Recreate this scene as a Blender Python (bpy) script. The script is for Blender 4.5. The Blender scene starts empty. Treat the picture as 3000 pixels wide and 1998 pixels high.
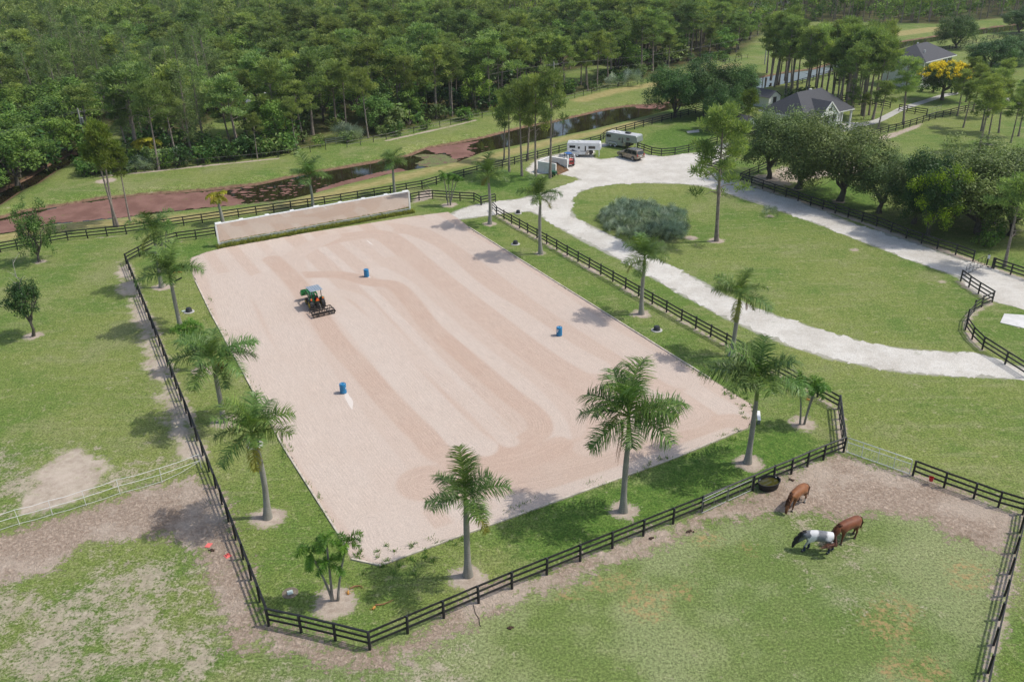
import bpy, bmesh, math, random
import numpy as np
from mathutils import Vector, Matrix

random.seed(7)
RNG = np.random.default_rng(7)
C = bpy.context.scene.collection
SC = bpy.context.scene
rad = math.radians
PI = math.pi

# ------------------------------------------------------------------ camera
CAM_H = 36.5
FPX, PITCH, ROLL = 2508.0, rad(26.336), rad(-1.061)
FW = Vector((0, math.cos(PITCH), -math.sin(PITCH)))
_r0 = Vector((1, 0, 0)); _u0 = _r0.cross(FW)
RT = math.cos(ROLL) * _r0 + math.sin(ROLL) * _u0
UP = -math.sin(ROLL) * _r0 + math.cos(ROLL) * _u0
cam_data = bpy.data.cameras.new('camera')
cam = bpy.data.objects.new('camera', cam_data); C.objects.link(cam)
cam_data.sensor_width = 36.0
cam_data.lens = FPX / 3000.0 * 36.0
cam_data.clip_start = 0.5; cam_data.clip_end = 6000
cam.matrix_world = Matrix(((RT.x, UP.x, -FW.x, 0), (RT.y, UP.y, -FW.y, 0), (RT.z, UP.z, -FW.z, CAM_H), (0, 0, 0, 1)))
SC.camera = cam

# ------------------------------------------------------------------ sky and sun
SUN_EL, SUN_AZ = rad(56), rad(5.0)          # azimuth counted from +x towards +y
world = bpy.data.worlds.new('World'); SC.world = world; world.use_nodes = True
wn = world.node_tree
bg = wn.nodes['Background']
sky = wn.nodes.new('ShaderNodeTexSky'); sky.sky_type = 'NISHITA'; sky.sun_disc = False
sky.sun_elevation = SUN_EL; sky.sun_rotation = PI / 2 - SUN_AZ
sky.air_density = 1.2; sky.dust_density = 2.5; sky.ozone_density = 1.0
wn.links.new(sky.outputs[0], bg.inputs['Color']); bg.inputs['Strength'].default_value = 0.15
sl = bpy.data.lights.new('sun', 'SUN'); sl.energy = 3.15; sl.angle = rad(0.6); sl.color = (1.0, 0.955, 0.88)
sun = bpy.data.objects.new('sun', sl); C.objects.link(sun)
sd = Vector((math.cos(SUN_EL) * math.cos(SUN_AZ), math.cos(SUN_EL) * math.sin(SUN_AZ), math.sin(SUN_EL)))
sun.rotation_euler = sd.to_track_quat('Z', 'Y').to_euler(); sun.location = (60, 20, 90)
SC.view_settings.view_transform = 'Standard'; SC.view_settings.look = 'None'
SC.view_settings.exposure = 0.0; SC.view_settings.gamma = 1.0
SC.view_settings.use_curve_mapping = False
SC.cycles.max_bounces = 6; SC.cycles.diffuse_bounces = 3; SC.cycles.glossy_bounces = 3
SC.cycles.transparent_max_bounces = 8

# ------------------------------------------------------------------ where things stand
def G(x, y, z=0.0):
    """Ground point seen at photo pixel (x, y) on the level z."""
    d = (x - 1500) / FPX * RT - (y - 999) / FPX * UP + FW
    t = (z - CAM_H) / d.z
    return Vector((d.x * t, d.y * t, z))

def hgt(b, ty):
    """Height of an upright thing standing at ground pixel b whose top shows at row ty."""
    p = G(*b) - Vector((0, 0, CAM_H))
    k = (999 - ty) / FPX
    return (k * p.dot(FW) - p.dot(UP)) / (UP.z - k * FW.z)

def at_h(b, top):
    """Horizontal position at the height where a leaning stem from b shows its tip at pixel top."""
    h = hgt(b, top[1])
    return G(top[0], top[1], h)

def to_px(P):
    P = np.asarray(P, float); v = P - np.array([0, 0, CAM_H])
    w = v @ np.array(FW)
    return 1500 + FPX * (v @ np.array(RT)) / w, 999 - FPX * (v @ np.array(UP)) / w

def poly(pts, z=0.0):
    return [tuple(G(x, y, z))[:2] for x, y in pts]

AZ_A = rad(-28.25)                                     # the long side of the arena
DIR_A = Vector((math.sin(AZ_A), math.cos(AZ_A), 0))
DIR_B = Vector((math.cos(AZ_A), -math.sin(AZ_A), 0))

# ------------------------------------------------------------------ object helpers
def tag(o, label=None, cat=None, group=None, kind=None):
    if label: o['label'] = label
    if cat: o['category'] = cat
    if group: o['group'] = group
    if kind: o['kind'] = kind
    return o

def thing(name, label, cat, loc=(0, 0, 0), rz=0.0, group=None):
    o = bpy.data.objects.new(name, None); C.objects.link(o)
    o.location = loc; o.rotation_euler = (0, 0, rz); o.empty_display_size = 0.3
    return tag(o, label, cat, group)

def link(name, mesh, parent=None, loc=None):
    o = bpy.data.objects.new(name, mesh); C.objects.link(o)
    if parent: o.parent = parent
    if loc is not None: o.location = loc
    return o

def copy_tree(o, parent=None):
    c = o.copy(); C.objects.link(c)
    if parent: c.parent = parent
    for ch in list(o.children): copy_tree(ch, c)
    return c

def np_mesh(name, V, F, mat, smooth=False, attrs=None, n=4):
    """Mesh from arrays: V (n,3), F (m,n)."""
    me = bpy.data.meshes.new(name)
    V = np.asarray(V, np.float32); F = np.asarray(F, np.int32)
    me.vertices.add(len(V)); me.vertices.foreach_set('co', V.ravel())
    me.loops.add(F.size); me.loops.foreach_set('vertex_index', F.ravel())
    me.polygons.add(len(F))
    me.polygons.foreach_set('loop_start', np.arange(0, F.size, F.shape[1], dtype=np.int32))
    me.polygons.foreach_set('use_smooth', np.full(len(F), smooth))
    for k, v in (attrs or {}).items():
        a = me.attributes.new(k, 'FLOAT', 'POINT'); a.data.foreach_set('value', np.asarray(v, np.float32))
    me.update(calc_edges=True); me.validate()
    if mat: me.materials.append(mat)
    return me

class MB:
    """Collects shapes and links them as one mesh."""
    def __init__(s): s.v = []; s.f = []
    def add(s, vs, fs):
        b = len(s.v); s.v += [tuple(v) for v in vs]; s.f += [tuple(b + i for i in f) for f in fs]; return s
    def box(s, c, d, rz=0.0, M=None, bev=0.0):
        x, y, z = d[0] / 2, d[1] / 2, d[2] / 2
        if bev > 0:
            b = min(bev, x * .9, y * .9, z * .9); vs = []; 
            for sz in (-1, 1):
                for (zz, ins) in ((z - b, 0), (z, b)) if sz > 0 else ((z, b), (z - b, 0)):
                    X, Y = x - ins, y - ins
                    for (px, py) in ((-X + b, -Y), (X - b, -Y), (X, -Y + b), (X, Y - b), (X - b, Y), (-X + b, Y), (-X, Y - b), (-X, -Y + b)):
                        vs.append((px, py, sz * zz))
            fs = [tuple(range(7, -1, -1)), tuple(range(24, 32))]
            for r in range(3):
                for i in range(8): fs.append((r * 8 + i, r * 8 + (i + 1) % 8, (r + 1) * 8 + (i + 1) % 8, (r + 1) * 8 + i))
        else:
            vs = [(-x, -y, -z), (x, -y, -z), (x, y, -z), (-x, y, -z), (-x, -y, z), (x, -y, z), (x, y, z), (-x, y, z)]
            fs = [(3, 2, 1, 0), (4, 5, 6, 7), (0, 1, 5, 4), (1, 2, 6, 5), (2, 3, 7, 6), (3, 0, 4, 7)]
        T = Matrix.Translation(c) @ (M if M else Matrix.Rotation(rz, 4, 'Z'))
        return s.add([T @ Vector(v) for v in vs], fs)
    def bar(s, p0, p1, w, h, up=(0, 0, 1)):
        """A rectangular bar from p0 to p1, w across, h along up."""
        p0, p1 = Vector(p0), Vector(p1); d = (p1 - p0).normalized(); u = Vector(up)
        if abs(d.dot(u)) > .99: u = Vector((1, 0, 0))
        a = d.cross(u).normalized() * w / 2; b = a.cross(d).normalized() * h / 2
        vs = [p0 - a - b, p0 + a - b, p0 + a + b, p0 - a + b, p1 - a - b, p1 + a - b, p1 + a + b, p1 - a + b]
        return s.add(vs, [(0, 1, 2, 3), (7, 6, 5, 4), (1, 0, 4, 5), (2, 1, 5, 6), (3, 2, 6, 7), (0, 3, 7, 4)])
    def tube(s, pts, r, n=8, cap=True):
        pts = [Vector(p) for p in pts]
        rs = [float(x) for x in r] if isinstance(r, (list, tuple)) else [float(r)] * len(pts)
        vs = []; prev = None
        for i, p in enumerate(pts):
            d = (pts[min(i + 1, len(pts) - 1)] - pts[max(i - 1, 0)]).normalized()
            if prev is None:
                a = d.cross(Vector((0, 0, 1)) if abs(d.z) < .9 else Vector((1, 0, 0))).normalized()
            else:
                a = (prev - d * prev.dot(d)).normalized()
            prev = a; b = d.cross(a)
            for k in range(n):
                t = 2 * PI * k / n; vs.append(p + rs[i] * (math.cos(t) * a + math.sin(t) * b))
        fs = []
        for i in range(len(pts) - 1):
            for k in range(n):
                fs.append((i * n + k, i * n + (k + 1) % n, (i + 1) * n + (k + 1) % n, (i + 1) * n + k))
        if cap: fs += [tuple(range(n - 1, -1, -1)), tuple(range((len(pts) - 1) * n, len(pts) * n))]
        return s.add(vs, fs)
    def lathe(s, prof, n=20, c=(0, 0, 0), M=None, sx=1.0, sy=1.0):
        """prof: (radius, height) from bottom to top about z; M turns it."""
        T = Matrix.Translation(c) @ (M if M else Matrix.Identity(4)); vs = []
        for (r, z) in prof:
            for k in range(n):
                t = 2 * PI * k / n; vs.append(T @ Vector((r * sx * math.cos(t), r * sy * math.sin(t), z)))
        fs = []
        for i in range(len(prof) - 1):
            for k in range(n): fs.append((i * n + k, i * n + (k + 1) % n, (i + 1) * n + (k + 1) % n, (i + 1) * n + k))
        if prof[0][0] > .001: fs.append(tuple(range(n - 1, -1, -1)))
        if prof[-1][0] > .001: fs.append(tuple(range((len(prof) - 1) * n, len(prof) * n)))
        return s.add(vs, fs)
    def prism(s, out, a, b, axis='y'):
        """Outline of (u, v) swept from a to b along axis: 'y' -> (u, ., v); 'x' -> (., u, v); 'z' -> (u, v, .)."""
        n = len(out)
        def P(u, v, w): return (u, w, v) if axis == 'y' else ((w, u, v) if axis == 'x' else (u, v, w))
        vs = [P(u, v, a) for u, v in out] + [P(u, v, b) for u, v in out]
        fs = [tuple(range(n)), tuple(range(2 * n - 1, n - 1, -1))]
        for i in range(n): fs.append((i, n + i, n + (i + 1) % n, (i + 1) % n))
        return s.add(vs, fs)
    def mesh(s, name, mat, smooth=False, bevel=0.0):
        me = bpy.data.meshes.new(name); me.from_pydata(s.v, [], s.f)
        bm = bmesh.new(); bm.from_mesh(me)
        bmesh.ops.recalc_face_normals(bm, faces=bm.faces)
        if bevel > 0:
            ed = [e for e in bm.edges if len(e.link_faces) == 2 and e.calc_face_angle(0) > .6]
            bmesh.ops.bevel(bm, geom=ed, offset=bevel, segments=2, profile=.6, affect='EDGES', clamp_overlap=True)
        bm.to_mesh(me); bm.free()
        if smooth:
            for p in me.polygons: p.use_smooth = True
            try: me.set_sharp_from_angle(angle=rad(38))
            except Exception: pass
        me.update(); me.materials.append(mat); return me
    def build(s, name, mat, parent=None, loc=None, smooth=False, bevel=0.0):
        return link(name, s.mesh(name, mat, smooth, bevel), parent, loc)
# ------------------------------------------------------------------ materials
class NT:
    """Small helper for building node trees."""
    def __init__(s, name):
        s.m = bpy.data.materials.new(name); s.m.use_nodes = True; s.t = s.m.node_tree
        s.bsdf = s.t.nodes['Principled BSDF']; s.out = s.t.nodes['Material Output']
    def n(s, typ, **kw):
        nd = s.t.nodes.new(typ)
        for k, v in kw.items(): setattr(nd, k, v)
        return nd
    def set(s, sock, v):
        if hasattr(v, 'is_linked') or isinstance(v, bpy.types.NodeSocket): s.t.links.new(v, sock)
        elif isinstance(v, (tuple, list)) and len(v) == 3 and sock.type == 'RGBA': sock.default_value = (*v, 1)
        else: sock.default_value = v
    def attr(s, name): return s.n('ShaderNodeAttribute', attribute_name=name).outputs['Fac']
    def obj(s): return s.n('ShaderNodeTexCoord').outputs['Object']
    def pos(s): return s.n('ShaderNodeNewGeometry').outputs['Position']
    def sep(s, v):
        nd = s.n('ShaderNodeSeparateXYZ'); s.set(nd.inputs[0], v); return nd.outputs
    def comb(s, x=0., y=0., z=0.):
        nd = s.n('ShaderNodeCombineXYZ')
        for i, v in enumerate((x, y, z)): s.set(nd.inputs[i], v)
        return nd.outputs[0]
    def noise(s, v, scale, detail=3, rough=.55, dist=0.):
        nd = s.n('ShaderNodeTexNoise'); s.set(nd.inputs['Vector'], v)
        nd.inputs['Scale'].default_value = scale; nd.inputs['Detail'].default_value = detail
        nd.inputs['Roughness'].default_value = rough; nd.inputs['Distortion'].default_value = dist
        return nd.outputs['Fac']
    def vor(s, v, scale, feat='F1'):
        nd = s.n('ShaderNodeTexVoronoi', feature=feat); s.set(nd.inputs['Vector'], v); nd.inputs['Scale'].default_value = scale
        return nd.outputs
    def map(s, v, sc=(1, 1, 1), rot=(0, 0, 0), loc=(0, 0, 0)):
        nd = s.n('ShaderNodeMapping'); s.set(nd.inputs[0], v); nd.inputs['Scale'].default_value = sc
        nd.inputs['Rotation'].default_value = rot; nd.inputs['Location'].default_value = loc; return nd.outputs[0]
    def m_(s, op, a, b=0., c=0., clamp=False):
        nd = s.n('ShaderNodeMath', operation=op, use_clamp=clamp)
        s.set(nd.inputs[0], a); s.set(nd.inputs[1], b); s.set(nd.inputs[2], c); return nd.outputs[0]
    def rng(s, v, a, b, lo=0., hi=1., smooth=True):
        nd = s.n('ShaderNodeMapRange', interpolation_type='SMOOTHSTEP' if smooth else 'LINEAR')
        for i, x in enumerate((v, a, b, lo, hi)): s.set(nd.inputs[i], x)
        return nd.outputs[0]
    def mix(s, f, a, b, mode='MIX'):
        nd = s.n('ShaderNodeMix', data_type='RGBA', blend_type=mode)
        s.set(nd.inputs[0], f); s.set(nd.inputs[6], a); s.set(nd.inputs[7], b); return nd.outputs[2]
    def ramp(s, f, stops):
        nd = s.n('ShaderNodeValToRGB'); s.set(nd.inputs[0], f); e = nd.color_ramp.elements
        while len(e) < len(stops): e.new(.5)
        for k, (p, c) in enumerate(stops): e[k].position = p; e[k].color = (*c, 1)
        return nd.outputs[0]
    def bump(s, h, strength=.3, dist=.02):
        nd = s.n('ShaderNodeBump'); s.set(nd.inputs['Height'], h); nd.inputs['Strength'].default_value = strength
        nd.inputs['Distance'].default_value = dist; s.t.links.new(nd.outputs[0], s.bsdf.inputs['Normal'])
    def fin(s, col=None, rough=None, **kw):
        if col is not None: s.set(s.bsdf.inputs['Base Color'], col)
        if rough is not None: s.set(s.bsdf.inputs['Roughness'], rough)
        for k, v in kw.items(): s.set(s.bsdf.inputs[k.replace('_', ' ')], v)
        return s.m

def mat(name, col, rough=.6, var=.18, scale=4., metal=0., bump=0., bscale=40., spec=.5, dirt=None, coat=0.):
    t = NT(name); o = t.obj()
    a = t.noise(o, scale, 4, .6)
    f = t.rng(a, .3, .7, 1 - var, 1 + var)
    c = t.mix(1., col, t.comb(f, f, f), 'MULTIPLY')
    if dirt:
        d = t.rng(t.noise(o, scale * .6, 5, .7), .52, .7); c = t.mix(t.m_('MULTIPLY', d, dirt[1]), c, dirt[0])
    if bump: t.bump(t.noise(o, bscale, 3), bump, .01)
    return t.fin(c, t.rng(a, .3, .7, max(0, rough - .08), min(1, rough + .08)), Metallic=metal, Specular_IOR_Level=spec, Coat_Weight=coat)

def leafmat(name, dark, light, third=None, rough=.55, transl=.28, hue=.12):
    """Leaves: a tone stored per clump runs dark to light; each plant has its own small shift."""
    t = NT(name)
    tone = t.attr('tone'); rnd = t.n('ShaderNodeObjectInfo').outputs['Random']
    c = t.mix(t.rng(tone, 0., 1., 0., 1., False), dark, light)
    if third is not None: c = t.mix(t.rng(t.attr('tip'), .4, .6), c, third)
    k = t.rng(rnd, 0, 1, 1 - hue * 2.4, 1 + hue * 2.6, False); r2 = t.m_('FRACT', t.m_('MULTIPLY', rnd, 7.31)); k2 = t.m_('MULTIPLY', k, t.rng(r2, 0, 1, 1 - hue, 1 + hue * .7, False)); k3 = t.m_('MULTIPLY', k, t.rng(r2, 0, 1, 1 + hue, 1 - hue, False))
    c = t.mix(1., c, t.comb(k2, k, k3), 'MULTIPLY')
    t.fin(c, rough, Specular_IOR_Level=.2)
    tr = t.n('ShaderNodeBsdfTranslucent'); t.set(tr.inputs[0], t.mix(1., c, (1.15, 1.25, .6), 'MULTIPLY'))
    mx = t.n('ShaderNodeMixShader'); mx.inputs[0].default_value = transl
    t.t.links.new(t.bsdf.outputs[0], mx.inputs[1]); t.t.links.new(tr.outputs[0], mx.inputs[2])
    t.t.links.new(mx.outputs[0], t.out.inputs[0])
    return t.m

def bark(name, a, b, scale=5., ring=0.):
    t = NT(name); o = t.obj()
    v = t.map(o, (1, 1, .35)); f = t.noise(v, scale, 5, .65)
    c = t.mix(t.rng(f, .3, .7), a, b)
    if ring:
        w = t.n('ShaderNodeTexWave', wave_type='BANDS', bands_direction='Z'); t.set(w.inputs[0], o)
        w.inputs['Scale'].default_value = ring; w.inputs['Distortion'].default_value = 2.; w.inputs['Detail'].default_value = 3
        c = t.mix(t.rng(w.outputs['Fac'], .55, .9, 0, .4), c, tuple(x * .62 for x in a))
        stain = t.rng(t.noise(t.map(o, (.7, .7, 1.2)), 1.6, 4, .6), .55, .72, 0, .6); c = t.mix(stain, c, tuple(x * .42 for x in a))
    t.bump(f, .5, .03)
    return t.fin(c, .9, Specular_IOR_Level=.2)

MT = {}
MT['black_wood'] = mat('black_fence_paint', (.016, .017, .019), .55, .35, 3., bump=.2, dirt=((.09, .085, .08), .35))
MT['grey_wood'] = mat('weathered_wood', (.20, .185, .165), .85, .25, 3., bump=.3)
MT['galv'] = mat('galvanised_tube', (.27, .285, .29), .5, .12, 6., metal=.6)
MT['bright_galv'] = mat('bright_galvanised_tube', (.62, .65, .66), .4, .08, 6., metal=.35)
MT['white_paint'] = mat('white_paint', (.78, .78, .76), .5, .06, 2., dirt=((.45, .43, .39), .35))
MT['white_metal'] = mat('white_painted_metal', (.74, .75, .76), .35, .05, 2., dirt=((.45, .43, .4), .3))
MT['stucco'] = mat('white_stucco', (.72, .72, .70), .85, .08, 1.2, bump=.3, dirt=((.5, .49, .46), .4))
MT['curb'] = mat('pale_edging_timber', (.50, .44, .36), .85, .25, 1.5, bump=.3)
MT['black_rubber'] = mat('black_rubber', (.016, .016, .017), .75, .3, 5.)
MT['tyre'] = mat('tyre_rubber', (.028, .028, .03), .8, .3, 6., dirt=((.16, .13, .11), .5))
MT['black_plastic'] = mat('black_plastic', (.022, .023, .025), .42, .2, 5., dirt=((.10, .095, .09), .4))
MT['dark_metal'] = mat('dark_steel', (.06, .055, .05), .5, .3, 6., metal=.5, dirt=((.16, .11, .08), .5))
MT['green_paint'] = mat('tractor_green', (.018, .17, .045), .35, .12, 3., coat=.3, dirt=((.16, .15, .10), .25))
MT['yellow_paint'] = mat('wheel_yellow', (.62, .44, .02), .4, .12, 3.)
MT['orange'] = mat('safety_orange', (.95, .17, .015), .45, .05, 3.)
MT['red_edge'] = mat('red_reflector', (.45, .02, .015), .35, .05, 3.)
MT['pale_panel'] = mat('pale_canopy', (.27, .32, .37), .35, .06, 3., dirt=((.3, .3, .3), .3))
MT['barrel'] = mat('blue_drum', (.012, .19, .40), .35, .10, 3., dirt=((.10, .25, .38), .35))
MT['sticker'] = mat('worn_white_label', (.7, .72, .75), .6, .1, 6.)
MT['red_bucket'] = mat('red_bucket_plastic', (.50, .015, .02), .4, .1, 5.)
MT['glass_dark'] = mat('dark_window_glass', (.018, .02, .022), .08, .1, 1., spec=.7)
MT['chrome'] = mat('bright_metal', (.6, .6, .6), .25, .08, 5., metal=.9)
MT['wire'] = mat('dark_wire', (.12, .12, .12), .5, .1)
MT['concrete'] = mat('concrete', (.42, .41, .38), .9, .18, 1.5, bump=.3, dirt=((.25, .24, .21), .5))
MT['roof_dark'] = None
MT['brick_red'] = mat('red_panel', (.42, .035, .03), .45, .1, 3., dirt=((.30, .16, .13), .3))
MT['blue_cloth'] = mat('blue_cover', (.03, .12, .34), .6, .15, 4.)
MT['manure'] = mat('brown_compost', (.13, .068, .03), .95, .5, 3., bump=1., bscale=9.)
MT['pink_sheet'] = mat('faded_pink_sheet', (.75, .16, .14), .6, .1, 4.)
MT['green_pipe'] = mat('pale_green_box', (.42, .50, .46), .7, .12, 4.)
MT['dead_frond'] = mat('dry_brown_frond', (.26, .135, .06), .85, .3, 6.)
MT['palm_bark'] = bark('royal_palm_bark', (.34, .325, .29), (.23, .22, .185), 3., 2.1)
MT['crownshaft'] = mat('green_crownshaft', (.13, .19, .045), .4, .25, 1.5, dirt=((.25, .20, .08), .4))
MT['thin_bark'] = bark('slender_palm_bark', (.34, .32, .28), (.17, .155, .13), 5., 3.0)
MT['pine_bark'] = bark('pine_bark', (.33, .28, .24), (.17, .135, .115), 6.)
MT['oak_bark'] = bark('oak_bark', (.15, .135, .11), (.07, .062, .05), 6.)
MT['pale_bark'] = bark('pale_dead_wood', (.48, .45, .41), (.30, .28, .25), 6.)
MT['palm_leaf'] = leafmat('royal_palm_leaf', (.050, .112, .028), (.215, .300, .078), (.20, .20, .035), .38, .25)
MT['yellow_palm_leaf'] = leafmat('yellowing_palm_leaf', (.20, .22, .02), (.46, .40, .03), None, .45, .3)
MT['clump_palm_leaf'] = leafmat('bright_palm_leaf', (.05, .13, .016), (.17, .31, .045), None, .38, .3)
MT['pine_leaf'] = leafmat('pine_needles', (.108, .170, .052), (.330, .400, .125), None, .6, .36, .11)
MT['lime_pine_leaf'] = leafmat('light_pine_needles', (.09, .14, .02), (.26, .31, .05), None, .6, .3)
MT['oak_leaf'] = leafmat('oak_leaves', (.070, .112, .030), (.205, .270, .085), None, .5, .2, .08)
MT['dark_leaf'] = leafmat('dark_broad_leaves', (.032, .085, .020), (.120, .205, .048), None, .42, .2)
MT['broad_leaf'] = leafmat('broad_leaves', (.068, .150, .032), (.245, .360, .085), None, .5, .36, .10)
MT['feather_leaf'] = leafmat('grey_green_feathery_leaves', (.090, .145, .055), (.26, .33, .13), None, .6, .36, .06)
MT['fresh_leaf'] = leafmat('fresh_green_leaves', (.085, .165, .028), (.30, .42, .09), None, .5, .36, .08)
MT['lime_leaf'] = leafmat('lime_leaves', (.10, .22, .010), (.36, .52, .03), None, .5, .3)
MT['yellow_bloom'] = leafmat('yellow_blossom', (.68, .52, .008), (.88, .72, .02), None, .6, .2, .03)
MT['palmetto'] = leafmat('silver_palmetto', (.095, .135, .080), (.47, .55, .42), None, .45, .2, .06)
MT['hedge_leaf'] = leafmat('hedge_leaves', (.10, .125, .014), (.40, .41, .06), None, .5, .25, .05)

def roof_mat():
    t = NT('dark_shingles'); o = t.obj()
    b = t.n('ShaderNodeTexBrick'); t.set(b.inputs['Vector'], t.map(o, (1, 1, 1)))
    for k, v in (('Color1', (.045, .047, .055, 1)), ('Color2', (.065, .067, .075, 1)), ('Mortar', (.03, .03, .035, 1))): b.inputs[k].default_value = v
    b.inputs['Scale'].default_value = 3.; b.inputs['Mortar Size'].default_value = .02
    c = t.mix(t.rng(t.noise(o, 18., 3), .3, .7, 0, .5), b.outputs[0], (.085, .088, .10))
    return t.fin(c, .85)
MT['roof_dark'] = roof_mat()
def tile_mat():
    t = NT('tan_roof'); o = t.obj(); c = t.mix(t.noise(o, 8., 3), (.30, .20, .14), (.42, .30, .22)); return t.fin(c, .85)
MT['roof_tan'] = tile_mat()
# ------------------------------------------------------------------ ground outlines (photo pixels on the ground)
def sdf_poly(P, pts):
    """Signed distance (negative inside), only worked out near the outline's box."""
    pts = np.array(pts, float)[:, :2]; lo = pts.min(0) - 12; hi = pts.max(0) + 12
    out = np.full(len(P), 12.0); k = np.where(((P >= lo) & (P <= hi)).all(1))[0]
    if not len(k): return out
    Q = P[k]; d2 = np.full(len(k), 1e9); ins = np.zeros(len(k), bool); n = len(pts)
    for i in range(n):
        a, b = pts[i], pts[(i + 1) % n]; e = b - a; L = e @ e
        if L < 1e-9: continue
        t = np.clip(((Q - a) @ e) / L, 0, 1); r = Q - a - t[:, None] * e; d2 = np.minimum(d2, (r * r).sum(1))
        c = ((a[1] > Q[:, 1]) != (b[1] > Q[:, 1]))
        if a[1] != b[1]: ins ^= c & (Q[:, 0] < (b[0] - a[0]) * (Q[:, 1] - a[1]) / (b[1] - a[1]) + a[0])
    d = np.sqrt(d2); out[k] = np.clip(np.where(ins, -d, d), -12, 12); return out

def sdf_line(P, pts, w):
    pts = np.array(pts, float)[:, :2]; lo = pts.min(0) - 14; hi = pts.max(0) + 14
    out = np.full(len(P), 12.0); k = np.where(((P >= lo) & (P <= hi)).all(1))[0]
    if not len(k): return out
    Q = P[k]; d2 = np.full(len(k), 1e9)
    for i in range(len(pts) - 1):
        a, b = pts[i], pts[i + 1]; e = b - a; t = np.clip(((Q - a) @ e) / (e @ e), 0, 1)
        r = Q - a - t[:, None] * e; d2 = np.minimum(d2, (r * r).sum(1))
    out[k] = np.clip(np.sqrt(d2) - w, -12, 12); return out

def smooth_line(pts, n=6, closed=False):
    """Catmull-Rom through world points."""
    p = [Vector(q) if len(q) == 3 else Vector((q[0], q[1], 0)) for q in pts]; m = len(p); out = []
    rngi = range(m) if closed else range(m - 1)
    for i in rngi:
        g = (lambda j: p[j % m]) if closed else (lambda j: p[min(max(j, 0), m - 1)])
        a, b, c, d = g(i - 1), g(i), g(i + 1), g(i + 2)
        for k in range(n):
            t = k / n
            out.append(.5 * ((2 * b) + (c - a) * t + (2 * a - 5 * b + 4 * c - d) * t * t + (3 * b - a - 3 * c + d) * t ** 3))
    if not closed: out.append(p[-1])
    return out

def ragged(pts, step=.35, amp=.22, seed=1, closed=True):
    """Resample an outline finely and fray it."""
    rs = np.random.default_rng(seed); pts = [Vector((q[0], q[1], 0)) for q in pts]; out = []; m = len(pts)
    for i in range(m if closed else m - 1):
        a, b = pts[i], pts[(i + 1) % m]; k = max(1, int((b - a).length / step))
        for j in range(k): out.append(a.lerp(b, j / k))
    n = len(out); x = rs.normal(size=(n, 2)); s = np.zeros((n, 2))
    for w, g in ((1, .5), (3, .8), (9, 1.5), (25, 1.6)):
        ker = np.ones(w) / w; xx = np.concatenate([x] * (2 + w // max(n, 1))); s += g * np.stack([np.convolve(xx[:n + w - 1, c], ker, 'valid')[:n] for c in (0, 1)], 1)
    return [(p.x + amp * s[i, 0], p.y + amp * s[i, 1]) for i, p in enumerate(out)]

def flat_sheet(name, outlines, z, mat_, kind='structure'):
    bm = bmesh.new()
    for o in outlines:
        vs = [bm.verts.new((p[0], p[1], z)) for p in o]
        for i in range(len(vs)): bm.edges.new((vs[i], vs[(i + 1) % len(vs)]))
    bmesh.ops.triangle_fill(bm, use_beauty=True, use_dissolve=False, edges=bm.edges[:], normal=(0, 0, 1))
    for f in bm.faces:
        if f.normal.z < 0: f.normal_flip()
    me = bpy.data.meshes.new(name); bm.to_mesh(me); bm.free(); me.materials.append(mat_)
    o = link(name, me); return tag(o, kind=kind)

ARENA = [(1340, 640), (1374, 666), (2204, 1188), (2203, 1232), (2190, 1254), (1998, 1332), (1840, 1391), (1400, 1550), (1115, 1655), (1028, 1636), (994, 1566),
         (833, 1312), (697, 1061), (620, 921), (573, 823), (556, 783), (560, 757), (600, 741), (655, 727), (900, 683), (1215, 634), (1312, 622)]
GRAVEL = [(1312, 630), (1382, 603), (1450, 592), (1522, 584), (1595, 565), (1646, 548), (1701, 527), (1685, 517), (1646, 512), (1625, 506), (1560, 512), (1545, 497), (1574, 468), (1610, 458), (1659, 447), (1768, 420), (1800, 424), (1768, 430), (1738, 440),
          (1735, 461), (1757, 468), (1810, 463), (1842, 450), (1867, 447), (1897, 454), (1940, 461), (2000, 452), (2055, 447), (2081, 436), (2130, 420), (2165, 440), (2110, 470), (2062, 498), (2157, 528), (2170, 541), (2255, 566), (2340, 592), (2510, 660), (2680, 712), (2807, 760), (2860, 772), (3000, 820), (3140, 870),
          (3140, 950), (3000, 903), (2925, 886), (2860, 858), (2812, 815), (2786, 802), (2680, 764), (2552, 717), (2425, 666), (2255, 607), (2140, 569), (2068, 548), (2000, 539), (1892, 536), (1807, 539), (1743, 548), (1701, 561), (1675, 580), (1669, 612), (1655, 612), (1600, 620), (1552, 619), (1493, 623), (1416, 634), (1340, 643)]
GRAVEL_LOW = [(2850, 1035), (2900, 1047), (3000, 1080), (3100, 1100), (3100, 1128), (3000, 1110), (2956, 1107), (2722, 1096), (2595, 1083), (2425, 1048), (2297, 1006), (2140, 938), (2000, 863), (1828, 764), (1722, 713), (1633, 664), (1586, 631), (1552, 619), (1493, 623), (1416, 634), (1340, 644), (1325, 640), (1655, 590), (1684, 641), (1741, 667), (1870, 734), (2000, 798), (2102, 853), (2212, 904), (2297, 934), (2425, 976), (2552, 1010), (2680, 1027), (2790, 1034)]
CANAL_FAR = [(-120, 668), (20, 635), (60, 622), (150, 608), (300, 582), (500, 567), (640, 555), (760, 541), (900, 510), (1000, 494), (1093, 478), (1204, 456), (1250, 436), (1340, 420), (1425, 403), (1531, 375), (1624, 358), (1764, 325), (1828, 314), (1947, 306), (2060, 275), (2191, 236), (2300, 214), (2395, 202), (2500, 165), (2650, 122), (2790, 100), (2892, 83), (3000, 70), (3200, 40)]
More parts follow.
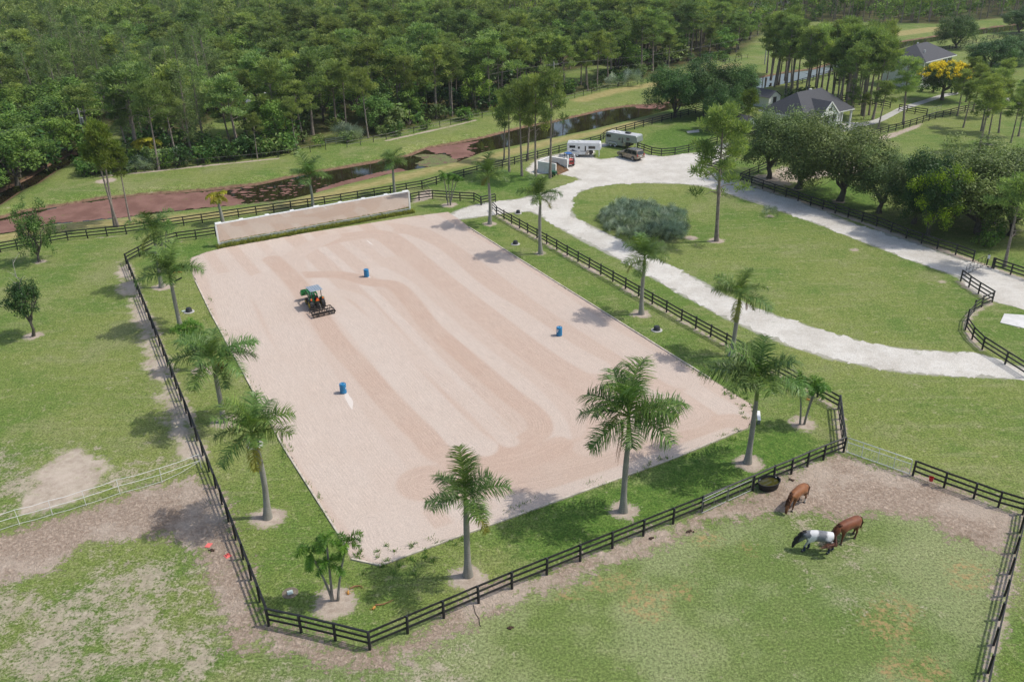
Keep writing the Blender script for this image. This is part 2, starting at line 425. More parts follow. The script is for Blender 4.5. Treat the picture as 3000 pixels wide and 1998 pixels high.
CANAL_NEAR = [(-120, 700), (20, 688), (161, 660), (340, 643), (488, 626), (637, 609), (807, 597), (900, 574), (1000, 546), (1140, 512), (1246, 494), (1340, 477), (1408, 450), (1595, 411), (1722, 384), (1807, 363), (1892, 342), (1951, 326), (2070, 296), (2212, 265), (2300, 247), (2400, 224), (2500, 186), (2660, 138), (2790, 114), (2892, 101), (3000, 90), (3200, 58)]
WATER_Z = -0.75
canal_w = [tuple(G(x, y, WATER_Z))[:2] for x, y in CANAL_FAR + CANAL_NEAR[::-1]]
SIDE = [tuple(G(x, y, WATER_Z))[:2] for x, y in [(-60, 640), (20, 590), (60, 562), (110, 540), (160, 505), (215, 478), (235, 455), (215, 450), (160, 475), (90, 520), (20, 555), (-80, 600)]]

FAR_FENCE = [(250, 520), (297, 516), (400, 506), (520, 493), (640, 480), (739, 471), (815, 463), (955, 440), (1017, 433), (1132, 410), (1289, 374), (1382, 353), (1530, 322), (1684, 289), (1781, 263), (1896, 244), (2000, 212), (2190, 172)]
FOREST = [(-900, 760), (-200, 640), (0, 592), (90, 552), (205, 470), (262, 440), (330, 480), (430, 478), (560, 470), (700, 458), (815, 447), (955, 425), (1017, 418), (1132, 395), (1289, 358), (1382, 338), (1530, 305), (1684, 275), (1781, 250), (1896, 230), (2000, 196), (2170, 158), (2250, 90), (2290, 62), (2560, 66), (2760, 72), (3000, 48), (3600, -40), (3600, -165), (1500, -185), (-900, -150)]
CLEAR = [[(555, 395), (640, 350), (700, 332), (830, 318), (880, 335), (865, 352), (760, 378), (660, 398)],
         [(305, 440), (322, 372), (350, 360), (360, 400), (350, 450)],
         [(1600, 250), (1650, 215), (1760, 190), (1790, 200), (1700, 240)],
         [(2200, 205), (2180, 165), (2250, 160), (2250, 205)],
         [(1430, 85), (1560, 75), (1640, 95), (1540, 112)],
         [(930, 405), (1010, 385), (1060, 380), (1000, 410)]]
RINGS = [((1371, 1690), 1.15), ((1826, 1497), .95), ((2192, 1356), .95), ((784, 1517), 1.15), ((660, 1235), 1.1), ((2352, 1243), 1.15), ((982, 1758), 1.35), ((1584, 742), .75), ((1879, 920), .95), ((600, 1086), 1.0),
         ((1435, 656), .75), ((476, 842), 1.1), ((1317, 601), 1.15), ((310, 530), 1.6), ((2253, 524), .8), ((2336, 554), .9), ((2457, 590), 1.0), ((96, 984), .9), ((120, 767), .7), ((2893, 424), .9), ((2022, 697), .8),
         ((2505, 733), .5), ((2760, 826), .5), ((2098, 706), .9), ((2255, 633), .4)]
SAND = [[(165, 1330), (235, 1310), (300, 1350), (285, 1400), (270, 1450), (200, 1480), (120, 1500), (60, 1512), (75, 1450), (110, 1390), (150, 1350)],
        [(350, 762), (371, 790), (480, 1060), (590, 1335), (545, 1345), (505, 1290), (478, 1180), (430, 1050), (378, 880), (345, 800)],
        [(1203, 598), (1235, 560), (1262, 555), (1270, 580), (1230, 592)],
        [(2205, 520), (2300, 490), (2420, 480), (2540, 470), (2530, 505), (2400, 520), (2290, 545), (2200, 535)],
        [(2578, 400), (2646, 380), (2700, 362), (2690, 375), (2610, 405), (2570, 412)]]
SAND_LINES = [([(371, 774), (480, 1045), (600, 1345)], .35), ([(1455, 632), (1546, 684), (1996, 940), (2127, 1012), (2456, 1198)], .28), ([(2456, 1198), (2471, 1323)], .3), ([(2814, 826), (2906, 888), (2853, 914), (2828, 950), (2847, 995), (2877, 1024)], .35),
              ([(2170, 531), (2302, 576), (2484, 637), (2654, 698), (2850, 766), (3000, 820)], .5), ([(2996, 1510), (2894, 1969), (2870, 2080)], .25), ([(297, 518), (520, 495), (815, 465)], .35), ([(1132, 413), (1289, 378), (1390, 354)], .35), ([(255, 700), (371, 690)], .1)]
DIRT = [[(573, 1391), (628, 1438), (662, 1510), (680, 1580), (720, 1700), (745, 1800), (800, 1860), (720, 1900), (660, 1850), (610, 1700), (595, 1600), (500, 1578), (374, 1582), (263, 1590), (170, 1663), (42, 1693), (0, 1714), (-150, 1760), (-150, 1600), (0, 1566), (212, 1504), (382, 1449)],
        [(2204, 1438), (2297, 1396), (2463, 1334), (2663, 1392), (2850, 1460), (2996, 1510), (2990, 1545), (2956, 1630), (2850, 1606), (2777, 1578), (2743, 1536), (2637, 1502), (2531, 1502), (2467, 1523), (2382, 1502), (2297, 1502), (2238, 1506), (2130, 1520), (2120, 1480)]]
DIRT_LINES = [([(740, 1856), (825, 1882), (931, 1909), (1016, 1928), (1101, 1935), (1186, 1903), (1240, 1877), (1404, 1765), (1595, 1702), (1807, 1625), (1977, 1550), (2127, 1492), (2234, 1458)], .62), ([(2990, 1540), (2965, 1640), (2935, 1760)], .3)]
DRY_LINES = [([(-100, 712), (60, 688), (230, 662), (500, 640), (640, 628), (807, 608), (1000, 562), (1140, 528), (1297, 492), (1400, 470), (1637, 412), (1820, 372), (1950, 340)], 1.7), ([(1700, 295), (1800, 268), (1960, 240), (2150, 190)], 2.2), ([(2600, 104), (2750, 84)], 4.)]
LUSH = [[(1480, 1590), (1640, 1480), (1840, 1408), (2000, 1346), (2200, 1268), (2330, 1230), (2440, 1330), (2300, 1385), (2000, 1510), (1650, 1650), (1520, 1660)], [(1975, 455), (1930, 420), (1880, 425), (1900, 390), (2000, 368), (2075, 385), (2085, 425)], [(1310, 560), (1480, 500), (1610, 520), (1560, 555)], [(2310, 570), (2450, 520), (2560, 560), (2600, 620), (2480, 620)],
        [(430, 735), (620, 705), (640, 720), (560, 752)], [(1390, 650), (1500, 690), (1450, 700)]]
PATCHY = [[(-200, 1620), (170, 1640), (560, 1570), (640, 1700), (760, 1880), (1000, 1965), (1250, 1900), (1400, 1860), (1500, 2100), (-200, 2100)], [(0, 1280), (330, 1330), (530, 1330), (560, 1395), (200, 1490), (-100, 1560), (-100, 1300)],
          [(2340, 1720), (2480, 1700), (2660, 1740), (2650, 1800), (2450, 1790)], [(2300, 1500), (2460, 1530), (2520, 1600), (2400, 1640), (2280, 1580)]]
STRAW = [((1828, 1702), 1.0), ((1765, 1712), .9), ((1663, 1744), .6), ((2837, 1676), 1.3), ((2820, 1712), .7), ((2607, 1833), 1.6), ((2630, 1780), 1.2), ((2063, 1578), .8), ((2191, 1608), .6), ((2870, 1690), .9), ((1900, 1760), 1.6), ((2640, 1960), 1.2), ((2720, 1960), 1.), ((1995, 1730), .8)]

# ------------------------------------------------------------------ the ground sheet
def lines_1d(lo, hi, near_lo, near_hi, step, grow=1.12):
    a = list(np.arange(near_lo, near_hi + step, step)); s = step; x = a[-1]
    while x < hi: s *= grow; x += s; a.append(x)
    s = step; x = a[0]; b = []
    while x > lo: s *= grow; x -= s; b.append(x)
    return np.array(b[::-1] + a)
gx = lines_1d(-1800, 1800, -62, 92, .45, 1.035)
ys = [-60, 0, 15, 24]; y = 27.
while y < 2600: ys.append(y); y += .45 if y < 125 else (min(.45 * 1.02 ** ((y - 125) / 1.5), 120))
gy = np.array(ys)
GX, GY = np.meshgrid(gx, gy); P2 = np.stack([GX.ravel(), GY.ravel()], 1)
def union(*a):
    r = a[0]
    for b in a[1:]: r = np.minimum(r, b)
    return r
A_bare = union(*[sdf_poly(P2, poly(SAND[i])) for i in (0, 1, 3)])
A_sand = union(*[sdf_poly(P2, poly(SAND[i])) for i in (2, 4)], *[sdf_line(P2, poly(p), w) for p, w in SAND_LINES], *[np.clip(np.hypot(P2[:, 0] - G(*c).x, P2[:, 1] - G(*c).y) - r, -12, 12) for c, r in RINGS])
A_dirt = union(*[sdf_poly(P2, poly(p)) for p in DIRT], *[sdf_line(P2, poly(p), w) for p, w in DIRT_LINES])
A_dry = union(*[sdf_line(P2, poly(p), w) for p, w in DRY_LINES])
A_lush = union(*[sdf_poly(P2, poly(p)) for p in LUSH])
A_patch = union(*[sdf_poly(P2, poly(p)) for p in PATCHY])
A_straw = union(*[np.clip(np.hypot(P2[:, 0] - G(*c).x, P2[:, 1] - G(*c).y) - r, -12, 12) for c, r in STRAW])
A_road = union(sdf_poly(P2, poly(GRAVEL)), sdf_poly(P2, poly(GRAVEL_LOW)))
A_arena = sdf_poly(P2, poly(ARENA))
A_canal = union(sdf_poly(P2, canal_w), sdf_poly(P2, SIDE))
A_wood = np.maximum(sdf_poly(P2, poly(FOREST)), -union(*[sdf_poly(P2, poly(p)) for p in CLEAR]))
A_pad = sdf_poly(P2, poly([(2471, 1325), (2996, 1507), (2870, 2100), (700, 2100), (790, 1835), (1084, 1903)]))
GZ = np.where(A_canal < 2.4, -1.25 * np.clip((2.4 - A_canal) / 3.9, 0, 1) ** 1.3, 0.0)
nx, ny = len(gx), len(gy)
ii = (np.arange(ny - 1)[:, None] * nx + np.arange(nx - 1)[None, :]).ravel()
FQ = np.stack([ii, ii + 1, ii + nx + 1, ii + nx], 1)

def ground_mat():
    t = NT('pasture_ground'); p = t.pos()
    big = t.noise(p, .045, 4, .6); mid = t.noise(p, .22, 5, .65); fine = t.noise(p, 1.6, 6, .75); tuft = t.noise(p, 6., 5, .8); grain = t.noise(p, 15., 3, .8)
    g1, g2, g3 = (.102, .166, .034), (.205, .228, .070), (.205, .220, .092)
    c = t.mix(t.rng(t.m_('ADD', t.m_('MULTIPLY', big, .6), t.m_('MULTIPLY', mid, .4)), .40, .60), g1, g2)
    c = t.mix(t.rng(mid, .40, .64, 0, .6), c, (.118, .175, .034))
    c = t.mix(t.rng(t.noise(p, .11, 6, .7), .50, .66, 0, .8), c, g3)
    strk = t.noise(t.map(p, (.25, 1.6, 1), (0, 0, AZ_A)), .5, 5, .7); c = t.mix(t.rng(strk, .50, .70, 0, .45), c, (.255, .255, .125))
    c = t.mix(t.rng(fine, .51, .70, 0, .65), c, (.30, .29, .145))
    c = t.mix(t.rng(fine, .49, .30, 0, .65), c, (.060, .108, .020))
    c = t.mix(t.m_('MULTIPLY', t.rng(t.attr('pad'), 1.5, -1.5), .72), c, t.mix(t.rng(t.m_('ADD', t.m_('MULTIPLY', mid, .4), t.m_('MULTIPLY', t.noise(p, .085, 4, .6), .6)), .42, .56), (.240, .265, .130), (.125, .178, .052)))
    jit = t.m_('ADD', t.m_('ADD', t.m_('MULTIPLY', t.m_('SUBTRACT', mid, .5), 2.0), t.m_('MULTIPLY', t.m_('SUBTRACT', fine, .5), 3.0)), t.m_('MULTIPLY', t.m_('SUBTRACT', tuft, .5), 1.4))
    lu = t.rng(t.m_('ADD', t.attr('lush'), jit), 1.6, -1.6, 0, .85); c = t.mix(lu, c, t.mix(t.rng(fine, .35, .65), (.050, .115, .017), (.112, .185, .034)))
    # tuft contrast
    k = t.rng(tuft, .33, .67, .50, 1.55); k2 = t.rng(grain, .3, .7, .68, 1.32); k = t.m_('MULTIPLY', k, k2)
    c = t.mix(1., c, t.comb(k, k, k), 'MULTIPLY')
    # straw bank
    dr = t.rng(t.m_('ADD', t.attr('dry'), t.m_('MULTIPLY', jit, 1.6)), .9, -1.2, 0, .85)
    c = t.mix(dr, c, t.mix(t.rng(t.noise(t.map(p, (.6, 2.2, 1), (0, 0, -.35)), 1.2, 5, .7), .35, .65), (.225, .195, .070), (.44, .36, .17)))
    # woodland floor
    wo = t.rng(t.m_('ADD', t.attr('wood'), jit), 2., -3.); c = t.mix(wo, c, t.mix(t.rng(mid, .35, .6), (.045, .062, .018), t.mix(t.rng(fine, .3, .7), (.075, .090, .026), (.12, .085, .045))))
    # worn patches of pale sand in the paddock
    gl = t.m_('ADD', t.m_('MULTIPLY', t.noise(p, .30, 9, .78, .3), .45), t.m_('ADD', t.m_('MULTIPLY', t.noise(p, 1.5, 7, .8), .38), t.m_('MULTIPLY', tuft, .17)))
    th = t.rng(t.attr('patch'), 3.5, -4., .60, .478, False)
    pa = t.rng(t.m_('SUBTRACT', gl, th), -.025, .06, 0, .8)
    sandc = t.mix(t.rng(fine, .3, .7), (.33, .265, .210), (.50, .42, .345))
    c = t.mix(pa, c, sandc)
    fa = t.rng(t.noise(p, .8, 7, .8), .60, .68, 0, .7); c = t.mix(fa, c, (.36, .32, .22))
    # sand, orange straw, brown dirt
    sa = t.rng(t.m_('ADD', t.attr('sand'), t.m_('MULTIPLY', jit, .8)), .18, -.18); c = t.mix(sa, c, sandc)
    b1 = t.m_('MULTIPLY', t.m_('SUBTRACT', t.noise(p, .38, 8, .75), .5), 6.5); ba = t.rng(t.m_('ADD', t.attr('bare'), t.m_('ADD', b1, jit)), .5, -.6, 0, .95); c = t.mix(ba, c, t.mix(t.rng(t.noise(p, .5, 4), .4, .65, 0, .6), sandc, (.53, .45, .37)))
    so = t.rng(t.m_('ADD', t.attr('straw'), t.m_('MULTIPLY', jit, 1.3)), .3, -.5, 0, .75); so = t.m_('MULTIPLY', so, t.rng(t.noise(p, 2.2, 6, .8), .47, .60))
    c = t.mix(so, c, (.40, .255, .125))
    di = t.rng(t.m_('ADD', t.attr('dirt'), t.m_('MULTIPLY', jit, 1.9)), .35, -.35)
    hoof = t.rng(t.noise(p, 4.2, 5, .75, .6), .3, .7)
    dc = t.mix(hoof, (.265, .196, .146), (.52, .41, .322)); dc = t.mix(t.rng(t.noise(p, .12, 5, .7), .46, .60, 0, .7), dc, (.55, .455, .37)); dc = t.mix(t.rng(mid, .56, .70, 0, .55), dc, (.185, .128, .085))
    c = t.mix(di, c, dc)
    # loose gravel thrown to the sides of the drive, mud along the water
    rd = t.rng(t.m_('ADD', t.attr('road'), t.m_('MULTIPLY', jit, .5)), .42, .02, 0, .85); c = t.mix(rd, c, t.mix(t.rng(fine, .3, .7), (.32, .30, .25), (.46, .44, .40)))
    ar = t.rng(t.m_('ADD', t.attr('arena'), t.m_('MULTIPLY', jit, .2)), .18, .04); c = t.mix(t.m_('MULTIPLY', ar, .5), c, (.36, .30, .24))
    ca = t.rng(t.m_('ADD', t.attr('canal'), t.m_('MULTIPLY', jit, .5)), .75, .15); c = t.mix(ca, c, t.mix(t.rng(fine, .35, .65), (.13, .075, .05), (.24, .15, .10)))
    h = t.m_('ADD', t.m_('MULTIPLY', tuft, .6), t.m_('MULTIPLY', hoof, t.m_('MULTIPLY', di, .8)))
    t.bump(h, .85, .10)
    return t.fin(c, .95, Specular_IOR_Level=.12)
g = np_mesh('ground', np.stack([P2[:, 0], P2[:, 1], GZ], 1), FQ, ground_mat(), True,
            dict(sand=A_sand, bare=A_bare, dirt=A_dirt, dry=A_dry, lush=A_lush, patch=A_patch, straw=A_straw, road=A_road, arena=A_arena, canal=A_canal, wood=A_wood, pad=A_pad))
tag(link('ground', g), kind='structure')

# ------------------------------------------------------------------ canal water and the red floating weed on it
def water_mat():
    t = NT('dark_canal_water'); p = t.pos()
    n = t.m_('ADD', t.m_('MULTIPLY', t.noise(p, 2.2, 3, .5), .6), t.noise(t.map(p, (1, .35, 1), (0, 0, .4)), .5, 2, .5))
    t.bump(n, .10, .05)
    c = t.mix(t.noise(p, .3, 3), (.012, .011, .007), (.030, .022, .010))
    return t.fin(c, .03, Specular_IOR_Level=.65)
wm = water_mat()
def grown(pts_far, pts_near, d, z):
    a = [G(x, y, z) for x, y in pts_far]; b = [G(x, y, z) for x, y in pts_near]
    return [(p.x, p.y + d) for p in a] + [(p.x, p.y - d) for p in b[::-1]]
flat_sheet('canal_water', [grown(CANAL_FAR, CANAL_NEAR, 1.0, WATER_Z)], WATER_Z, wm)
flat_sheet('stream_water', [[(x * 1.0, yy) for x, yy in SIDE]], WATER_Z + .004, wm)

def weed_mat():
    t = NT('red_floating_fern'); p = t.pos()
    a = t.noise(p, .35, 5, .65); b = t.noise(p, 6., 4, .7); sp = t.noise(p, 18., 2, .7)
    c = t.mix(t.rng(a, .35, .65), (.165, .085, .066), (.235, .128, .102))
    c = t.mix(t.rng(b, .60, .70, 0, .6), c, (.30, .17, .12)); c = t.mix(t.rng(b, .42, .28, 0, .5), c, (.07, .03, .026))
    c = t.mix(t.rng(t.noise(p, .8, 4, .65), .62, .72, 0, .7), c, (.13, .16, .035))
    t.bump(sp, .3, .02); return t.fin(c, .9, Specular_IOR_Level=.2)
wd = weed_mat()
def weed_px(name, pts, amp=.35, seed=3, lift=.02):
    o = [tuple(G(x, y, WATER_Z))[:2] for x, y in pts]
    flat_sheet(name, [ragged(o, .3, amp, seed)], WATER_Z + lift, wd, 'stuff')
weed_px('floating_weed', [(-130, 676), (30, 640), (150, 612), (300, 586), (500, 570), (640, 558), (678, 553), (640, 566), (690, 575), (720, 590), (700, 604), (640, 606), (488, 622), (340, 640), (161, 656), (20, 684), (-130, 698)], .25, 3)
rs = np.random.default_rng(5)
for k, (x0, y0, x1, y1, n, r) in enumerate([(680, 545, 880, 600, 75, .42), (850, 512, 960, 560, 22, .3), (1330, 425, 1440, 470, 34, .35)]):
    outs = []; cs = []
    tries = 0
    while len(outs) < n and tries < 2500:
        tries += 1; u = rs.random(); px_ = x0 + (x1 - x0) * u ** 1.3; py_ = y0 + (y1 - y0) * rs.random()
        q = G(px_, py_, WATER_Z); R = r * rs.uniform(.2, 1.) ** 1.5 * 1.5 * (1.25 - u * .8)
        if any((q - c_).length < (R + rr) * .95 + .12 for c_, rr in cs): continue
        if sdf_poly(np.array([[q.x, q.y]]), canal_w)[0] > -.2: continue
        cs.append((q, R)); m = 14; ph = rs.random() * 6
        outs.append([(q.x + R * 1.5 * math.cos(2 * PI * j / m) * (1 + .3 * math.sin(3 * 2 * PI * j / m + ph)), q.y + R * math.sin(2 * PI * j / m) * (1 + .25 * math.cos(2 * 2 * PI * j / m + ph))) for j in range(m)])
    if outs: flat_sheet('floating_weed', outs, WATER_Z + .03, wd, 'stuff')
weed_px('floating_weed', [(1248, 438), (1300, 430), (1345, 421), (1400, 412), (1378, 425), (1366, 440), (1398, 450), (1385, 458), (1345, 466), (1322, 468), (1318, 452), (1300, 448), (1280, 452)], .18, 8)
weed_px('floating_weed', [(1870, 308), (1940, 304), (1955, 314), (1930, 322), (1900, 321), (1860, 317)], .18, 9)
weed_px('floating_weed', [(930, 556), (1000, 533), (1100, 508), (1170, 495), (1200, 500), (1140, 511), (1000, 546), (930, 568)], .16, 10, .025)
def green_weed():
    t = NT('green_water_weed'); p = t.pos(); b = t.noise(p, 3., 5, .7)
    t.bump(b, .5, .05); return t.fin(t.mix(t.rng(t.noise(p, .9, 5, .7), .50, .62), t.mix(t.rng(b, .3, .7), (.07, .10, .03), (.20, .21, .075)), (.15, .085, .06)), .9)
gw = green_weed()
for pts, sd_ in (([(1215, 458), (1262, 452), (1310, 455), (1330, 470), (1350, 466), (1340, 478), (1290, 486), (1246, 492), (1215, 480), (1240, 470)], 4), ([(690, 600), (760, 594), (870, 580), (900, 574), (850, 592), (740, 604), (690, 607)], 5)):
    flat_sheet('water_plants', [ragged([tuple(G(x, y, WATER_Z))[:2] for x, y in pts], .3, .2, sd_)], WATER_Z + .045, gw, 'stuff')

# ------------------------------------------------------------------ gravel drive
def gravel_mat():
    t = NT('white_shell_gravel'); p = t.pos()
    a = t.noise(p, .25, 5, .7); b = t.noise(p, 2.0, 7, .8); d = t.noise(p, 9., 4, .85)
    c = t.mix(t.rng(a, .38, .62), (.50, .465, .41), (.61, .58, .525))
    c = t.mix(t.rng(b, .50, .66, 0, .7), c, (.41, .38, .33)); c = t.mix(t.rng(b, .50, .38, 0, .5), c, (.66, .65, .62))
    k = t.rng(d, .34, .66, .78, 1.2); c = t.mix(1., c, t.comb(k, k, k), 'MULTIPLY')
    lf = t.rng(t.noise(p, 3.2, 7, .85), .63, .67, 0, .85); lf = t.m_('MULTIPLY', lf, t.rng(t.noise(p, .4, 4, .6), .44, .58)); c = t.mix(lf, c, (.15, .115, .06))
    gs = t.m_('MULTIPLY', t.rng(t.noise(p, .55, 6, .75), .60, .68), t.rng(d, .45, .6, 0, .75)); c = t.mix(gs, c, (.15, .18, .06))
    t.bump(t.m_('ADD', d, b), .7, .05); return t.fin(c, .95, Specular_IOR_Level=.15)
gm = gravel_mat()
flat_sheet('gravel_drive', [ragged(poly(GRAVEL), .25, .20, 11), ], .004, gm)
flat_sheet('gravel_drive', [ragged(poly(GRAVEL_LOW), .25, .20, 12)], .008, gm)
# ------------------------------------------------------------------ sand riding arena with its harrow passes
def d2f(pts): return [(x * 1.2742, y * 1.2742) for x, y in pts]
def z5(pts): return [(1000 + x * .4248, 666 + y * .4248) for x, y in pts]
# (pixel polyline, half width in metres, tone 0 pale .. 1 dark), later passes lie over earlier ones
PASSES = [
    (d2f([(660, 600), (690, 690), (800, 860), (920, 1010), (1010, 1100)]), 2.2, .35),
    (d2f([(610, 640), (700, 830), (820, 1010), (930, 1150)]), 2.0, .12),
    (d2f([(520, 640), (560, 760), (680, 960), (820, 1150), (900, 1230)]), 2.0, .05),
    (z5([(450, 20), (650, 75), (900, 265), (1150, 430), (1400, 590), (1700, 800), (2000, 960), (2250, 1080)]), 1.9, .62),
    (z5([(300, -60), (650, -10), (1000, 190), (1500, 540), (2000, 850), (2350, 1050)]), 1.7, .15),
    (z5([(400, 70), (600, 160), (900, 420), (1200, 610), (1500, 820), (1750, 960)]), 1.5, .08),
    (z5([(-150, 110), (0, 75), (250, 50), (380, 110), (520, 230), (720, 400), (1000, 620), (1300, 850), (1600, 1050), (1800, 1180), (1850, 1300), (1700, 1440), (1400, 1520)]), 1.75, .72),
    (z5([(350, 230), (560, 420), (800, 640), (1100, 900), (1400, 1130), (1560, 1270), (1560, 1400)]), 1.5, .45),
    (z5([(250, 300), (430, 400), (560, 530), (850, 790), (1200, 1070), (1420, 1300), (1480, 1440)]), 1.35, .06),
    (z5([(-300, 330), (0, 330), (200, 380), (360, 400), (480, 510), (620, 690), (850, 890), (1130, 1130), (1330, 1290), (1370, 1400), (1280, 1470), (1140, 1540), (900, 1580)]), 1.15, .92),
    (z5([(-100, 480), (200, 660), (500, 930), (800, 1190), (1080, 1430)]), 1.5, .58),
    (z5([(-60, 440), (130, 500), (320, 700), (620, 980), (900, 1230), (1160, 1480)]), .9, .15),
    (z5([(-200, 420), (0, 560), (260, 800), (600, 1190), (850, 1440), (960, 1520)]), 1.5, .04),
    (d2f([(1690, 985), (1600, 1000), (1480, 1020), (1350, 1060), (1230, 1085), (1100, 1105), (980, 1110)]), 2.3, .78),
    (d2f([(1560, 920), (1600, 960), (1500, 985), (1350, 1030)]), 1.3, .5),
    (d2f([(1690, 1005), (1500, 1075), (1300, 1145), (1100, 1215), (960, 1260), (880, 1255), (850, 1200)]), 1.5, .06),
    (d2f([(760, 545), (690, 580), (660, 610), (680, 650), (740, 712)]), 1.5, .30),
    (z5([(-480, 220), (-300, 400), (-60, 760), (120, 960), (330, 1200), (560, 1430), (700, 1570), (1000, 1640), (1300, 1590), (1500, 1500)]), 1.25, .85),
]
ar_px = poly(ARENA)
ar_np = np.array(ar_px)
o2 = np.array(G(1115, 1655))[:2]
ea, eb = np.array(DIR_A)[:2], np.array(DIR_B)[:2]
uv = np.stack([(ar_np - o2) @ ea, (ar_np - o2) @ eb], 1)
us = np.arange(uv[:, 0].min() - .4, uv[:, 0].max() + .4, .22); vs_ = np.arange(uv[:, 1].min() - .4, uv[:, 1].max() + .4, .22)
U, V_ = np.meshgrid(us, vs_); PA = o2 + U.ravel()[:, None] * ea + V_.ravel()[:, None] * eb
sd_a = sdf_poly(PA, ar_px)
_lr = np.random.default_rng(12); _le = np.cumsum(_lr.uniform(1.1, 2.6, 40)) - 4; _lt = np.clip(np.where(np.arange(40) % 2, .46, .06) + _lr.normal(size=40) * .10, 0, .6); _vv = V_.ravel() + .35 * np.sin(U.ravel() * .11) ; _li = np.clip(np.searchsorted(_le, _vv), 1, 38); _d = (_vv - _le[_li - 1]); tone = _lt[_li - 1] + (_lt[_li] - _lt[_li - 1]) * np.clip(_d / .2, 0, 1); cross = V_.ravel().copy(); seam = np.full(len(PA), .0)
for k, (pts, w, tn) in enumerate(PASSES):
    line = smooth_line([G(*q) for q in pts], 7); L = np.array([(p.x, p.y) for p in line])
    best = np.full(len(PA), 1e9); sgn = np.zeros(len(PA))
    for i in range(len(L) - 1):
        a, e = L[i], L[i + 1] - L[i]; ln = math.hypot(*e)
        if ln < 1e-6: continue
        t = ((PA - a) @ e) / ln ** 2; tc = np.clip(t, 0, 1); r = PA - a - tc[:, None] * e
        d = np.hypot(r[:, 0], r[:, 1]); cr = (e[0] * r[:, 1] - e[1] * r[:, 0]) / ln
        u = d < best; best[u] = d[u]; sgn[u] = np.where(np.abs(cr[u]) > 1e-9, np.sign(cr[u]), 1) * d[u]
    m = best < w
    edge = np.clip((w - best) / .24, 0, 1)
    tone[m] = tone[m] * (1 - edge[m]) + (tn * .9 + .1 * tone[m]) * edge[m]; cross[m] = sgn[m] + 37.0 * (k + 1); seam[m] = 0.; seam[np.abs(best - w) < .30] = 1.
nu, nv = len(us), len(vs_)
inside = (sd_a < .12)
idx = np.arange(nu * nv).reshape(nv, nu)
q = np.stack([idx[:-1, :-1].ravel(), idx[:-1, 1:].ravel(), idx[1:, 1:].ravel(), idx[1:, :-1].ravel()], 1)
q = q[inside[q].any(1)]
outv = np.where(sd_a > 0)[0]
# pull the rim onto the outline so that its edge is clean
for i in np.unique(q):
    if sd_a[i] > 0:
        p = PA[i]; best = None
        for j in range(len(ar_np)):
            a, b = ar_np[j], ar_np[(j + 1) % len(ar_np)]; e = b - a; t = np.clip(((p - a) @ e) / (e @ e), 0, 1); c = a + t * e; d = np.hypot(*(p - c))
            if best is None or d < best[0]: best = (d, c)
        PA[i] = best[1]
used = np.unique(q); rem = np.full(len(PA), -1); rem[used] = np.arange(len(used))

def arena_mat():
    t = NT('arena_sand'); p = t.pos()
    tone_, cr = t.attr('tone'), t.attr('cross')
    tuv = t.map(p, (1, 1, 1), (0, 0, AZ_A))
    along = t.sep(tuv)[1]
    wob = t.noise(p, 1.4, 3, .6)
    groove = t.m_('SINE', t.m_('ADD', t.m_('MULTIPLY', cr, 27.), t.m_('MULTIPLY', wob, 3.2)))
    gr2 = t.noise(t.comb(t.m_('MULTIPLY', cr, 9.), t.m_('MULTIPLY', along, .6), 0.), 1., 4, .75)
    seam_ = t.rng(t.attr('seam'), 0., .6, 1., 0.); gr2 = t.m_('ADD', .5, t.m_('MULTIPLY', t.m_('SUBTRACT', gr2, .5), seam_)); groove = t.m_('MULTIPLY', groove, seam_); clod = t.noise(p, 13., 3, .75); big = t.noise(p, .16, 4, .6)
    c = t.mix(tone_, (.530, .445, .382), (.455, .328, .255))
    c = t.mix(t.rng(big, .4, .65, 0, .3), c, (.50, .40, .33))
    k = t.rng(gr2, .28, .72, .90, 1.07); k = t.m_('MULTIPLY', k, t.rng(clod, .3, .7, .84, 1.16)); k = t.m_('MULTIPLY', k, t.rng(groove, -1, 1, .982, 1.012))
    c = t.mix(1., c, t.comb(k, k, k), 'MULTIPLY')
    peb = t.rng(t.noise(p, 21., 2, .8), .66, .72, 0, .5); c = t.mix(peb, c, (.64, .58, .52))
    h = t.m_('ADD', t.m_('MULTIPLY', groove, .10), t.m_('ADD', t.m_('MULTIPLY', gr2, .30), t.m_('MULTIPLY', clod, .55)))
    t.bump(h, .55, .035)
    return t.fin(c, .95, Specular_IOR_Level=.12)
AM = arena_mat()
am = np_mesh('arena_sand', np.c_[PA[used], np.full(len(used), .02)], rem[q], AM, True, dict(tone=tone[used], cross=cross[used], seam=seam[used]))
tag(link('arena_sand', am), kind='structure')
# bare white wedges that the harrow left beside the barrels
def pale_mat():
    t = NT('unraked_sand'); p = t.pos(); n = t.noise(p, 6., 4, .7); t.bump(n, .4, .03); return t.fin(t.mix(n, (.58, .51, .45), (.68, .62, .57)), .95)
pm = pale_mat()
wedges = [[(1007, 1155), (1014, 1148), (1031, 1168), (1034, 1180), (1032, 1202), (1022, 1190)], [(1055, 786), (1066, 790), (1068, 811), (1086, 815), (1078, 806), (1070, 790)], [(1073, 704), (1077, 705), (1097, 722), (1084, 714)]]
flat_sheet('unraked_sand', [ragged(poly(w_), .12, .02, 30 + i) for i, w_ in enumerate(wedges)], .026, pm)

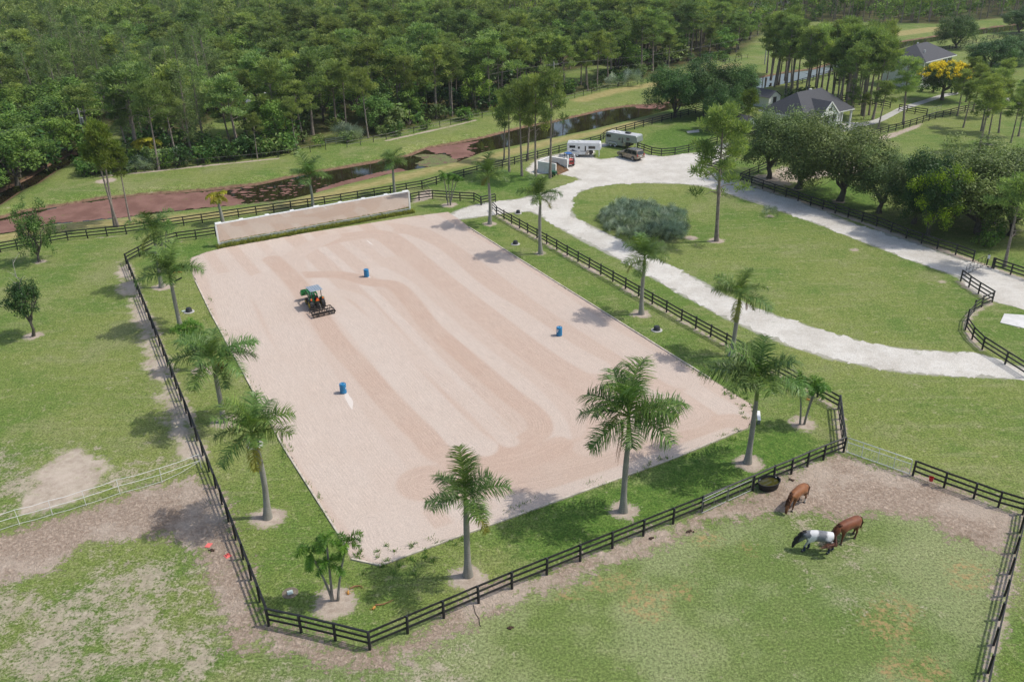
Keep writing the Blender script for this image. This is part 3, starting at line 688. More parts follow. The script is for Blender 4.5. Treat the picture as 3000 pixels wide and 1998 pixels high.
# edging board round the arena (gaps where the sand spills over)
def edging(name, label, pts, group):
    t = thing(name, label, 'edging', G(*pts[0]), 0, group); o = Vector(t.location)
    L = [G(*p) for p in pts]; k = 0
    for i in range(len(L) - 1):
        a, b = L[i], L[i + 1]; n = max(1, round((b - a).length / 3.0))
        for j in range(n):
            p0, p1 = a.lerp(b, j / n), a.lerp(b, (j + 1) / n); m = MB()
            dz = random.uniform(-.015, .015)
            m.bar(p0 - o + Vector((0, 0, .035 + dz)), p1 - o + Vector((0, 0, .035 + dz)), .13, .13)
            m.build('board', MT['curb'], t)
edging('arena_edging', 'pale timber edging along the near short side of the arena', [(1030, 1638), (1115, 1657), (1400, 1552), (1840, 1393), (1998, 1334), (2150, 1270)], 'timber edging round the arena')
edging('arena_edging', 'pale timber edging along the left long side of the arena', [(994, 1568), (833, 1314), (697, 1063), (620, 922), (573, 824)], 'timber edging round the arena')
edging('arena_edging', 'pale timber edging along the right long side of the arena', [(1374, 667), (2080, 1110)], 'timber edging round the arena')

# ------------------------------------------------------------------ the long arena mirror and the hedge at its foot
mA, mB_ = G(641, 712, .53), G(1201, 611, .53); mA.z = mB_.z = 0
mdir = (mB_ - mA); mlen = mdir.length; mrz = math.atan2(mdir.y, mdir.x)
mir = thing('arena_mirror', 'long white framed arena mirror reflecting pink sand behind the clipped hedge', 'mirror', mA, mrz)
_w = mA - Vector((0, 0, CAM_H)); _k = (999 - 657) / FPX; mh = (_k * _w.dot(FW) - _w.dot(UP)) / (UP.z - _k * FW.z)
def mirror_mat():
    t = NT('mirror_glass'); c = t.mix(t.noise(t.obj(), .4, 3), (.74, .72, .68), (.80, .78, .74)); return t.fin(c, .02, Metallic=1.0)
MM = mirror_mat()
m = MB(); m.box((mlen / 2, .03, (.56 + mh - .09) / 2), (mlen - .2, .02, mh - .65)); m.build('mirror_glass', MM, mir)
m = MB(); m.box((mlen / 2, .05, mh - .03), (mlen + .1, .26, .12)); m.build('top_frame', MT['white_paint'], mir)
m = MB(); m.box((mlen / 2, .05, .53), (mlen - .2, .10, .05)); m.build('bottom_frame', MT['white_paint'], mir)
for x in (0, mlen): MB().box((x, .05, mh / 2 - .046), (.2, .22, mh - .092)).build('end_post', MT['white_paint'], mir)
MB().box((mlen / 2, .10, mh / 2 + .05), (mlen - .2, .04, mh - .32)).build('back_board', MT['white_paint'], mir)
for k in range(9):
    x = mlen * k / 8; w = .75 if k in (0, 4, 8) else .5
    MB().box((min(max(x, w / 2), mlen - w / 2), .36, mh - .02), (w, .36, .11)).build('brace_cap', MT['white_paint'], mir)
    MB().bar((min(max(x, w / 2), mlen - w / 2), .3, mh - .1), (min(max(x, w / 2), mlen - w / 2), 1.1, 0), .1, .1).build('brace', MT['white_paint'], mir)
mir.rotation_euler = (rad(0.0), 0, mrz)

rs = np.random.default_rng(88); V, F, T = [], [], []
ed = [(poly([(1115, 1655), (1400, 1552), (1840, 1393), (1998, 1334), (2190, 1254)]), .5, 620), (poly([(994, 1566), (833, 1312), (697, 1061), (573, 823)]), .3, 500), (poly([(1374, 666), (1714, 874), (2204, 1188)]), .3, 420), (poly([(1028, 1636), (1115, 1655), (1250, 1606)]), 1.0, 500), (poly([(2120, 1140), (2204, 1190), (2200, 1235)]), .7, 300)]
for pts, w, n in ed:
    pts = [Vector((p[0], p[1], 0)) for p in pts]; clus = [(rs.random() * (len(pts) - 1), rs.normal() * w) for _ in range(max(6, n // 22))]
    for i in range(n):
        f, off = clus[int(rs.integers(len(clus)))]; f = min(max(f + rs.normal() * .03, 0), len(pts) - 1.001); k = int(f); a = pts[k].lerp(pts[k + 1], f - k); d = (pts[k + 1] - pts[k]).normalized(); q = a + Vector((-d.y, d.x, 0)) * (off + rs.normal() * .12)
        an = rs.random() * 6.28; h_ = rs.uniform(.06, .20); e = Vector((math.cos(an), math.sin(an), 0)); s_ = Vector((-e.y, e.x, 0)) * .025; j = len(V)
        V += [tuple(q - s_), tuple(q + s_), tuple(q + e * h_ * .8 + s_ * .4 + Vector((0, 0, h_ + .02))), tuple(q + e * h_ * .8 - s_ * .4 + Vector((0, 0, h_ + .02)))]; F.append((j, j + 1, j + 2, j + 3)); T += [float(np.clip(rs.normal() * .25 + .5, 0, 1))] * 4
tag(link('edge_weeds', np_mesh('edge_weeds', V, F, MT['broad_leaf'], False, dict(tone=T))), 'thin weeds growing along the arena edging', 'weeds', kind='stuff')
# ------------------------------------------------------------------ foliage generators
def rot_frames(nrm, rs):
    """For unit normals (n,3): two perpendicular axes with a random spin."""
    a = rs.normal(size=nrm.shape); a -= (a * nrm).sum(1, keepdims=True) * nrm; a /= np.linalg.norm(a, axis=1, keepdims=True) + 1e-9
    return a, np.cross(nrm, a)

def leaf_cloud(clumps, n, size, rs, flat=1.0, up=.5, aspect=.45, needle=False, shell=.55, tone_sd=.28, tone0=.5):
    """clumps: (x,y,z,r). Leaf-sized faces spread through each clump. Returns V, F, tone."""
    Vs, Ts = [], []
    for (x, y, z, r) in clumps:
        k = max(3, int(n * (r ** 2))) if n > 0 else -n
        d = rs.normal(size=(k, 3)); d /= np.linalg.norm(d, axis=1, keepdims=True) + 1e-9
        rr = r * (shell + (1 - shell) * rs.random(k)) * np.where(rs.random(k) < .25, rs.random(k), 1.0)
        P = d * rr[:, None] * np.array([1, 1, flat]) + np.array([x, y, z])
        if needle:
            ax = d * .9 + rs.normal(size=(k, 3)) * .5 + np.array([0, 0, up]); ax /= np.linalg.norm(ax, axis=1, keepdims=True)
            _, sd_ = rot_frames(ax, rs); L = size * rs.uniform(.7, 1.3, k)[:, None]; W = L * aspect
            q = np.stack([P - sd_ * W * .5, P + sd_ * W * .5, P + sd_ * W * .32 + ax * L, P - sd_ * W * .32 + ax * L], 1)
        else:
            nn = d * .7 + rs.normal(size=(k, 3)) * .6 + np.array([0, 0, up]); nn /= np.linalg.norm(nn, axis=1, keepdims=True)
            u, v = rot_frames(nn, rs); L = size * rs.uniform(.65, 1.35, k)[:, None]; W = L * aspect
            q = np.stack([P - u * L * .5, P + v * W * .5, P + u * L * .5, P - v * W * .5], 1)
        Vs.append(q.reshape(-1, 3))
        tn = np.clip(tone0 + rs.normal() * tone_sd + rs.normal(size=k) * .16, 0, 1); Ts.append(np.repeat(tn, 4))
    V = np.concatenate(Vs); T = np.concatenate(Ts)
    return V, np.arange(len(V)).reshape(-1, 4), T

def cloud_mesh(name, mat_, clumps, *a, **k):
    V, F, T = leaf_cloud(clumps, *a, **k); return np_mesh(name, V, F, mat_, False, dict(tone=T))

def limb(m, a, b, r0, r1, rs, n=6, sag=.1, seg=4):
    a, b = Vector(a), Vector(b); L = (b - a).length; pts = []
    for i in range(seg + 1):
        t = i / seg; p = a.lerp(b, t)
        if 0 < i < seg: p += Vector(rs.normal(size=3)) * L * .045
        p.z += sag * L * math.sin(PI * t); pts.append(p)
    m.tube(pts, [r0 + (r1 - r0) * i / seg for i in range(seg + 1)], n)
    return pts

def pine(seed, H=15., fine=1, lean=.3, low=.5, spread=1.0, mat_='pine_leaf', bark_='pine_bark'):
    rs = np.random.default_rng(seed); m = MB()
    top = Vector((rs.normal() * lean, rs.normal() * lean, H * .95))
    tp = [Vector((0, 0, -.2)).lerp(top, t) + Vector((math.sin(t * 3 + seed) * .12 * lean * 2, math.cos(t * 2.3 + seed) * .12 * lean * 2, 0)) for t in np.linspace(0, 1, 9)]
    m.tube(tp, [.24 - .19 * t + (.07 if t == 0 else 0) for t in np.linspace(0, 1, 9)], 8)
    cl = []; nl = int(rs.integers(18, 24)); ang = rs.random() * 6
    for i in range(nl):
        t = low + (1 - low) * ((i + .5) / nl) ** .85 * .97; base = Vector((0, 0, 0)).lerp(top, t) ; ang += 2.4 + rs.normal() * .35
        u = (t - low) / (1 - low)
        L = H * .225 * spread * (1.08 - .72 * u ** 1.6) * rs.uniform(.55, 1.2) * (.55 if u < .12 else 1)
        el = rs.uniform(-.05, .35) + .55 * u
        tip = base + Vector((math.cos(ang) * math.cos(el), math.sin(ang) * math.cos(el), math.sin(el))) * L
        limb(m, base, tip, .07 - .03 * u, .015, rs, 5, .08)
        for j in range(int(rs.integers(2, 5)) if u > .1 else 1):
            f = rs.uniform(.5, 1.08); c = base.lerp(tip, f) + Vector((rs.normal() * .5, rs.normal() * .5, rs.uniform(-.1, .45))) * (H / 15)
            cl.append((c.x, c.y, c.z, H / 15 * rs.uniform(.6, 1.15)))
    for j in range(5): cl.append((top.x + rs.normal() * .7, top.y + rs.normal() * .7, top.z + rs.uniform(-.5, .7), H / 15 * rs.uniform(.5, .85)))
    for i in range(int(rs.integers(3, 7))):                                   # dead stubs under the crown
        t = rs.uniform(.35, low + .1); a = rs.random() * 6.28; b = Vector((0, 0, 0)).lerp(top, t); limb(m, b, b + Vector((math.cos(a), math.sin(a), .25)) * rs.uniform(.5, 1.8), .035, .012, rs, 4, 0, 2)
    tm = m.mesh('pine_trunk', MT[bark_], True)
    if fine: cm = cloud_mesh('pine_crown', MT[mat_], cl, 135, .38, rs, flat=.6, up=.75, aspect=.22, needle=True, shell=.35)
    else: cm = cloud_mesh('pine_crown', MT[mat_], cl, 95, .42, rs, flat=.6, up=.85, aspect=.30, needle=True, shell=.35)
    return tm, cm

def broad(seed, H=8., R=3.5, base=.28, fine=1, mat_='oak_leaf', bark_='oak_bark', dens=1.0, stems=5, flat=.9, leaf=.20, irregular=.28, lean=0.):
    rs = np.random.default_rng(seed); m = MB(); z0 = H * base; cl = []
    fork = Vector((rs.normal() * .15 + lean * .3, rs.normal() * .15, z0 * .85))
    m.tube([Vector((0, 0, -.15)), fork * .5 + Vector((rs.normal() * .1, rs.normal() * .1, 0)), fork], [R * .075 + .06, R * .055 + .03, R * .05 + .02], 9)
    zc = (z0 + H) / 2; hz = (H - z0) / 2
    tips = []
    for i in range(stems):
        a = 2 * PI * i / stems + rs.normal() * .3; e = rs.uniform(.35, 1.1)
        tip = Vector((math.cos(a) * R * .7 * math.cos(e) * 1.2 + lean * .5, math.sin(a) * R * .7 * math.cos(e) * 1.2, zc + hz * .55 * math.sin(e)))
        pts = limb(m, fork, tip, R * .035 + .02, .025, rs, 6, .05, 5); tips.append(tip)
        for k in range(4):
            p = pts[int(rs.integers(2, 5))]; q = p + Vector(rs.normal(size=3)) * R * .3; q.z = max(q.z, z0 * .9); limb(m, p, q, .03, .01, rs, 4, 0, 2)
    N = int(74 * dens)
    for i in range(N):
        d = rs.normal(size=3); d /= np.linalg.norm(d); 
        if d[2] < -.75: d[2] *= -.6
        lob = 1 + irregular * math.sin(3 * math.atan2(d[1], d[0]) + seed) * .6 + rs.normal() * irregular * .45
        rr = (.45 + .5 * rs.random() ** .5) * lob
        cl.append((d[0] * R * rr * .92 + lean, d[1] * R * rr * .92, zc + d[2] * hz * rr * .95, R * rs.uniform(.18, .32)))
    tm = m.mesh('tree_trunk', MT[bark_], True)
    cm = cloud_mesh('tree_crown', MT[mat_], cl, (230 if fine else 62) / (R / 3.5) ** (0.6 if fine else 1), leaf * (1 if fine else 1.9), rs, flat=flat, up=.75, aspect=.55, shell=.45)
    return tm, cm

def feather(seed, H=17., mat_='feather_leaf'):
    """Tall airy tree with drooping grey-green sprays."""
    rs = np.random.default_rng(seed); m = MB(); top = Vector((rs.normal() * .5, rs.normal() * .5, H))
    m.tube([Vector((0, 0, -.2)).lerp(top, t) for t in (0, .3, .6, 1)], [.26, .2, .13, .03], 7); cl = []
    for i in range(34):
        t = rs.uniform(.2, 1.0); a = rs.random() * 6.28; L = H * .17 * (1.15 - t) ** .6 * rs.uniform(.6, 1.2); b = Vector((0, 0, 0)).lerp(top, t)
        tip = b + Vector((math.cos(a) * L, math.sin(a) * L, L * rs.uniform(.3, .9))); limb(m, b, tip, .05, .012, rs, 4, .05, 3)
        for f in (.45, .75, 1.05): q = b.lerp(tip, f); cl.append((q.x, q.y, q.z - .2, rs.uniform(.55, 1.0)))
    tm = m.mesh('tree_trunk', MT['pine_bark'], True)
    cm = cloud_mesh('tree_crown', MT[mat_], cl, 40, .48, rs, flat=1.1, up=.25, aspect=.16, needle=True, shell=.2)
    return tm, cm

def shrub_mesh(seed, mat_='broad_leaf', H=3., R=1.7, n=110, leaf=.3):
    rs = np.random.default_rng(seed); cl = []; m = MB()
    for i in range(16):
        a = rs.random() * 6.28; r = R * rs.random() ** .5 * .8; z = H * rs.uniform(.25, .85) * (1 - .35 * (r / R) ** 2); cl.append((math.cos(a) * r, math.sin(a) * r, z, R * rs.uniform(.3, .48)))
        if i < 6: m.tube([(0, 0, -.05), (math.cos(a) * r * .4, math.sin(a) * r * .4, z * .5), (math.cos(a) * r, math.sin(a) * r, z)], [.05, .035, .012], 5)
    return m.mesh('shrub_stems', MT['oak_bark'], True), cloud_mesh('shrub_leaves', MT[mat_], cl, n / R ** 1.2, leaf, rs, flat=.9, up=.5, aspect=.5, shell=.35)

# ------------------------------------------------------------------ palm fronds
def frond_mesh(seed, L=3.2, up0=50., droop=60., nl=46, leaf=.62, mat_='palm_leaf', hang=.55, width=.055, yellow=0., vshape=.35):
    rs = np.random.default_rng(seed); K = 16; th0, th1 = rad(up0), rad(-droop); p = np.zeros(3); pts = [p.copy()]; tang = []
    for i in range(K):
        s = (i + .5) / K; th = th0 + (th1 - th0) * s ** 1.25; d = np.array([math.cos(th), 0, math.sin(th)]); tang.append(d); p = p + d * L / K; pts.append(p.copy())
    tang.append(tang[-1]); pts = np.array(pts); tang = np.array(tang)
    V, F, T, Y = [], [], [], []
    def quad(a, b, c, d, t, y):
        n = len(V); V.extend([a, b, c, d]); F.append((n, n + 1, n + 2, n + 3)); T.extend([t] * 4); Y.extend([y] * 4)
    wr = .045 * L / 3.2                                                       # the midrib as two crossed ribbons
    for i in range(K):
        w0, w1 = wr * (1 - i / K) + .008, wr * (1 - (i + 1) / K) + .008
        for ax in (np.array([0, 1, 0]), np.cross(tang[i], [0, 1, 0])):
            quad(pts[i] - ax * w0, pts[i] + ax * w0, pts[i + 1] + ax * w1, pts[i + 1] - ax * w1, .95, yellow)
    for i in range(nl):
        s = .13 + .87 * (i + .5) / nl; f = s * K; k = min(int(f), K - 1); q = pts[k] + (pts[k + 1] - pts[k]) * (f - k); tg = tang[k]; nm = np.cross([0, 1, 0], tg) * -1
        if nm[2] < 0: nm = -nm
        ll = leaf * (.5 + .9 * math.sin(PI * min(s * .93 + .04, 1)) ** .7) * (.72 if s > .93 else 1)
        for sd_ in (-1, 1):
            a = rs.uniform(.30, .75) ; d = tg * math.sin(a) + np.array([0, sd_, 0]) * math.cos(a) + nm * rs.uniform(-.15 - vshape * .5, vshape * 1.6) ; d /= np.linalg.norm(d)
            l1 = ll * rs.uniform(.85, 1.1); h = hang * rs.uniform(.6, 1.4); mid = q + d * l1 * .5; d2 = d + np.array([0, 0, -h * 1.3]); d2 /= np.linalg.norm(d2); tip = mid + d2 * l1 * .55
            wv = np.cross(d, nm); wv = wv / (np.linalg.norm(wv) + 1e-9) * width * rs.uniform(.8, 1.2); t = np.clip(.45 + rs.normal() * .2, 0, 1); y = yellow if yellow else 0.
            quad(q - wv * .5, q + wv * .5, mid + wv * .55, mid - wv * .55, t, y); quad(mid - wv * .55, mid + wv * .55, tip + wv * .12, tip - wv * .12, t, y)
    return np_mesh('palm_frond', V, F, MT[mat_], False, dict(tone=T, tip=Y))

FROND = {}
def frond(kind, k):
    if (kind, k) not in FROND:
        spec = {'royal': [(84, -30, .2), (70, -2, .28), (54, 22, .36), (36, 38, .42), (18, 46, .5), (-4, 58, .6), (46, 5, .3), (26, 22, .4)]}.get(kind, [(72, 40, .5), (50, 70, .6), (28, 80, .7), (5, 85, .7), (40, 60, .6)])
        u, d, h = spec[k % len(spec)]
        if kind == 'royal': FROND[kind, k] = frond_mesh(100 + k, 3.2, u, d, 62, .80, 'palm_leaf', h + .1, .046, 0, .5)
        elif kind == 'royal_old': FROND[kind, k] = frond_mesh(150 + k, 3.0, -12, 80, 48, .55, 'palm_leaf', .8, .05, .8)
        elif kind == 'yellow': FROND[kind, k] = frond_mesh(200 + k, 1.5, u, d, 26, .42, 'yellow_palm_leaf', h, .075)
        elif kind == 'clump': FROND[kind, k] = frond_mesh(300 + k, 1.6, u, d, 32, .42, 'clump_palm_leaf', h, .055, 0, .9)
        else: FROND[kind, k] = frond_mesh(400 + k, 2.6, u, d, 34, .6, 'broad_leaf', h, .07)
    return FROND[kind, k]

def royal_palm(label, base, tt, fo, L=3.2, n=13, seed=0, old=1, group='royal palms round the arena'):
    rs = np.random.default_rng(900 + seed); B = G(*base)
    t = thing('royal_palm', label, 'palm tree', B, 0, group)
    T1 = at_h(base, tt) - B; F1 = at_h(base, fo) - B
    if F1.z < T1.z + .55: F1 = T1 + Vector((T1.x * .08, T1.y * .08, .9))
    bow_ = rs.normal(size=2) * .07; m = MB(); N = 12; k = T1.z / 5.0; s = .9 + .1 * min(k, 1.5)
    m.tube([Vector((0, 0, -.1)) + (T1 + Vector((0, 0, .1))) * q + Vector((math.sin(q * PI) * bow_[0], math.sin(q * PI) * bow_[1], 0)) for q in np.linspace(0, 1, N)],
           [s * r for r in (.36, .28, .23, .205, .195, .19, .19, .19, .185, .175, .16, .14)], 14)
    m.build('trunk', MT['palm_bark'], t, smooth=True)
    m = MB(); m.tube([T1.lerp(F1, q) for q in (0, .2, .6, 1.0)], [.15 * s, .155 * s, .12 * s, .075 * s], 12); m.build('crownshaft', MT['crownshaft'], t, smooth=True)
    a = rs.random() * 6.28; order = [0, 1, 1, 6, 2, 2, 7, 3, 3, 7, 4, 4, 2, 5, 6, 3]
    for i in range(n):
        o = link('frond', frond('royal', order[i % len(order)]), t); a += 2.4 + rs.normal() * .18
        o.location = F1 - Vector((0, 0, .035 * i)); o.rotation_euler = (rs.normal() * .2, rs.normal() * .14, a); q = L / 3.2 * rs.uniform(.8, 1.12); o.scale = (q, q, q)
    for i in range(old):
        o = link('frond', frond('royal_old', i % 2), t); a += 2.4; o.location = F1 - Vector((0, 0, .45)); o.rotation_euler = (0, 0, a); q = L / 3.2 * .9; o.scale = (q,) * 3; o['label'] = 'yellowing lower frond'
    m = MB(); m.tube([F1 - Vector((0, 0, .1)), F1 + Vector((.03, .02, L * .42))], [.05, .012], 6); m.build('spear_leaf', MT['crownshaft'], t, smooth=True)
    return t

def clump_palm(label, base, tops, seed=0, L=1.5, group='clumps of small feather palms'):
    rs = np.random.default_rng(700 + seed); B = G(*base); t = thing('clump_palm', label, 'palm clump', B, 0, group)
    for j, tp in enumerate(tops):
        T1 = at_h(base, tp) - B; m = MB(); b0 = Vector((T1.x, T1.y, 0)); b0 = b0.normalized() * .16 if b0.length > .01 else Vector((.05, 0, 0))
        mid = b0 * 1.0 + (T1 - b0) * .5 + Vector((T1.x, T1.y, 0)) * -.13
        pts = [b0 * (1 - q) ** 2 + mid * (2 * q * (1 - q)) + T1 * (q * q) for q in [k / 8 for k in range(9)]]; pts[0].z = -.08
        m.tube(pts, [.10, .085, .075, .07, .066, .063, .06, .058, .055], 9); m.build('stem', MT['thin_bark'], t, smooth=True)
        d = (pts[-1] - pts[-2]).normalized(); cs = T1 + d * .45; MB().tube([T1, T1 + d * .2, cs], [.06, .065, .04], 8).build('crownshaft', MT['crownshaft'], t, smooth=True)
        a = rs.random() * 6.28
        for i in range(8):
            o = link('frond', frond('clump', [0, 1, 4, 2, 2, 4, 3, 2][i]), t); a += 2.4 + rs.normal() * .2; o.location = cs - Vector((0, 0, .02 * i)); o.rotation_euler = (rs.normal() * .12, rs.normal() * .1, a); q = L / 1.6 * rs.uniform(.85, 1.12); o.scale = (q,) * 3
    return t

ROY = [('royal palm before the near short side, its shadow reaching the small palm clump', (1371, 1685), (1365, 1478), (1362, 1448), 3.0, 12, 1),
       ('tallest royal palm, dark crown over the sand, dead brown frond along its trunk', (1826, 1497), (1841, 1290), (1843, 1205), 4.1, 15, 1),
       ('royal palm beside the right corner of the arena, near the water trough', (2190, 1355), (2216, 1172), (2222, 1108), 3.9, 15, 0),
       ('royal palm just behind the large palm at the right corner of the arena', (2143, 1042), (2166, 893), (2168, 858), 3.2, 12, 2),
       ('royal palm by the right fence, its crown level with the palmetto thicket', (1879, 920), (1888, 776), (1889, 750), 3.0, 12, 1),
       ('royal palm by the right fence, near the start of the gravel spur', (1584, 744), (1583, 600), (1580, 572), 3.0, 12, 1),
       ('royal palm where the gravel spur meets the far right arena corner', (1435, 657), (1432, 536), (1430, 510), 3.0, 12, 1),
       ('royal palm behind the right end of the mirror', (1157, 570), (1151, 500), (1150, 472), 3.0, 12, 0),
       ('royal palm behind the middle of the mirror', (917, 611), (909, 541), (905, 512), 3.5, 13, 0),
       ('royal palm at the back left corner of the arena, farthest of the left row', (474, 842), (454, 712), (447, 672), 3.1, 13, 1),
       ('royal palm of the left row with a floodlight, beside a black tub', (530, 962), (502, 832), (496, 794), 3.6, 14, 0),
       ('royal palm of the left row with orange fruit stalks under its crown', (656, 1235), (629, 1088), (623, 1045), 3.6, 14, 2),
       ('royal palm of the left row nearest the camera, in a pale sand ring', (784, 1517), (749, 1302), (735, 1258), 3.2, 13, 2)]
for i, r in enumerate(ROY): royal_palm(*r[:4], L=r[4] * .95, n=r[5], seed=i, old=r[6])
yp = thing('royal_palm', 'small yellowing palm behind the left end of the mirror', 'palm tree', G(655, 656), 0, 'royal palms round the arena')
T1 = at_h((655, 656), (638, 588)) - Vector(yp.location)
MB().tube([Vector((0, 0, -.1)), T1 * .5, T1], [.27, .21, .14], 12).build('trunk', MT['palm_bark'], yp, smooth=True)
MB().tube([T1, T1 + Vector((-.05, 0, .5))], [.14, .07], 10).build('crownshaft', MT['crownshaft'], yp, smooth=True)
for i in range(10):
    o = link('frond', frond('yellow', i % 5), yp); o.location = T1 + Vector((-.05, 0, .48)); o.rotation_euler = (.05, 0, i * 2.4 + .3); o.scale = (1.15,) * 3
CLP = [('four stemmed small palm clump in the near left corner of the arena lawn', (982, 1758), [(918, 1635), (958, 1602), (966, 1668), (1012, 1606)], 1.1),
       ('three stemmed small palm clump near the right fence corner', (2350, 1243), [(2346, 1135), (2384, 1145), (2392, 1138)], 1.15),
       ('slender palm clump beside the black fence behind the far right arena corner', (1316, 602), [(1300, 522), (1313, 530), (1328, 526), (1338, 532)], 1.0),
       ('small palm clump hidden behind the left row palm with orange fruit stalks', (598, 1085), [(540, 975), (560, 968), (575, 985)], 1.25),
       ('thin palm clump by the back left corner of the arena', (482, 740), [(467, 672), (488, 668)], 1.05)]
for i, (lb, b, tp, L) in enumerate(CLP): clump_palm(lb, b, tp, i, L)

# ------------------------------------------------------------------ single trees round the grounds
def plant(name, label, cat, meshes, pos, h=None, H0=1., rz=0., group=None, s=None, parts=('trunk', 'crown'), wide=1.):
    B = G(*pos) if len(pos) == 2 else Vector(pos); t = thing(name, label, cat, B, rz, group); k = s if s else h / H0; t.scale = (k * wide, k * wide, k)
    for nm, me in zip(parts, meshes): link(nm, me, t)
    return t
P_FINE = [pine(11, 15, 1, .35, .56), pine(12, 15, 1, .5, .62, .9), pine(13, 15, 1, .3, .45, 1.05)]
P_FAR = [pine(20 + i, 15, 0, .4, (.48, .55, .44, .58, .50, .46)[i], (1.15, 1.05, 1.25, 1.1, 1.2, 1.0)[i]) for i in range(6)]
def pine_at(label, b, top, k, rz=0., group='pines on the grounds', wide=1., ms=None):
    return plant('pine_tree', label, 'pine', (ms or P_FINE)[k], b, hgt(b, top), 15.2, rz, group, wide=wide)
tall = pine(41, 15, 1, .35, .33, 1.05)
pine_at('tall lone pine on the oval lawn beside the upper gravel lane', (2098, 706), 305, 0, .4, ms=[tall])
lime = pine(42, 12, 1, .3, .5, 1.1, 'lime_pine_leaf')
plant('pine_tree', 'light green pine rising behind the lone pine, left of the barn', 'pine', lime, (2185, 420), hgt((2185, 420), 262), 12.2, 0, 'pines on the grounds')
for i, (b, ty, lb) in enumerate([((1493, 504), 262, 'leftmost leaning pine of the close group by the canal fence'), ((1531, 515), 240, 'pine with a bent lower stem in the close group by the canal fence'), ((1570, 517), 222, 'pine standing left of the white manure bin in the close group'),
                                 ((1610, 523), 205, 'pine right in front of the white manure bin in the close group'), ((1476, 470), 275, 'pine at the back of the close group, on the canal bank side'), ((1545, 470), 218, 'pine behind the fence in the middle of the close group')]):
    pine_at(lb, b, ty, i % 3, i * 1.3, 'pines in the close group by the fence', .85)
sl_pine = pine(43, 14, 1, 1.1, .62, .8, 'lime_pine_leaf')
for b, ty, lb, rz in [((340, 664), 355, 'twin trunk pine before the red weed, the taller', .3), ((348, 664), 380, 'twin trunk pine before the red weed, the lower', 2.2), ((385, 648), 430, 'thin young pine right of the twin trunk pine', 1.)]:
    plant('pine_tree', lb, 'pine', sl_pine, b, hgt(b, ty), 14.2, rz, 'pines on the grounds', wide=.8)
RP = [((2869, 445), 250, 'leaning pine on the right lawn, nearest of the pair'), ((2893, 425), 262, 'pine close behind the leaning one on the right lawn'), ((2646, 366), 168, 'slim pine beside the concrete walk'), ((2573, 379), 240, 'small pine right of the barn apron'),
      ((2945, 783), 520, 'big pine trunk at the right edge by the lane gate'), ((2805, 340), 205, 'bushy pine right of the yellow tree'), ((2848, 330), 190, 'bushy pine behind the lawn pair'), ((2822, 375), 240, 'small pine right of the yellow tree'), ((2895, 345), 200, 'pine by the far paddock rails'), ((2960, 420), 285, 'pine at the right edge of the lawn'), ((2990, 330), 215, 'pine beside the far right driveway'),
      ((2490, 355), 252, 'small pine left of the concrete walk'), ((2530, 350), 275, 'smallest pine beside the barn lawn'), ((2980, 640), 470, 'pine leaning in from the right edge above the lane'), ((2465, 300), 190, 'pine behind the barn roof, at the right'), ((2930, 300), 175, 'pine with a bare top right of the yellow tree'), ((2875, 385), 215, 'broad pine right of the slim walk pine'), ((2925, 390), 230, 'broad pine at the edge of the right lawn'), ((2830, 300), 170, 'pine between the yellow tree and the far drive'), ((2985, 400), 250, 'pine leaning over the lawn at the right edge'), ((2620, 250), 150, 'pine left of the white house wall'), ((2590, 270), 160, 'pine at the right end of the grove')]
for i, (b, ty, lb) in enumerate(RP): pine_at(lb, b, ty, i % 3, i * 1.7, 'pines on the grounds', 1.2)
rs = np.random.default_rng(77)
for i in range(52):
    u = rs.random(); x = 2235 + 330 * u + rs.normal() * 8; y = 262 + 82 * u + rs.normal() * 20 - 24
    plant('pine_tree', 'tall pine in the grove behind the dark roofed barn', 'pine', P_FINE[i % 3], (x, y), rs.uniform(12.5, 16.5), 15.2, rs.random() * 6, 'pines of the grove behind the barn', wide=1.05)

O_ = [broad(60 + i, 8.6, 4.7, .17, 1, 'oak_leaf', dens=1.35, stems=6) for i in range(3)]
D_ = [broad(70 + i, 10, 5.2, .10, 1, 'dark_leaf', dens=1.5, stems=6, leaf=.23) for i in range(2)]
OAK = [((2253, 523), 318, 'oak at the left end of the row, in front of the barn', 0, 1.), ((2336, 553), 330, 'oak standing below the barn roof, second in the row', 1, 1.15), ((2459, 589), 355, 'oak with a pale forked trunk in the middle of the row', 2, 1.15), ((2576, 625), 440, 'oak right of the forked one, its crown over the fence', 0, 1.1),
       ((2868, 685), 450, 'big oak at the right end of the row', 1, 1.35), ((2790, 640), 425, 'oak behind the lime leaved tree', 2, 1.1), ((2960, 690), 455, 'oak at the right picture edge', 0, 1.1), ((2675, 655), 470, 'low oak just left of the lime leaved tree', 1, 1.0), ((2905, 655), 425, 'oak filling the gap behind the big right end oak', 0, 1.2), ((2835, 620), 430, 'rear oak behind the right end of the row', 2, 1.1)]
for i, (b, ty, lb, k, w) in enumerate(OAK): plant('oak_tree', lb, 'oak', O_[k], b, hgt(b, ty), 8.7, i * 1.1, 'oaks along the lane fence', wide=w)
lm = broad(81, 9, 3.6, .1, 1, 'lime_leaf', dens=1.0, stems=5, irregular=.5)
t = plant('lime_tree', 'dark tree with bright lime new leaves between the oaks', 'tree', D_[0], (2715, 690), hgt((2715, 690), 455), 10, 0, wide=.8)
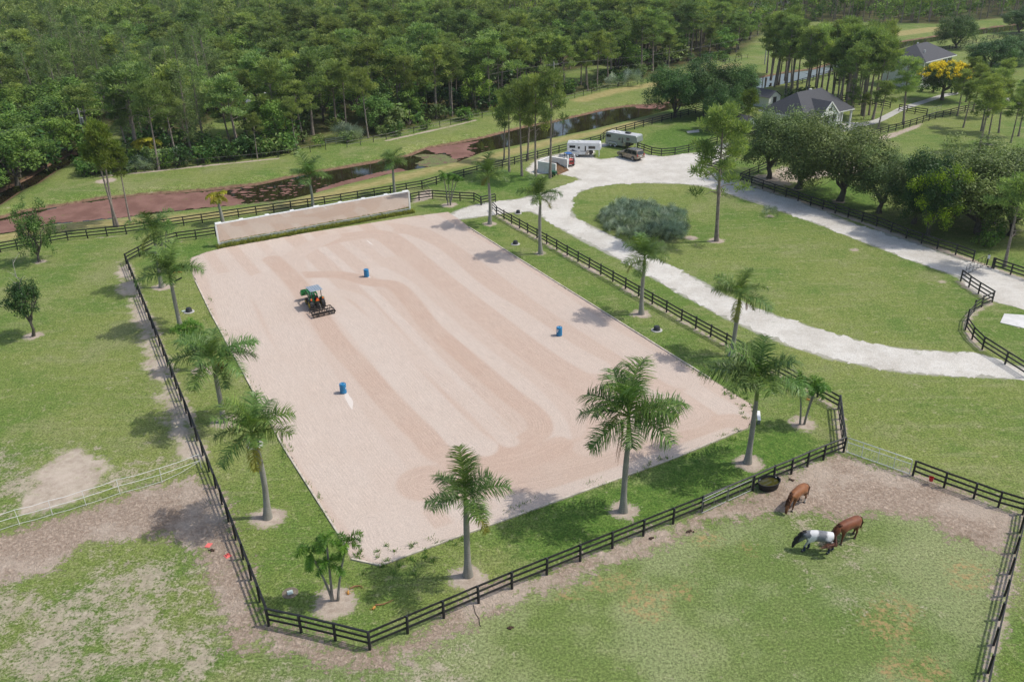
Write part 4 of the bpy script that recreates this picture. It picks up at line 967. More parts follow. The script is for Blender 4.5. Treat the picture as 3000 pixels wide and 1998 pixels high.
rs = np.random.default_rng(9); cl = [(4.4 * math.cos(a) * (.75 + .25 * r) + .3, 4.4 * math.sin(a) * (.75 + .25 * r) - .6, z * (.92 if z > 7 else 1.), 1.15) for a, r, z in [(3.6, .9, 8.), (4.2, .7, 9.2), (4.7, .4, 9.9), (3.9, .8, 8.8), (3.3, 1.2, 6.8), (4.5, 1.3, 4.2), (4.1, 1.35, 3.4), (4.9, 1.2, 4.9), (4.4, .9, 8.0), (5.2, .7, 9.0), (3.8, 1.4, 5.2), (4.6, 1.4, 3.2)]]
link('new_leaves', cloud_mesh('new_leaves', MT['lime_leaf'], cl, 230, .22, rs, up=.6, aspect=.5, shell=.3), t)
for b, ty, lb, k, w in [((1975, 345), 195, 'dark tree at the left of the clump beside the canal', 0, 1.1), ((2065, 340), 178, 'largest dark tree of the clump beside the canal', 1, 1.25), ((2150, 335), 190, 'dark tree of the clump left of the barn', 0, 1.1), ((2110, 385), 250, 'lower dark tree in front of the canal clump', 1, .9),
                        ((2800, 142), 45, 'broad dark tree behind the white house', 1, 1.3), ((2900, 210), 110, 'spreading dark tree right of the white house', 0, 1.6), ((2970, 190), 100, 'dark tree at the right edge beyond the white house', 1, 1.4), ((2985, 98), 20, 'far spreading tree over the canal at the right edge', 0, 1.4)]:
    plant('shade_tree', lb, 'tree', D_[k], b, hgt(b, ty), 10.2, b[0] * .01, 'dark shade trees', wide=w)
yt = plant('flowering_tree', 'yellow blossoming tree in front of the white house', 'tree', broad(83, 8, 5.2, .3, 1, 'dark_leaf', dens=1.5, stems=6, flat=.8), (2760, 294), hgt((2760, 294), 187), 8.1, 0, wide=1.15)
rs = np.random.default_rng(15); cl = []
for i in range(150):
    a = rs.random() * 6.28; r = 5.3 * rs.random() ** .5; z = 4.6 + 3.6 * math.sqrt(max(0, 1 - (r / 5.6) ** 2)) + rs.normal() * .2; cl.append((r * math.cos(a), r * math.sin(a), z, rs.uniform(.35, .65)))
link('blossom', cloud_mesh('blossom', MT['yellow_bloom'], cl, 190, .26, rs, up=.8, aspect=.7, shell=.3), yt)
# two small trees on the left lawn
t1 = broad(91, 5.2, 2.0, .12, 1, 'dark_leaf', dens=1.5, stems=6, leaf=.15, irregular=.6)
plant('lawn_tree', 'ragged dark tree near the black fence at the left edge', 'tree', t1, (117, 766), hgt((117, 766), 590), 5.5, 1., wide=.8)
t2 = broad(92, 4.6, 1.75, .30, 1, 'dark_leaf', dens=1.5, stems=6, leaf=.14, irregular=.2)
tt_ = plant('lawn_tree', 'small round tree with a bare dead top on the left lawn', 'tree', t2, (97, 984), hgt((97, 984), 815), 4.8, 2., wide=.85)
m = MB(); rs = np.random.default_rng(4); tp = limb(m, (0, 0, 3.4), (-.5, -.2, 6.4), .06, .012, rs, 5, 0, 5)
for k in range(9): p = tp[1 + k % 4]; a = rs.random() * 6.28; limb(m, p, p + Vector((math.cos(a) * .7, math.sin(a) * .7, .7)), .025, .006, rs, 4, 0, 3)
m.build('dead_top', MT['pale_bark'], tt_)

# ------------------------------------------------------------------ palmetto thicket, hedge, shrubs
def fan_leaf(seed, R=.85, n=13, stalk=.9):
    rs = np.random.default_rng(seed); V, F, T = [], [], []
    def quad(*p): k = len(V); V.extend(p[:4]); F.append((k, k + 1, k + 2, k + 3)); T.extend([p[4]] * 4)
    quad((-.012, 0, 0), (.012, 0, 0), (.012, 0, stalk), (-.012, 0, stalk), .6)
    for i in range(n):
        a = rad(-125 + 250 * i / (n - 1)); d = np.array([math.sin(a), .25 * abs(math.sin(a)) + rs.normal() * .06, math.cos(a)]); s = np.array([math.cos(a), 0, -math.sin(a)]) * .035; b = np.array([0, 0, stalk]); r = R * rs.uniform(.85, 1.1); mdl = b + d * r * .6; tip = b + d * r + np.array([0, 0, -.1 * r]); tn = np.clip(.5 + rs.normal() * .25, 0, 1)
        quad(b - s * .3, b + s * .3, mdl + s, mdl - s, tn); quad(mdl - s, mdl + s, tip + s * .1, tip - s * .1, tn)
    return np.array(V), np.array(F), np.array(T)
FANS = [fan_leaf(i) for i in range(4)]
def palmetto_mesh(seed, n=60, R=1.1, H=.9, mat_='palmetto'):
    rs = np.random.default_rng(seed); Vs, Fs, Ts, k = [], [], [], 0
    for i in range(n):
        V, F, T = FANS[i % 4]; a = rs.random() * 6.28; tilt = rs.uniform(.05, 1.0); r = R * rs.random() ** .5 * .7; M_ = np.array(Matrix.Rotation(a, 3, 'Z') @ Matrix.Rotation(tilt, 3, 'X') @ Matrix.Rotation(rs.random() * 6.28, 3, 'Z')) * rs.uniform(.8, 1.25)
        z = H * (1 - (r / R) ** 2) * rs.random(); Vs.append(V @ M_.T + np.array([math.cos(a - 1.57) * r, math.sin(a - 1.57) * r, z])); Fs.append(F + k); k += len(V); Ts.append(np.clip(T + rs.normal() * .3, 0, 1))
    return np_mesh('palmetto', np.concatenate(Vs), np.concatenate(Fs), MT[mat_], False, dict(tone=np.concatenate(Ts)))
PM = [palmetto_mesh(i, 26, 1.25, .75) for i in range(4)]
rs = np.random.default_rng(31); outl = poly([(1765, 668), (1760, 640), (1790, 620), (1850, 612), (1920, 622), (1990, 640), (2010, 680), (1985, 712), (1900, 705), (1830, 695)])
cnt = 0; cs = []
for i in range(900):
    x, y = rs.uniform(1755, 2015), rs.uniform(608, 716); q = G(x, y)
    if sdf_poly(np.array([[q.x, q.y]]), outl)[0] > -.3 or any((q - c).length < .95 for c in cs): continue
    cs.append(q); edge = min(1, -sdf_poly(np.array([[q.x, q.y]]), outl)[0] / 2.2); o = link('saw_palmetto', PM[cnt % 4]); s = rs.uniform(.52, .86) + .12 * edge; o.location = q + Vector((0, 0, .12 * edge)); o.scale = (s, s, s * rs.uniform(.85, 1.15)); o.rotation_euler = (0, 0, rs.random() * 6.28); cnt += 1
    tag(o, 'silver green fan palmetto in the thicket on the oval lawn', 'palmetto', 'palmettos of the oval lawn thicket')
for b, s, lb in [((2255, 632), .62, 'single small palmetto on the oval lawn'), ((412, 500), 1.25, 'silver palmetto by the far fence, left of the yellow stemmed palms'), ((320, 492), 1.2, 'dark palmetto beside the leaning pine by the far fence'), ((520, 480), 1.3, 'silver palmetto by the far fence before the tall pines'), ((1015, 400), 1.4, 'silver palmetto above the pipe rail fence'), ((480, 488), 1.1, 'small silver palmetto between the far fence pines'), ((1850, 250), 1.7, 'silver palmetto by the far fence opposite the trailers'), ((1800, 255), 1.4, 'lower palmetto by the far fence opposite the trailers'), ((1040, 412), 1.2, 'palmetto at the foot of the far fence bend')]:
    o = link('saw_palmetto', PM[int(b[0]) % 3]); o.location = G(*b); o.scale = (s, s, s); tag(o, lb, 'palmetto', 'single palmettos')
# clipped hedge under the mirror
hd = (mB_ - mA).normalized(); hn = Vector((-hd.y, hd.x, 0)); hA = mA - hn * .42 - hd * .25; hB = mB_ - hn * .42 + hd * .45; hl = (hB - hA).length
h = thing('hedge', 'low clipped yellow green hedge along the foot of the mirror', 'hedge', hA, math.atan2(hd.y, hd.x)); rs = np.random.default_rng(61); cl = []
x = 0.
while x < hl: cl += [(x, rs.normal() * .06 + j * .19, z + rs.normal() * .05, .20 * rs.uniform(.8, 1.2)) for j in (-1, 1) for z in (.14, .34)]; x += .24
link('leaves', cloud_mesh('leaves', MT['hedge_leaf'], cl, -34, .12, rs, up=.5, aspect=.6, shell=.5, tone_sd=.18), h)
m = MB(); x = .2
while x < hl: m.tube([(x, 0, -.05), (x + .05, 0, .3)], [.02, .01], 4); x += .5
m.build('stems', MT['oak_bark'], h)
# ------------------------------------------------------------------ the woods beyond the canal
BR_F = [broad(200 + i, 9 + (i % 3), 3.6 + .4 * (i % 2), .16, 0, ('broad_leaf', 'dark_leaf', 'fresh_leaf', 'broad_leaf', 'fresh_leaf')[i], dens=1.0, stems=4) for i in range(5)]
FE_F = [feather(300 + i) for i in range(4)]
SH_F = [shrub_mesh(400 + i, ('dark_leaf', 'broad_leaf', 'oak_leaf')[i % 3], 2.6, 1.7, 75, .42) for i in range(4)]
FOR_W = poly(FOREST); CL_W = [poly(c) for c in CLEAR]
rs = np.random.default_rng(2024)
def in_forest(P):
    d = sdf_poly(P, FOR_W)
    for c in CL_W: d = np.maximum(d, -sdf_poly(P, c) + 1.0)
    return d
cand = []
XY = np.stack([rs.uniform(-330, 420, 60000), rs.uniform(60, 640, 60000)], 1)
fx, fy = to_px(np.c_[XY, np.zeros(len(XY))])
keep = (fx > -330) & (fx < 3330) & (fy > -160)
XY = XY[keep]; XY = XY[in_forest(XY) < -1.2]
def lowf(P, s, o): return np.sin(P[:, 0] * s + o) * np.cos(P[:, 1] * s * 1.3 - o * 2) + .5 * np.sin(P[:, 0] * s * 2.3 + P[:, 1] * s * 1.7 + o)
grid = {}; sel = []
dens = lowf(XY, .035, 1.7)
for p, dn in zip(XY, dens):
    d = math.hypot(p[0], p[1]); r = (4.2 if dn > -.6 else 5.2) * (1 + max(0, d - 260) / 900)
    k = (int(p[0] // 7), int(p[1] // 7)); ok = True
    for i in (-1, 0, 1):
        for j in (-1, 0, 1):
            for q in grid.get((k[0] + i, k[1] + j), ()):
                if (q[0] - p[0]) ** 2 + (q[1] - p[1]) ** 2 < r * r: ok = False; break
    if ok: grid.setdefault(k, []).append(p); sel.append(p)
sel = np.array(sel); sx, sy = to_px(np.c_[sel, np.zeros(len(sel))])
dist = np.hypot(sel[:, 0], sel[:, 1]); order = np.argsort(dist); mixn = lowf(sel, .05, .4)
counts = {'pine': 0, 'broad': 0, 'feather': 0}; rest = []
for i in order:
    x, y = sel[i]; u = rs.random(); left = sx[i] < 760
    near_edge = sdf_poly(sel[i:i + 1], FOR_W)[0] > -5
    if left: kind = 'feather' if u < .26 + .25 * mixn[i] and sx[i] < 720 else ('broad' if u < .66 else 'pine')
    else: kind = 'pine' if u < .66 + .22 * mixn[i] else 'broad'
    if sx[i] < 230 and sy[i] > 430: kind = 'broad'
    if counts[kind] < 290 and dist[i] < 330:
        counts[kind] += 1; pos = (x, y, 0)
        if kind == 'pine': plant('pine_tree', 'tall pine in the woods beyond the canal', 'pine', P_FAR[int(rs.integers(6))], pos, rs.uniform(8.5, 15.5), 15.2, rs.random() * 6.28, 'pines in the woods', wide=rs.uniform(1.1, 1.5))
        elif kind == 'broad': plant('broadleaf_tree', 'broad leaved tree in the woods beyond the canal', 'tree', BR_F[int(rs.integers(5))], pos, rs.uniform(5.0, 10.5), 9.5, rs.random() * 6.28, 'broad leaved trees in the woods', wide=rs.uniform(1., 1.45))
        else: plant('feathery_tree', 'grey green feathery tree in the left woods', 'tree', FE_F[int(rs.integers(4))], pos, rs.uniform(11, 17), 17, rs.random() * 6.28, 'feathery trees in the woods', wide=rs.uniform(.9, 1.25))
    else: rest.append((kind, x, y))
# named edge trees of the far bank, each with its own place
for i, (b, ty, lb) in enumerate([((467, 498), 245, 'tall pine by the far fence with a broad flat crown'), ((520, 470), 240, 'second tall pine by the far fence, right of the flat crowned one'), ((383, 470), 262, 'pine with a bent trunk by the far fence, ivy at its foot'), ((755, 466), 335, 'small forked pine inside the far fence'), ((870, 440), 285, 'light pine right of the shed lawn'), ((765, 335), 150, 'straight pine beside the white box'),
                                 ((1017, 385), 185, 'pine with dead limbs left of the canal bend'), ((1080, 405), 200, 'pine standing in the red earth clearing'), ((1205, 356), 165, 'tallest pine above the canal bend'), ((1326, 342), 150, 'straight bare trunked pine by the far fence bend'), ((1462, 300), 130, 'pale dead pine with twisted limbs'), ((1722, 268), 118, 'pine by the far fence opposite the trailers'), ((1750, 265), 95, 'tallest pine opposite the trailers')]):
    plant('pine_tree', lb, 'pine', P_FINE[i % 3] if 'dead pine' not in lb else P_FAR[3], b, hgt(b, ty), 15.2, i * 2.1, 'pines at the edge of the woods', wide=.9)
ns = 0
FE_px = FAR_FENCE
for i in range(400):
    if ns >= 120: break
    k = int(rs.integers(len(FE_px) - 1)); u = rs.random(); a, b = FE_px[k], FE_px[k + 1]; x = a[0] + (b[0] - a[0]) * u; y = a[1] + (b[1] - a[1]) * u - 4 - abs(rs.normal()) * 16
    if 560 < x < 1000 and y < 430 and y > 320: continue
    if x > 860 and rs.random() < .55: continue
    ns += 1; s = rs.uniform(.6, 1.35) * (1.15 if x < 860 else .9)
    plant('shrub', 'leafy shrub along the far canal bank fence', 'shrub', SH_F[int(rs.integers(4))], (x, y), s=s, rz=rs.random() * 6, group='shrubs along the far fence', parts=('stems', 'leaves'))
nu2 = 0; U2 = XY[rs.permutation(len(XY))]; sdu = in_forest(U2[:4000])
for p, d in zip(U2[:4000], sdu):
    if nu2 >= 280: break
    if d < -45 or d > -1.5 or math.hypot(*p) > 250: continue
    px_, py_ = to_px(np.array([[p[0], p[1], 0]])); 
    if px_[0] < -60 or px_[0] > 2300: continue
    nu2 += 1; s = rs.uniform(1.0, 2.3)
    plant('bush', 'dark leafy bush in the undergrowth of the woods', 'bush', SH_F[int(rs.integers(4))], (p[0], p[1], 0), s=s, rz=rs.random() * 6, group='bushes in the undergrowth', parts=('stems', 'leaves'), wide=1.2)
for b, s, k, lb in [((1278, 350), 1.4, 2, 'small round tree inside the far fence by the red earth'), ((1145, 385), 2.1, 2, 'grey green round bush by the far fence bend'), ((600, 480), 1.5, 0, 'dark dense bush along the far fence, left end'), ((680, 468), 1.6, 0, 'dark dense bush along the far fence, middle'), ((780, 455), 1.4, 1, 'green dense bush along the far fence, right end'), ((2800, 275), 1.4, 0, 'clipped dark shrub beside the white house'),
                    ((2700, 268), 1.2, 0, 'dark hedge shrub under the yellow tree, left'), ((2735, 272), 1.2, 0, 'dark hedge shrub under the yellow tree, right'), ((2885, 722), .9, 1, 'low green shrub by the lane fence'), ((2905, 700), 1.0, 1, 'green shrub under the right end oak'), ((2150, 350), 1.6, 2, 'bush at the back of the barn yard'), ((2320, 300), 1.3, 0, 'bush behind the barn, left'), ((2360, 290), 1.3, 0, 'bush behind the barn, right')]:
    plant('shrub', lb, 'shrub', SH_F[k], b, s=s, rz=b[0], group='single shrubs', parts=('stems', 'leaves'))
# feather palms among the woods
def small_palm(label, pos, h, seed, s=1., kind='wood', group='palms among the woods', n=11):
    rs_ = np.random.default_rng(seed); t = thing('wood_palm', label, 'palm tree', G(*pos), 0, group)
    MB().tube([(0, 0, -.1), (.1, 0, h * .5), (0, .1, h)], [.16, .12, .11], 8).build('trunk', MT['thin_bark'], t, smooth=True); a = rs_.random() * 6
    for i in range(n):
        o = link('frond', frond(kind, i % 5), t); a += 2.4; o.location = (0, .1, h); o.rotation_euler = (rs_.normal() * .1, 0, a); o.scale = (s,) * 3
for i, (p, h, lb, k) in enumerate([((700, 355), 4.5, 'brown leaved palm by the shed', 'yellow'), ((720, 350), 5.5, 'tall thin palm by the shed', 'wood'), ((800, 400), 2.2, 'yellow green palm on the shed lawn', 'yellow'), ((840, 398), 2.4, 'second yellow green palm on the shed lawn', 'yellow'), ((1250, 320), 4.5, 'large leaved palm left of the dead pine', 'wood'), ((1420, 290), 5., 'large palm right of the dead pine', 'wood'), ((1363, 352), 1.6, 'low palm by the far fence bend', 'clump'), ((430, 480), 3.4, 'palm with yellow stems by the far fence', 'yellow'), ((450, 475), 3.0, 'second palm with yellow stems by the far fence', 'yellow'), ((690, 325), 4., 'palm behind the shed', 'wood'), ((860, 300), 4., 'palm at the edge of the woods right of the shed', 'wood')]):
    small_palm(lb, p, h, i, 1.2 if k != 'yellow' else 1.5, k)
# everything farther off reads as one mass of wood
def simple(kind, seed):
    rs_ = np.random.default_rng(seed)
    if kind == 'pine':
        cl = [(rs_.normal() * 1.6, rs_.normal() * 1.6, 8.0 + rs_.random() * 6, rs_.uniform(.8, 1.35)) for _ in range(22)]; a = dict(flat=.6, up=.5, aspect=.4, needle=True, shell=.35); n, s = 18, .7
    elif kind == 'broad':
        cl = [(rs_.normal() * 2.0, rs_.normal() * 2.0, 1.5 + rs_.random() * 6.5, rs_.uniform(1., 1.6)) for _ in range(18)]; a = dict(flat=.9, up=.5, aspect=.6, shell=.4); n, s = 14, .75
    else:
        cl = [(rs_.normal() * 1.1, rs_.normal() * 1.1, 4 + rs_.random() * 11, rs_.uniform(.9, 1.3)) for _ in range(18)]; a = dict(flat=1., up=.3, aspect=.25, needle=True, shell=.2); n, s = 16, .9
    V, F, T = leaf_cloud(cl, n, s, rs_, **a)
    tr = MB().tube([(0, 0, 0), (0, 0, 12 if kind != 'broad' else 5)], [.22, .1], 5, False); tv, tf = np.array(tr.v), np.array(tr.f)
    return V, F, T, tv, tf
SIMP = {k: [simple(k, 50 + j) for j in range(4)] for k in counts}
by = {}
for kind, x, y in rest:
    if rs.random() < .1: kind = 'pine'
    V, F, T, tv, tf = SIMP[kind][int(rs.integers(4))]; a = rs.random() * 6.28; s = rs.uniform(.8, 1.12); R_ = np.array([[math.cos(a), -math.sin(a), 0], [math.sin(a), math.cos(a), 0], [0, 0, 1]]) * s
    b = by.setdefault(kind, [[], [], [], [], 0, 0]); b[0].append(V @ R_.T + np.array([x, y, 0])); b[1].append(np.clip(T + rs.normal() * .12, 0, 1))
    b[2].append(tv @ R_.T + np.array([x, y, 0])); b[3].append(tf + b[5]); b[5] += len(tv)
fw = bpy.data.objects.new('far_woods', None)
Vs, Fs, Ts, Ms, k = [], [], [], [], 0; mats = []
for kind, mname in (('pine', 'pine_leaf'), ('broad', 'broad_leaf'), ('feather', 'feather_leaf')):
    if kind not in by: continue
    V = np.concatenate(by[kind][0]); Vs.append(V); Fs.append(np.arange(len(V)).reshape(-1, 4) + k); k += len(V); Ts.append(np.concatenate(by[kind][1])); Ms.append(np.full(len(V) // 4, len(mats))); mats.append(MT[mname])
    tv = np.concatenate(by[kind][2]); tf = np.concatenate(by[kind][3]); Vs.append(tv); Fs.append(tf + k); k += len(tv); Ts.append(np.full(len(tv), .5)); Ms.append(np.full(len(tf), len(mats))); mats.append(MT['pine_bark'])
bpy.data.objects.remove(fw)
if Vs:
    me = np_mesh('far_woods', np.concatenate(Vs), np.concatenate(Fs), None, False, dict(tone=np.concatenate(Ts)))
    for m_ in mats: me.materials.append(m_)
    me.polygons.foreach_set('material_index', np.concatenate(Ms).astype(np.int32)); tag(link('far_woods', me), 'dense mixed woodland filling the far background', 'woods', kind='stuff')
print('forest', counts, 'rest', len(rest))
# ------------------------------------------------------------------ black board fences
BOARD_P = MB().box((0, 0, .64), (.14, .12, 1.36), bev=.012).mesh('post', MT['black_wood'])
THIN_P = MB().box((0, 0, .58), (.09, .07, 1.2)).mesh('post', MT['black_wood'])
ROUND_P = MB().lathe([(.085, -.1), (.082, 1.30), (.07, 1.33), (0.0, 1.335)], 12).mesh('post', MT['black_wood'], True)

def fence(label, pts, gap=2.4, posts=BOARD_P, rails=(.38, .80, 1.20), rail=(.04, .145), group='black board fences', name='board_fence', mat_=None, cat='fence', skip=(), round_top=False, given=False, off=.085):
    """pts: ground pixels of the corners (or of every post when given)."""
    mat_ = mat_ or MT['black_wood']
    L = [G(*p) for p in pts]; t = thing(name, label, cat, L[0], 0, group); o = Vector(t.location); spots = []
    for i in range(len(L) - 1):
        a, b = L[i], L[i + 1]; n = 1 if given else max(1, round((b - a).length / gap))
        for j in range(n): spots.append(a.lerp(b, j / n))
    spots.append(L[-1])
    for i, p in enumerate(spots):
        q = spots[min(i + 1, len(spots) - 1)] - spots[max(i - 1, 0)]
        c = link('post', posts, t, p - o); c.rotation_euler = (random.gauss(0, .012), random.gauss(0, .012), math.atan2(q.y, q.x)); c.scale = (1, 1, random.uniform(.98, 1.02))
    for r, z in enumerate(rails):
        m = MB()
        for i in range(len(spots) - 1):
            a, b = spots[i] - o, spots[i + 1] - o; d = (b - a).normalized(); n_ = Vector((-d.y, d.x, 0)) * off
            z0, z1 = z + random.gauss(0, .012), z + random.gauss(0, .012); s0 = spots[i - 1] - o if i else None
            if round_top and r == len(rails) - 1:
                m.tube([a + Vector((0, 0, z0 + .09)), a.lerp(b, .5) + Vector((0, 0, (z0 + z1) / 2 + .08)), b + Vector((0, 0, z1 + .09))], .062, 8)
            m.bar(a + n_ + Vector((0, 0, z0)), b + n_ + Vector((0, 0, z1)), *rail)
        m.build('rail', mat_, t)
    return t

# the arena's own fence
fence('black fence along the left long side of the arena lawn', [(371, 774), (480, 1043), (632, 1430), (788, 1832)], 2.35)
fence('short black fence across the near left corner of the arena lawn', [(788, 1832), (883, 1852), (983, 1876), (1084, 1902)], posts=ROUND_P, round_top=True, given=True)
fence('black fence along the near short side of the arena lawn, beside the horse paddock', [(1084, 1902), (1500, 1724), (2056, 1500)], 2.35, posts=ROUND_P)
fence('black fence from the pipe gates to the right corner of the arena lawn', [(2056, 1500), (2205, 1437), (2266, 1408), (2318, 1388), (2365, 1367), (2412, 1347), (2471, 1324)], posts=ROUND_P, given=True, round_top=True)
fence('black fence section across the right corner of the arena lawn', [(2471, 1324), (2463, 1258), (2456, 1199)], 1.9, round_top=True)
fence('black fence along the right long side of the arena lawn, beside the gravel lane', [(2456, 1198), (2127, 1012), (1996, 940), (1546, 683), (1455, 631)], 2.4)
fence('short black fence from the back left corner to the mirror', [(371, 774), (410, 752), (470, 722), (522, 709), (575, 702), (633, 693)], given=True)
fence('black fence beside the slender palms behind the far right arena corner', [(1204, 593), (1228, 588), (1268, 583), (1309, 586), (1348, 589), (1389, 591), (1409, 602)], given=True)
fence('black fence along the canal bank, behind the mirror and the left lawn', [(-30, 744), (2, 740), (100, 722), (200, 705), (371, 687), (700, 638), (1000, 594), (1237, 554)], 2.5)
fence('black fence along the canal bank, behind the close group of pines', [(1237, 554), (1320, 530), (1543, 474), (1638, 449), (1759, 417)], 2.5)
fence('black fence along the canal bank, behind the trailers and the bright green paddock', [(1759, 417), (1778, 402), (1910, 366), (1994, 345), (2120, 310)], 2.6)
fence('black fence along the canal, seen between the grove trunks behind the barn', [(2300, 262), (2412, 229), (2480, 208)], 2.8, group='black fences beyond the barn')
fence('black fence round the near side of the bright green paddock', [(1867, 440), (1886, 446), (1908, 454), (1937, 458), (1977, 455), (2017, 447), (2060, 435), (2100, 422)], given=True)
fence('short black fence from the lane toward the barn yard', [(2056, 497), (2110, 478), (2165, 452)], 2.5)
fence('small black fence stub beside the barn yard gate', [(2052, 480), (2057, 497), (2112, 508)], 2.5)
fence('black fence along the upper gravel lane, under the oaks', [(2168, 532), (2234, 554), (2302, 577), (2374, 603), (2484, 638), (2567, 664), (2654, 699), (2745, 730), (2799, 747), (2850, 766)], 2.5)
fence('black fence along the upper gravel lane beyond the lane gate', [(2906, 786), (2911, 788), (2960, 805), (3060, 838)], 2.4)
fence('black fence from the lane corner past the oaks toward the barn apron', [(2168, 532), (2221, 509), (2272, 489), (2400, 452), (2540, 407), (2578, 396), (2646, 378), (2739, 350), (2826, 329), (2900, 320)], 2.6)
fence('black fence crossing the concrete walk by the slim pine', [(2633, 325), (2680, 334), (2714, 339)], 2.3, group='black fences beyond the barn')
fence('black fence behind the barn lawn, left of the concrete walk', [(2450, 297), (2530, 304), (2607, 319)], 2.5, group='black fences beyond the barn')
fence('black fence at the far right, beyond the lawn pines', [(2880, 322), (2964, 326), (3080, 322)], 2.6, group='black fences beyond the barn')
fence('black fence on the far canal bank at the upper right', [(2890, 118), (2945, 112), (3020, 103)], 2.8, group='black fences beyond the barn')
fence('black fence behind the white house', [(2760, 152), (2790, 145), (2860, 128)], 2.6, group='black fences beyond the barn')
fence('black curving fence between the lane gate and the white pad, upper half', [(2814, 824), (2838, 842), (2866, 861), (2906, 886), (2875, 900), (2853, 914)], given=True)
fence('black curving fence beside the white pad, lower half running out to the right', [(2853, 914), (2833, 940), (2828, 967), (2847, 995), (2877, 1024), (2944, 1067), (3005, 1106)], given=True)
fence('black fence along the top right of the horse paddock, with the red bucket', [(2674, 1393), (2765, 1428), (2852, 1460), (2924, 1486), (2996, 1507)], given=True)
fence('black fence along the right side of the horse paddock', [(2996, 1507), (2988, 1560), (2973, 1620), (2958, 1681), (2943, 1745), (2928, 1815), (2911, 1889), (2894, 1970), (2876, 2060)], given=True)
fence('thin wood fence along the far canal bank, left of the bend', FAR_FENCE[:8], 2.9, posts=THIN_P, rails=(1.05,), rail=(.03, .05), group='fences on the far canal bank', name='wire_fence', mat_=MT['grey_wood'])
fence('thin rail fence along the far canal bank, right of the bend', FAR_FENCE[8:], 3.0, posts=THIN_P, rails=(.5, 1.05), rail=(.03, .06), group='fences on the far canal bank', name='wire_fence', mat_=MT['grey_wood'])

# ------------------------------------------------------------------ gates
def pipe_gate(label, a, b, h=1.25, uprights=3, rails=(.08, .92, 1.2), mesh_=True, mat_=None, r=.024, group='tube gates', at=None, lift=.08):
    A, B = (G(*a), G(*b)) if at is None else at; d = B - A; L = d.length; t = thing('tube_gate', label, 'gate', A, math.atan2(d.y, d.x), group); mat_ = mat_ or MT['galv']; q = .12
    m = MB(); m.tube([(.02, 0, lift), (.02, 0, h - q), (.02 + q * .3, 0, h - q * .3), (q, 0, h), (L - q, 0, h), (L - .02 - q * .3, 0, h - q * .3), (L - .02, 0, h - q), (L - .02, 0, lift)], r, 8); m.tube([(.02, 0, lift), (L - .02, 0, lift)], r, 8); m.build('frame', mat_, t, smooth=True)
    for z in rails[1:-1]: MB().tube([(.03, 0, z), (L - .03, 0, z)], r * .9, 8).build('bar', mat_, t, smooth=True)
    for k in range(uprights): x = L * (k + 1) / (uprights + 1); MB().tube([(x, .03, lift), (x, .03, h)], r * .8, 6).build('upright', mat_, t)
    if mesh_:
        m = MB(); n = int(L / .2)
        for k in range(1, n): m.tube([(L * k / n, -.02, lift), (L * k / n, -.02, .92)], .005, 4)
        for k in range(1, 7): z = lift + (.92 - lift) * k / 7; m.tube([(.03, -.025, z), (L - .03, -.025, z)], .0035, 4)
        m.build('wire_mesh', mat_, t)
    return t
pipe_gate('long silver tube gate with wire mesh at the right arena corner', (2477, 1325), (2665, 1391), 1.3, 3, mat_=MT['bright_galv'], r=.03)
def nearer(p, k=.16): v = G(*p); return v - Vector((-DIR_A.x, -DIR_A.y, 0)) * -k
pipe_gate('silver tube gate hung against the black fence, left of the pair', None, None, 1.28, 1, (.08, 1.02, 1.25), False, at=(G(2054, 1506), G(2128, 1471)))
pipe_gate('silver tube gate hung against the black fence, right of the pair, by the trough', None, None, 1.28, 1, (.08, 1.02, 1.25), False, at=(G(2131, 1470), G(2201, 1438)))
pipe_gate('black bar gate standing open behind the mirror end', (1238, 556), (1259, 576), 1.2, 5, (.1, .65, 1.2), False, MT['black_plastic'])
pipe_gate('black lane gate across the upper gravel lane', (2826, 808), (2884, 778), 1.25, 4, (.1, .65, 1.2), False, MT['black_plastic'])
fence('black three rail gate beside the gravel spur, open', [(1411, 602), (1452, 593)], 2.6, posts=THIN_P, name='board_gate', cat='gate', group='board gates')
fence('black three rail gate leaf at the end of the right arena fence', [(1442, 617), (1455, 631)], 2.6, posts=THIN_P, name='board_gate', cat='gate', group='board gates')
pipe_gate('pale tube gate beyond the slim pine', (2716, 338), (2756, 326), 1.2, 2, (.1, .65, 1.2), False)
m = MB(); s = thing('gate_sign', 'small white notice on the post of the lane gate', 'sign', G(2890, 777)); MB().box((0, 0, .65), (.13, .11, 1.36)).build('post', MT['black_wood'], s); MB().box((.02, -.08, 1.02), (.30, .02, .42)).build('plate', MT['white_paint'], s)

# white tape fence across the left paddock
t = thing('tape_fence', 'white three strand tape fence running from the black fence to the left edge', 'fence', G(590, 1372)); o = Vector(t.location)
wp = [G(*p) for p in [(590, 1372), (475, 1414), (352, 1448), (253, 1481), (155, 1510), (58, 1537), (-60, 1572)]]
for p in wp: MB().tube([p - o + Vector((0, 0, -.05)), p - o + Vector((random.gauss(0, .03), 0, 1.28))], .019, 6).build('post', MT['white_paint'], t)
for z, dz in ((.12, .0), (.72, .03), (1.26, -.02)):
    m = MB()
    for i in range(len(wp) - 1):
        a, b = wp[i] - o, wp[i + 1] - o; m.tube([a + Vector((0, 0, z + (0.55 if i == 0 and z < .2 else 0))), a.lerp(b, .5) + Vector((0, 0, z - .05 + dz + (.2 if i == 0 and z < .2 else 0))), b + Vector((0, 0, z))], .017 if z > .2 else .013, 5)
    m.build('strand', MT['white_paint'], t)
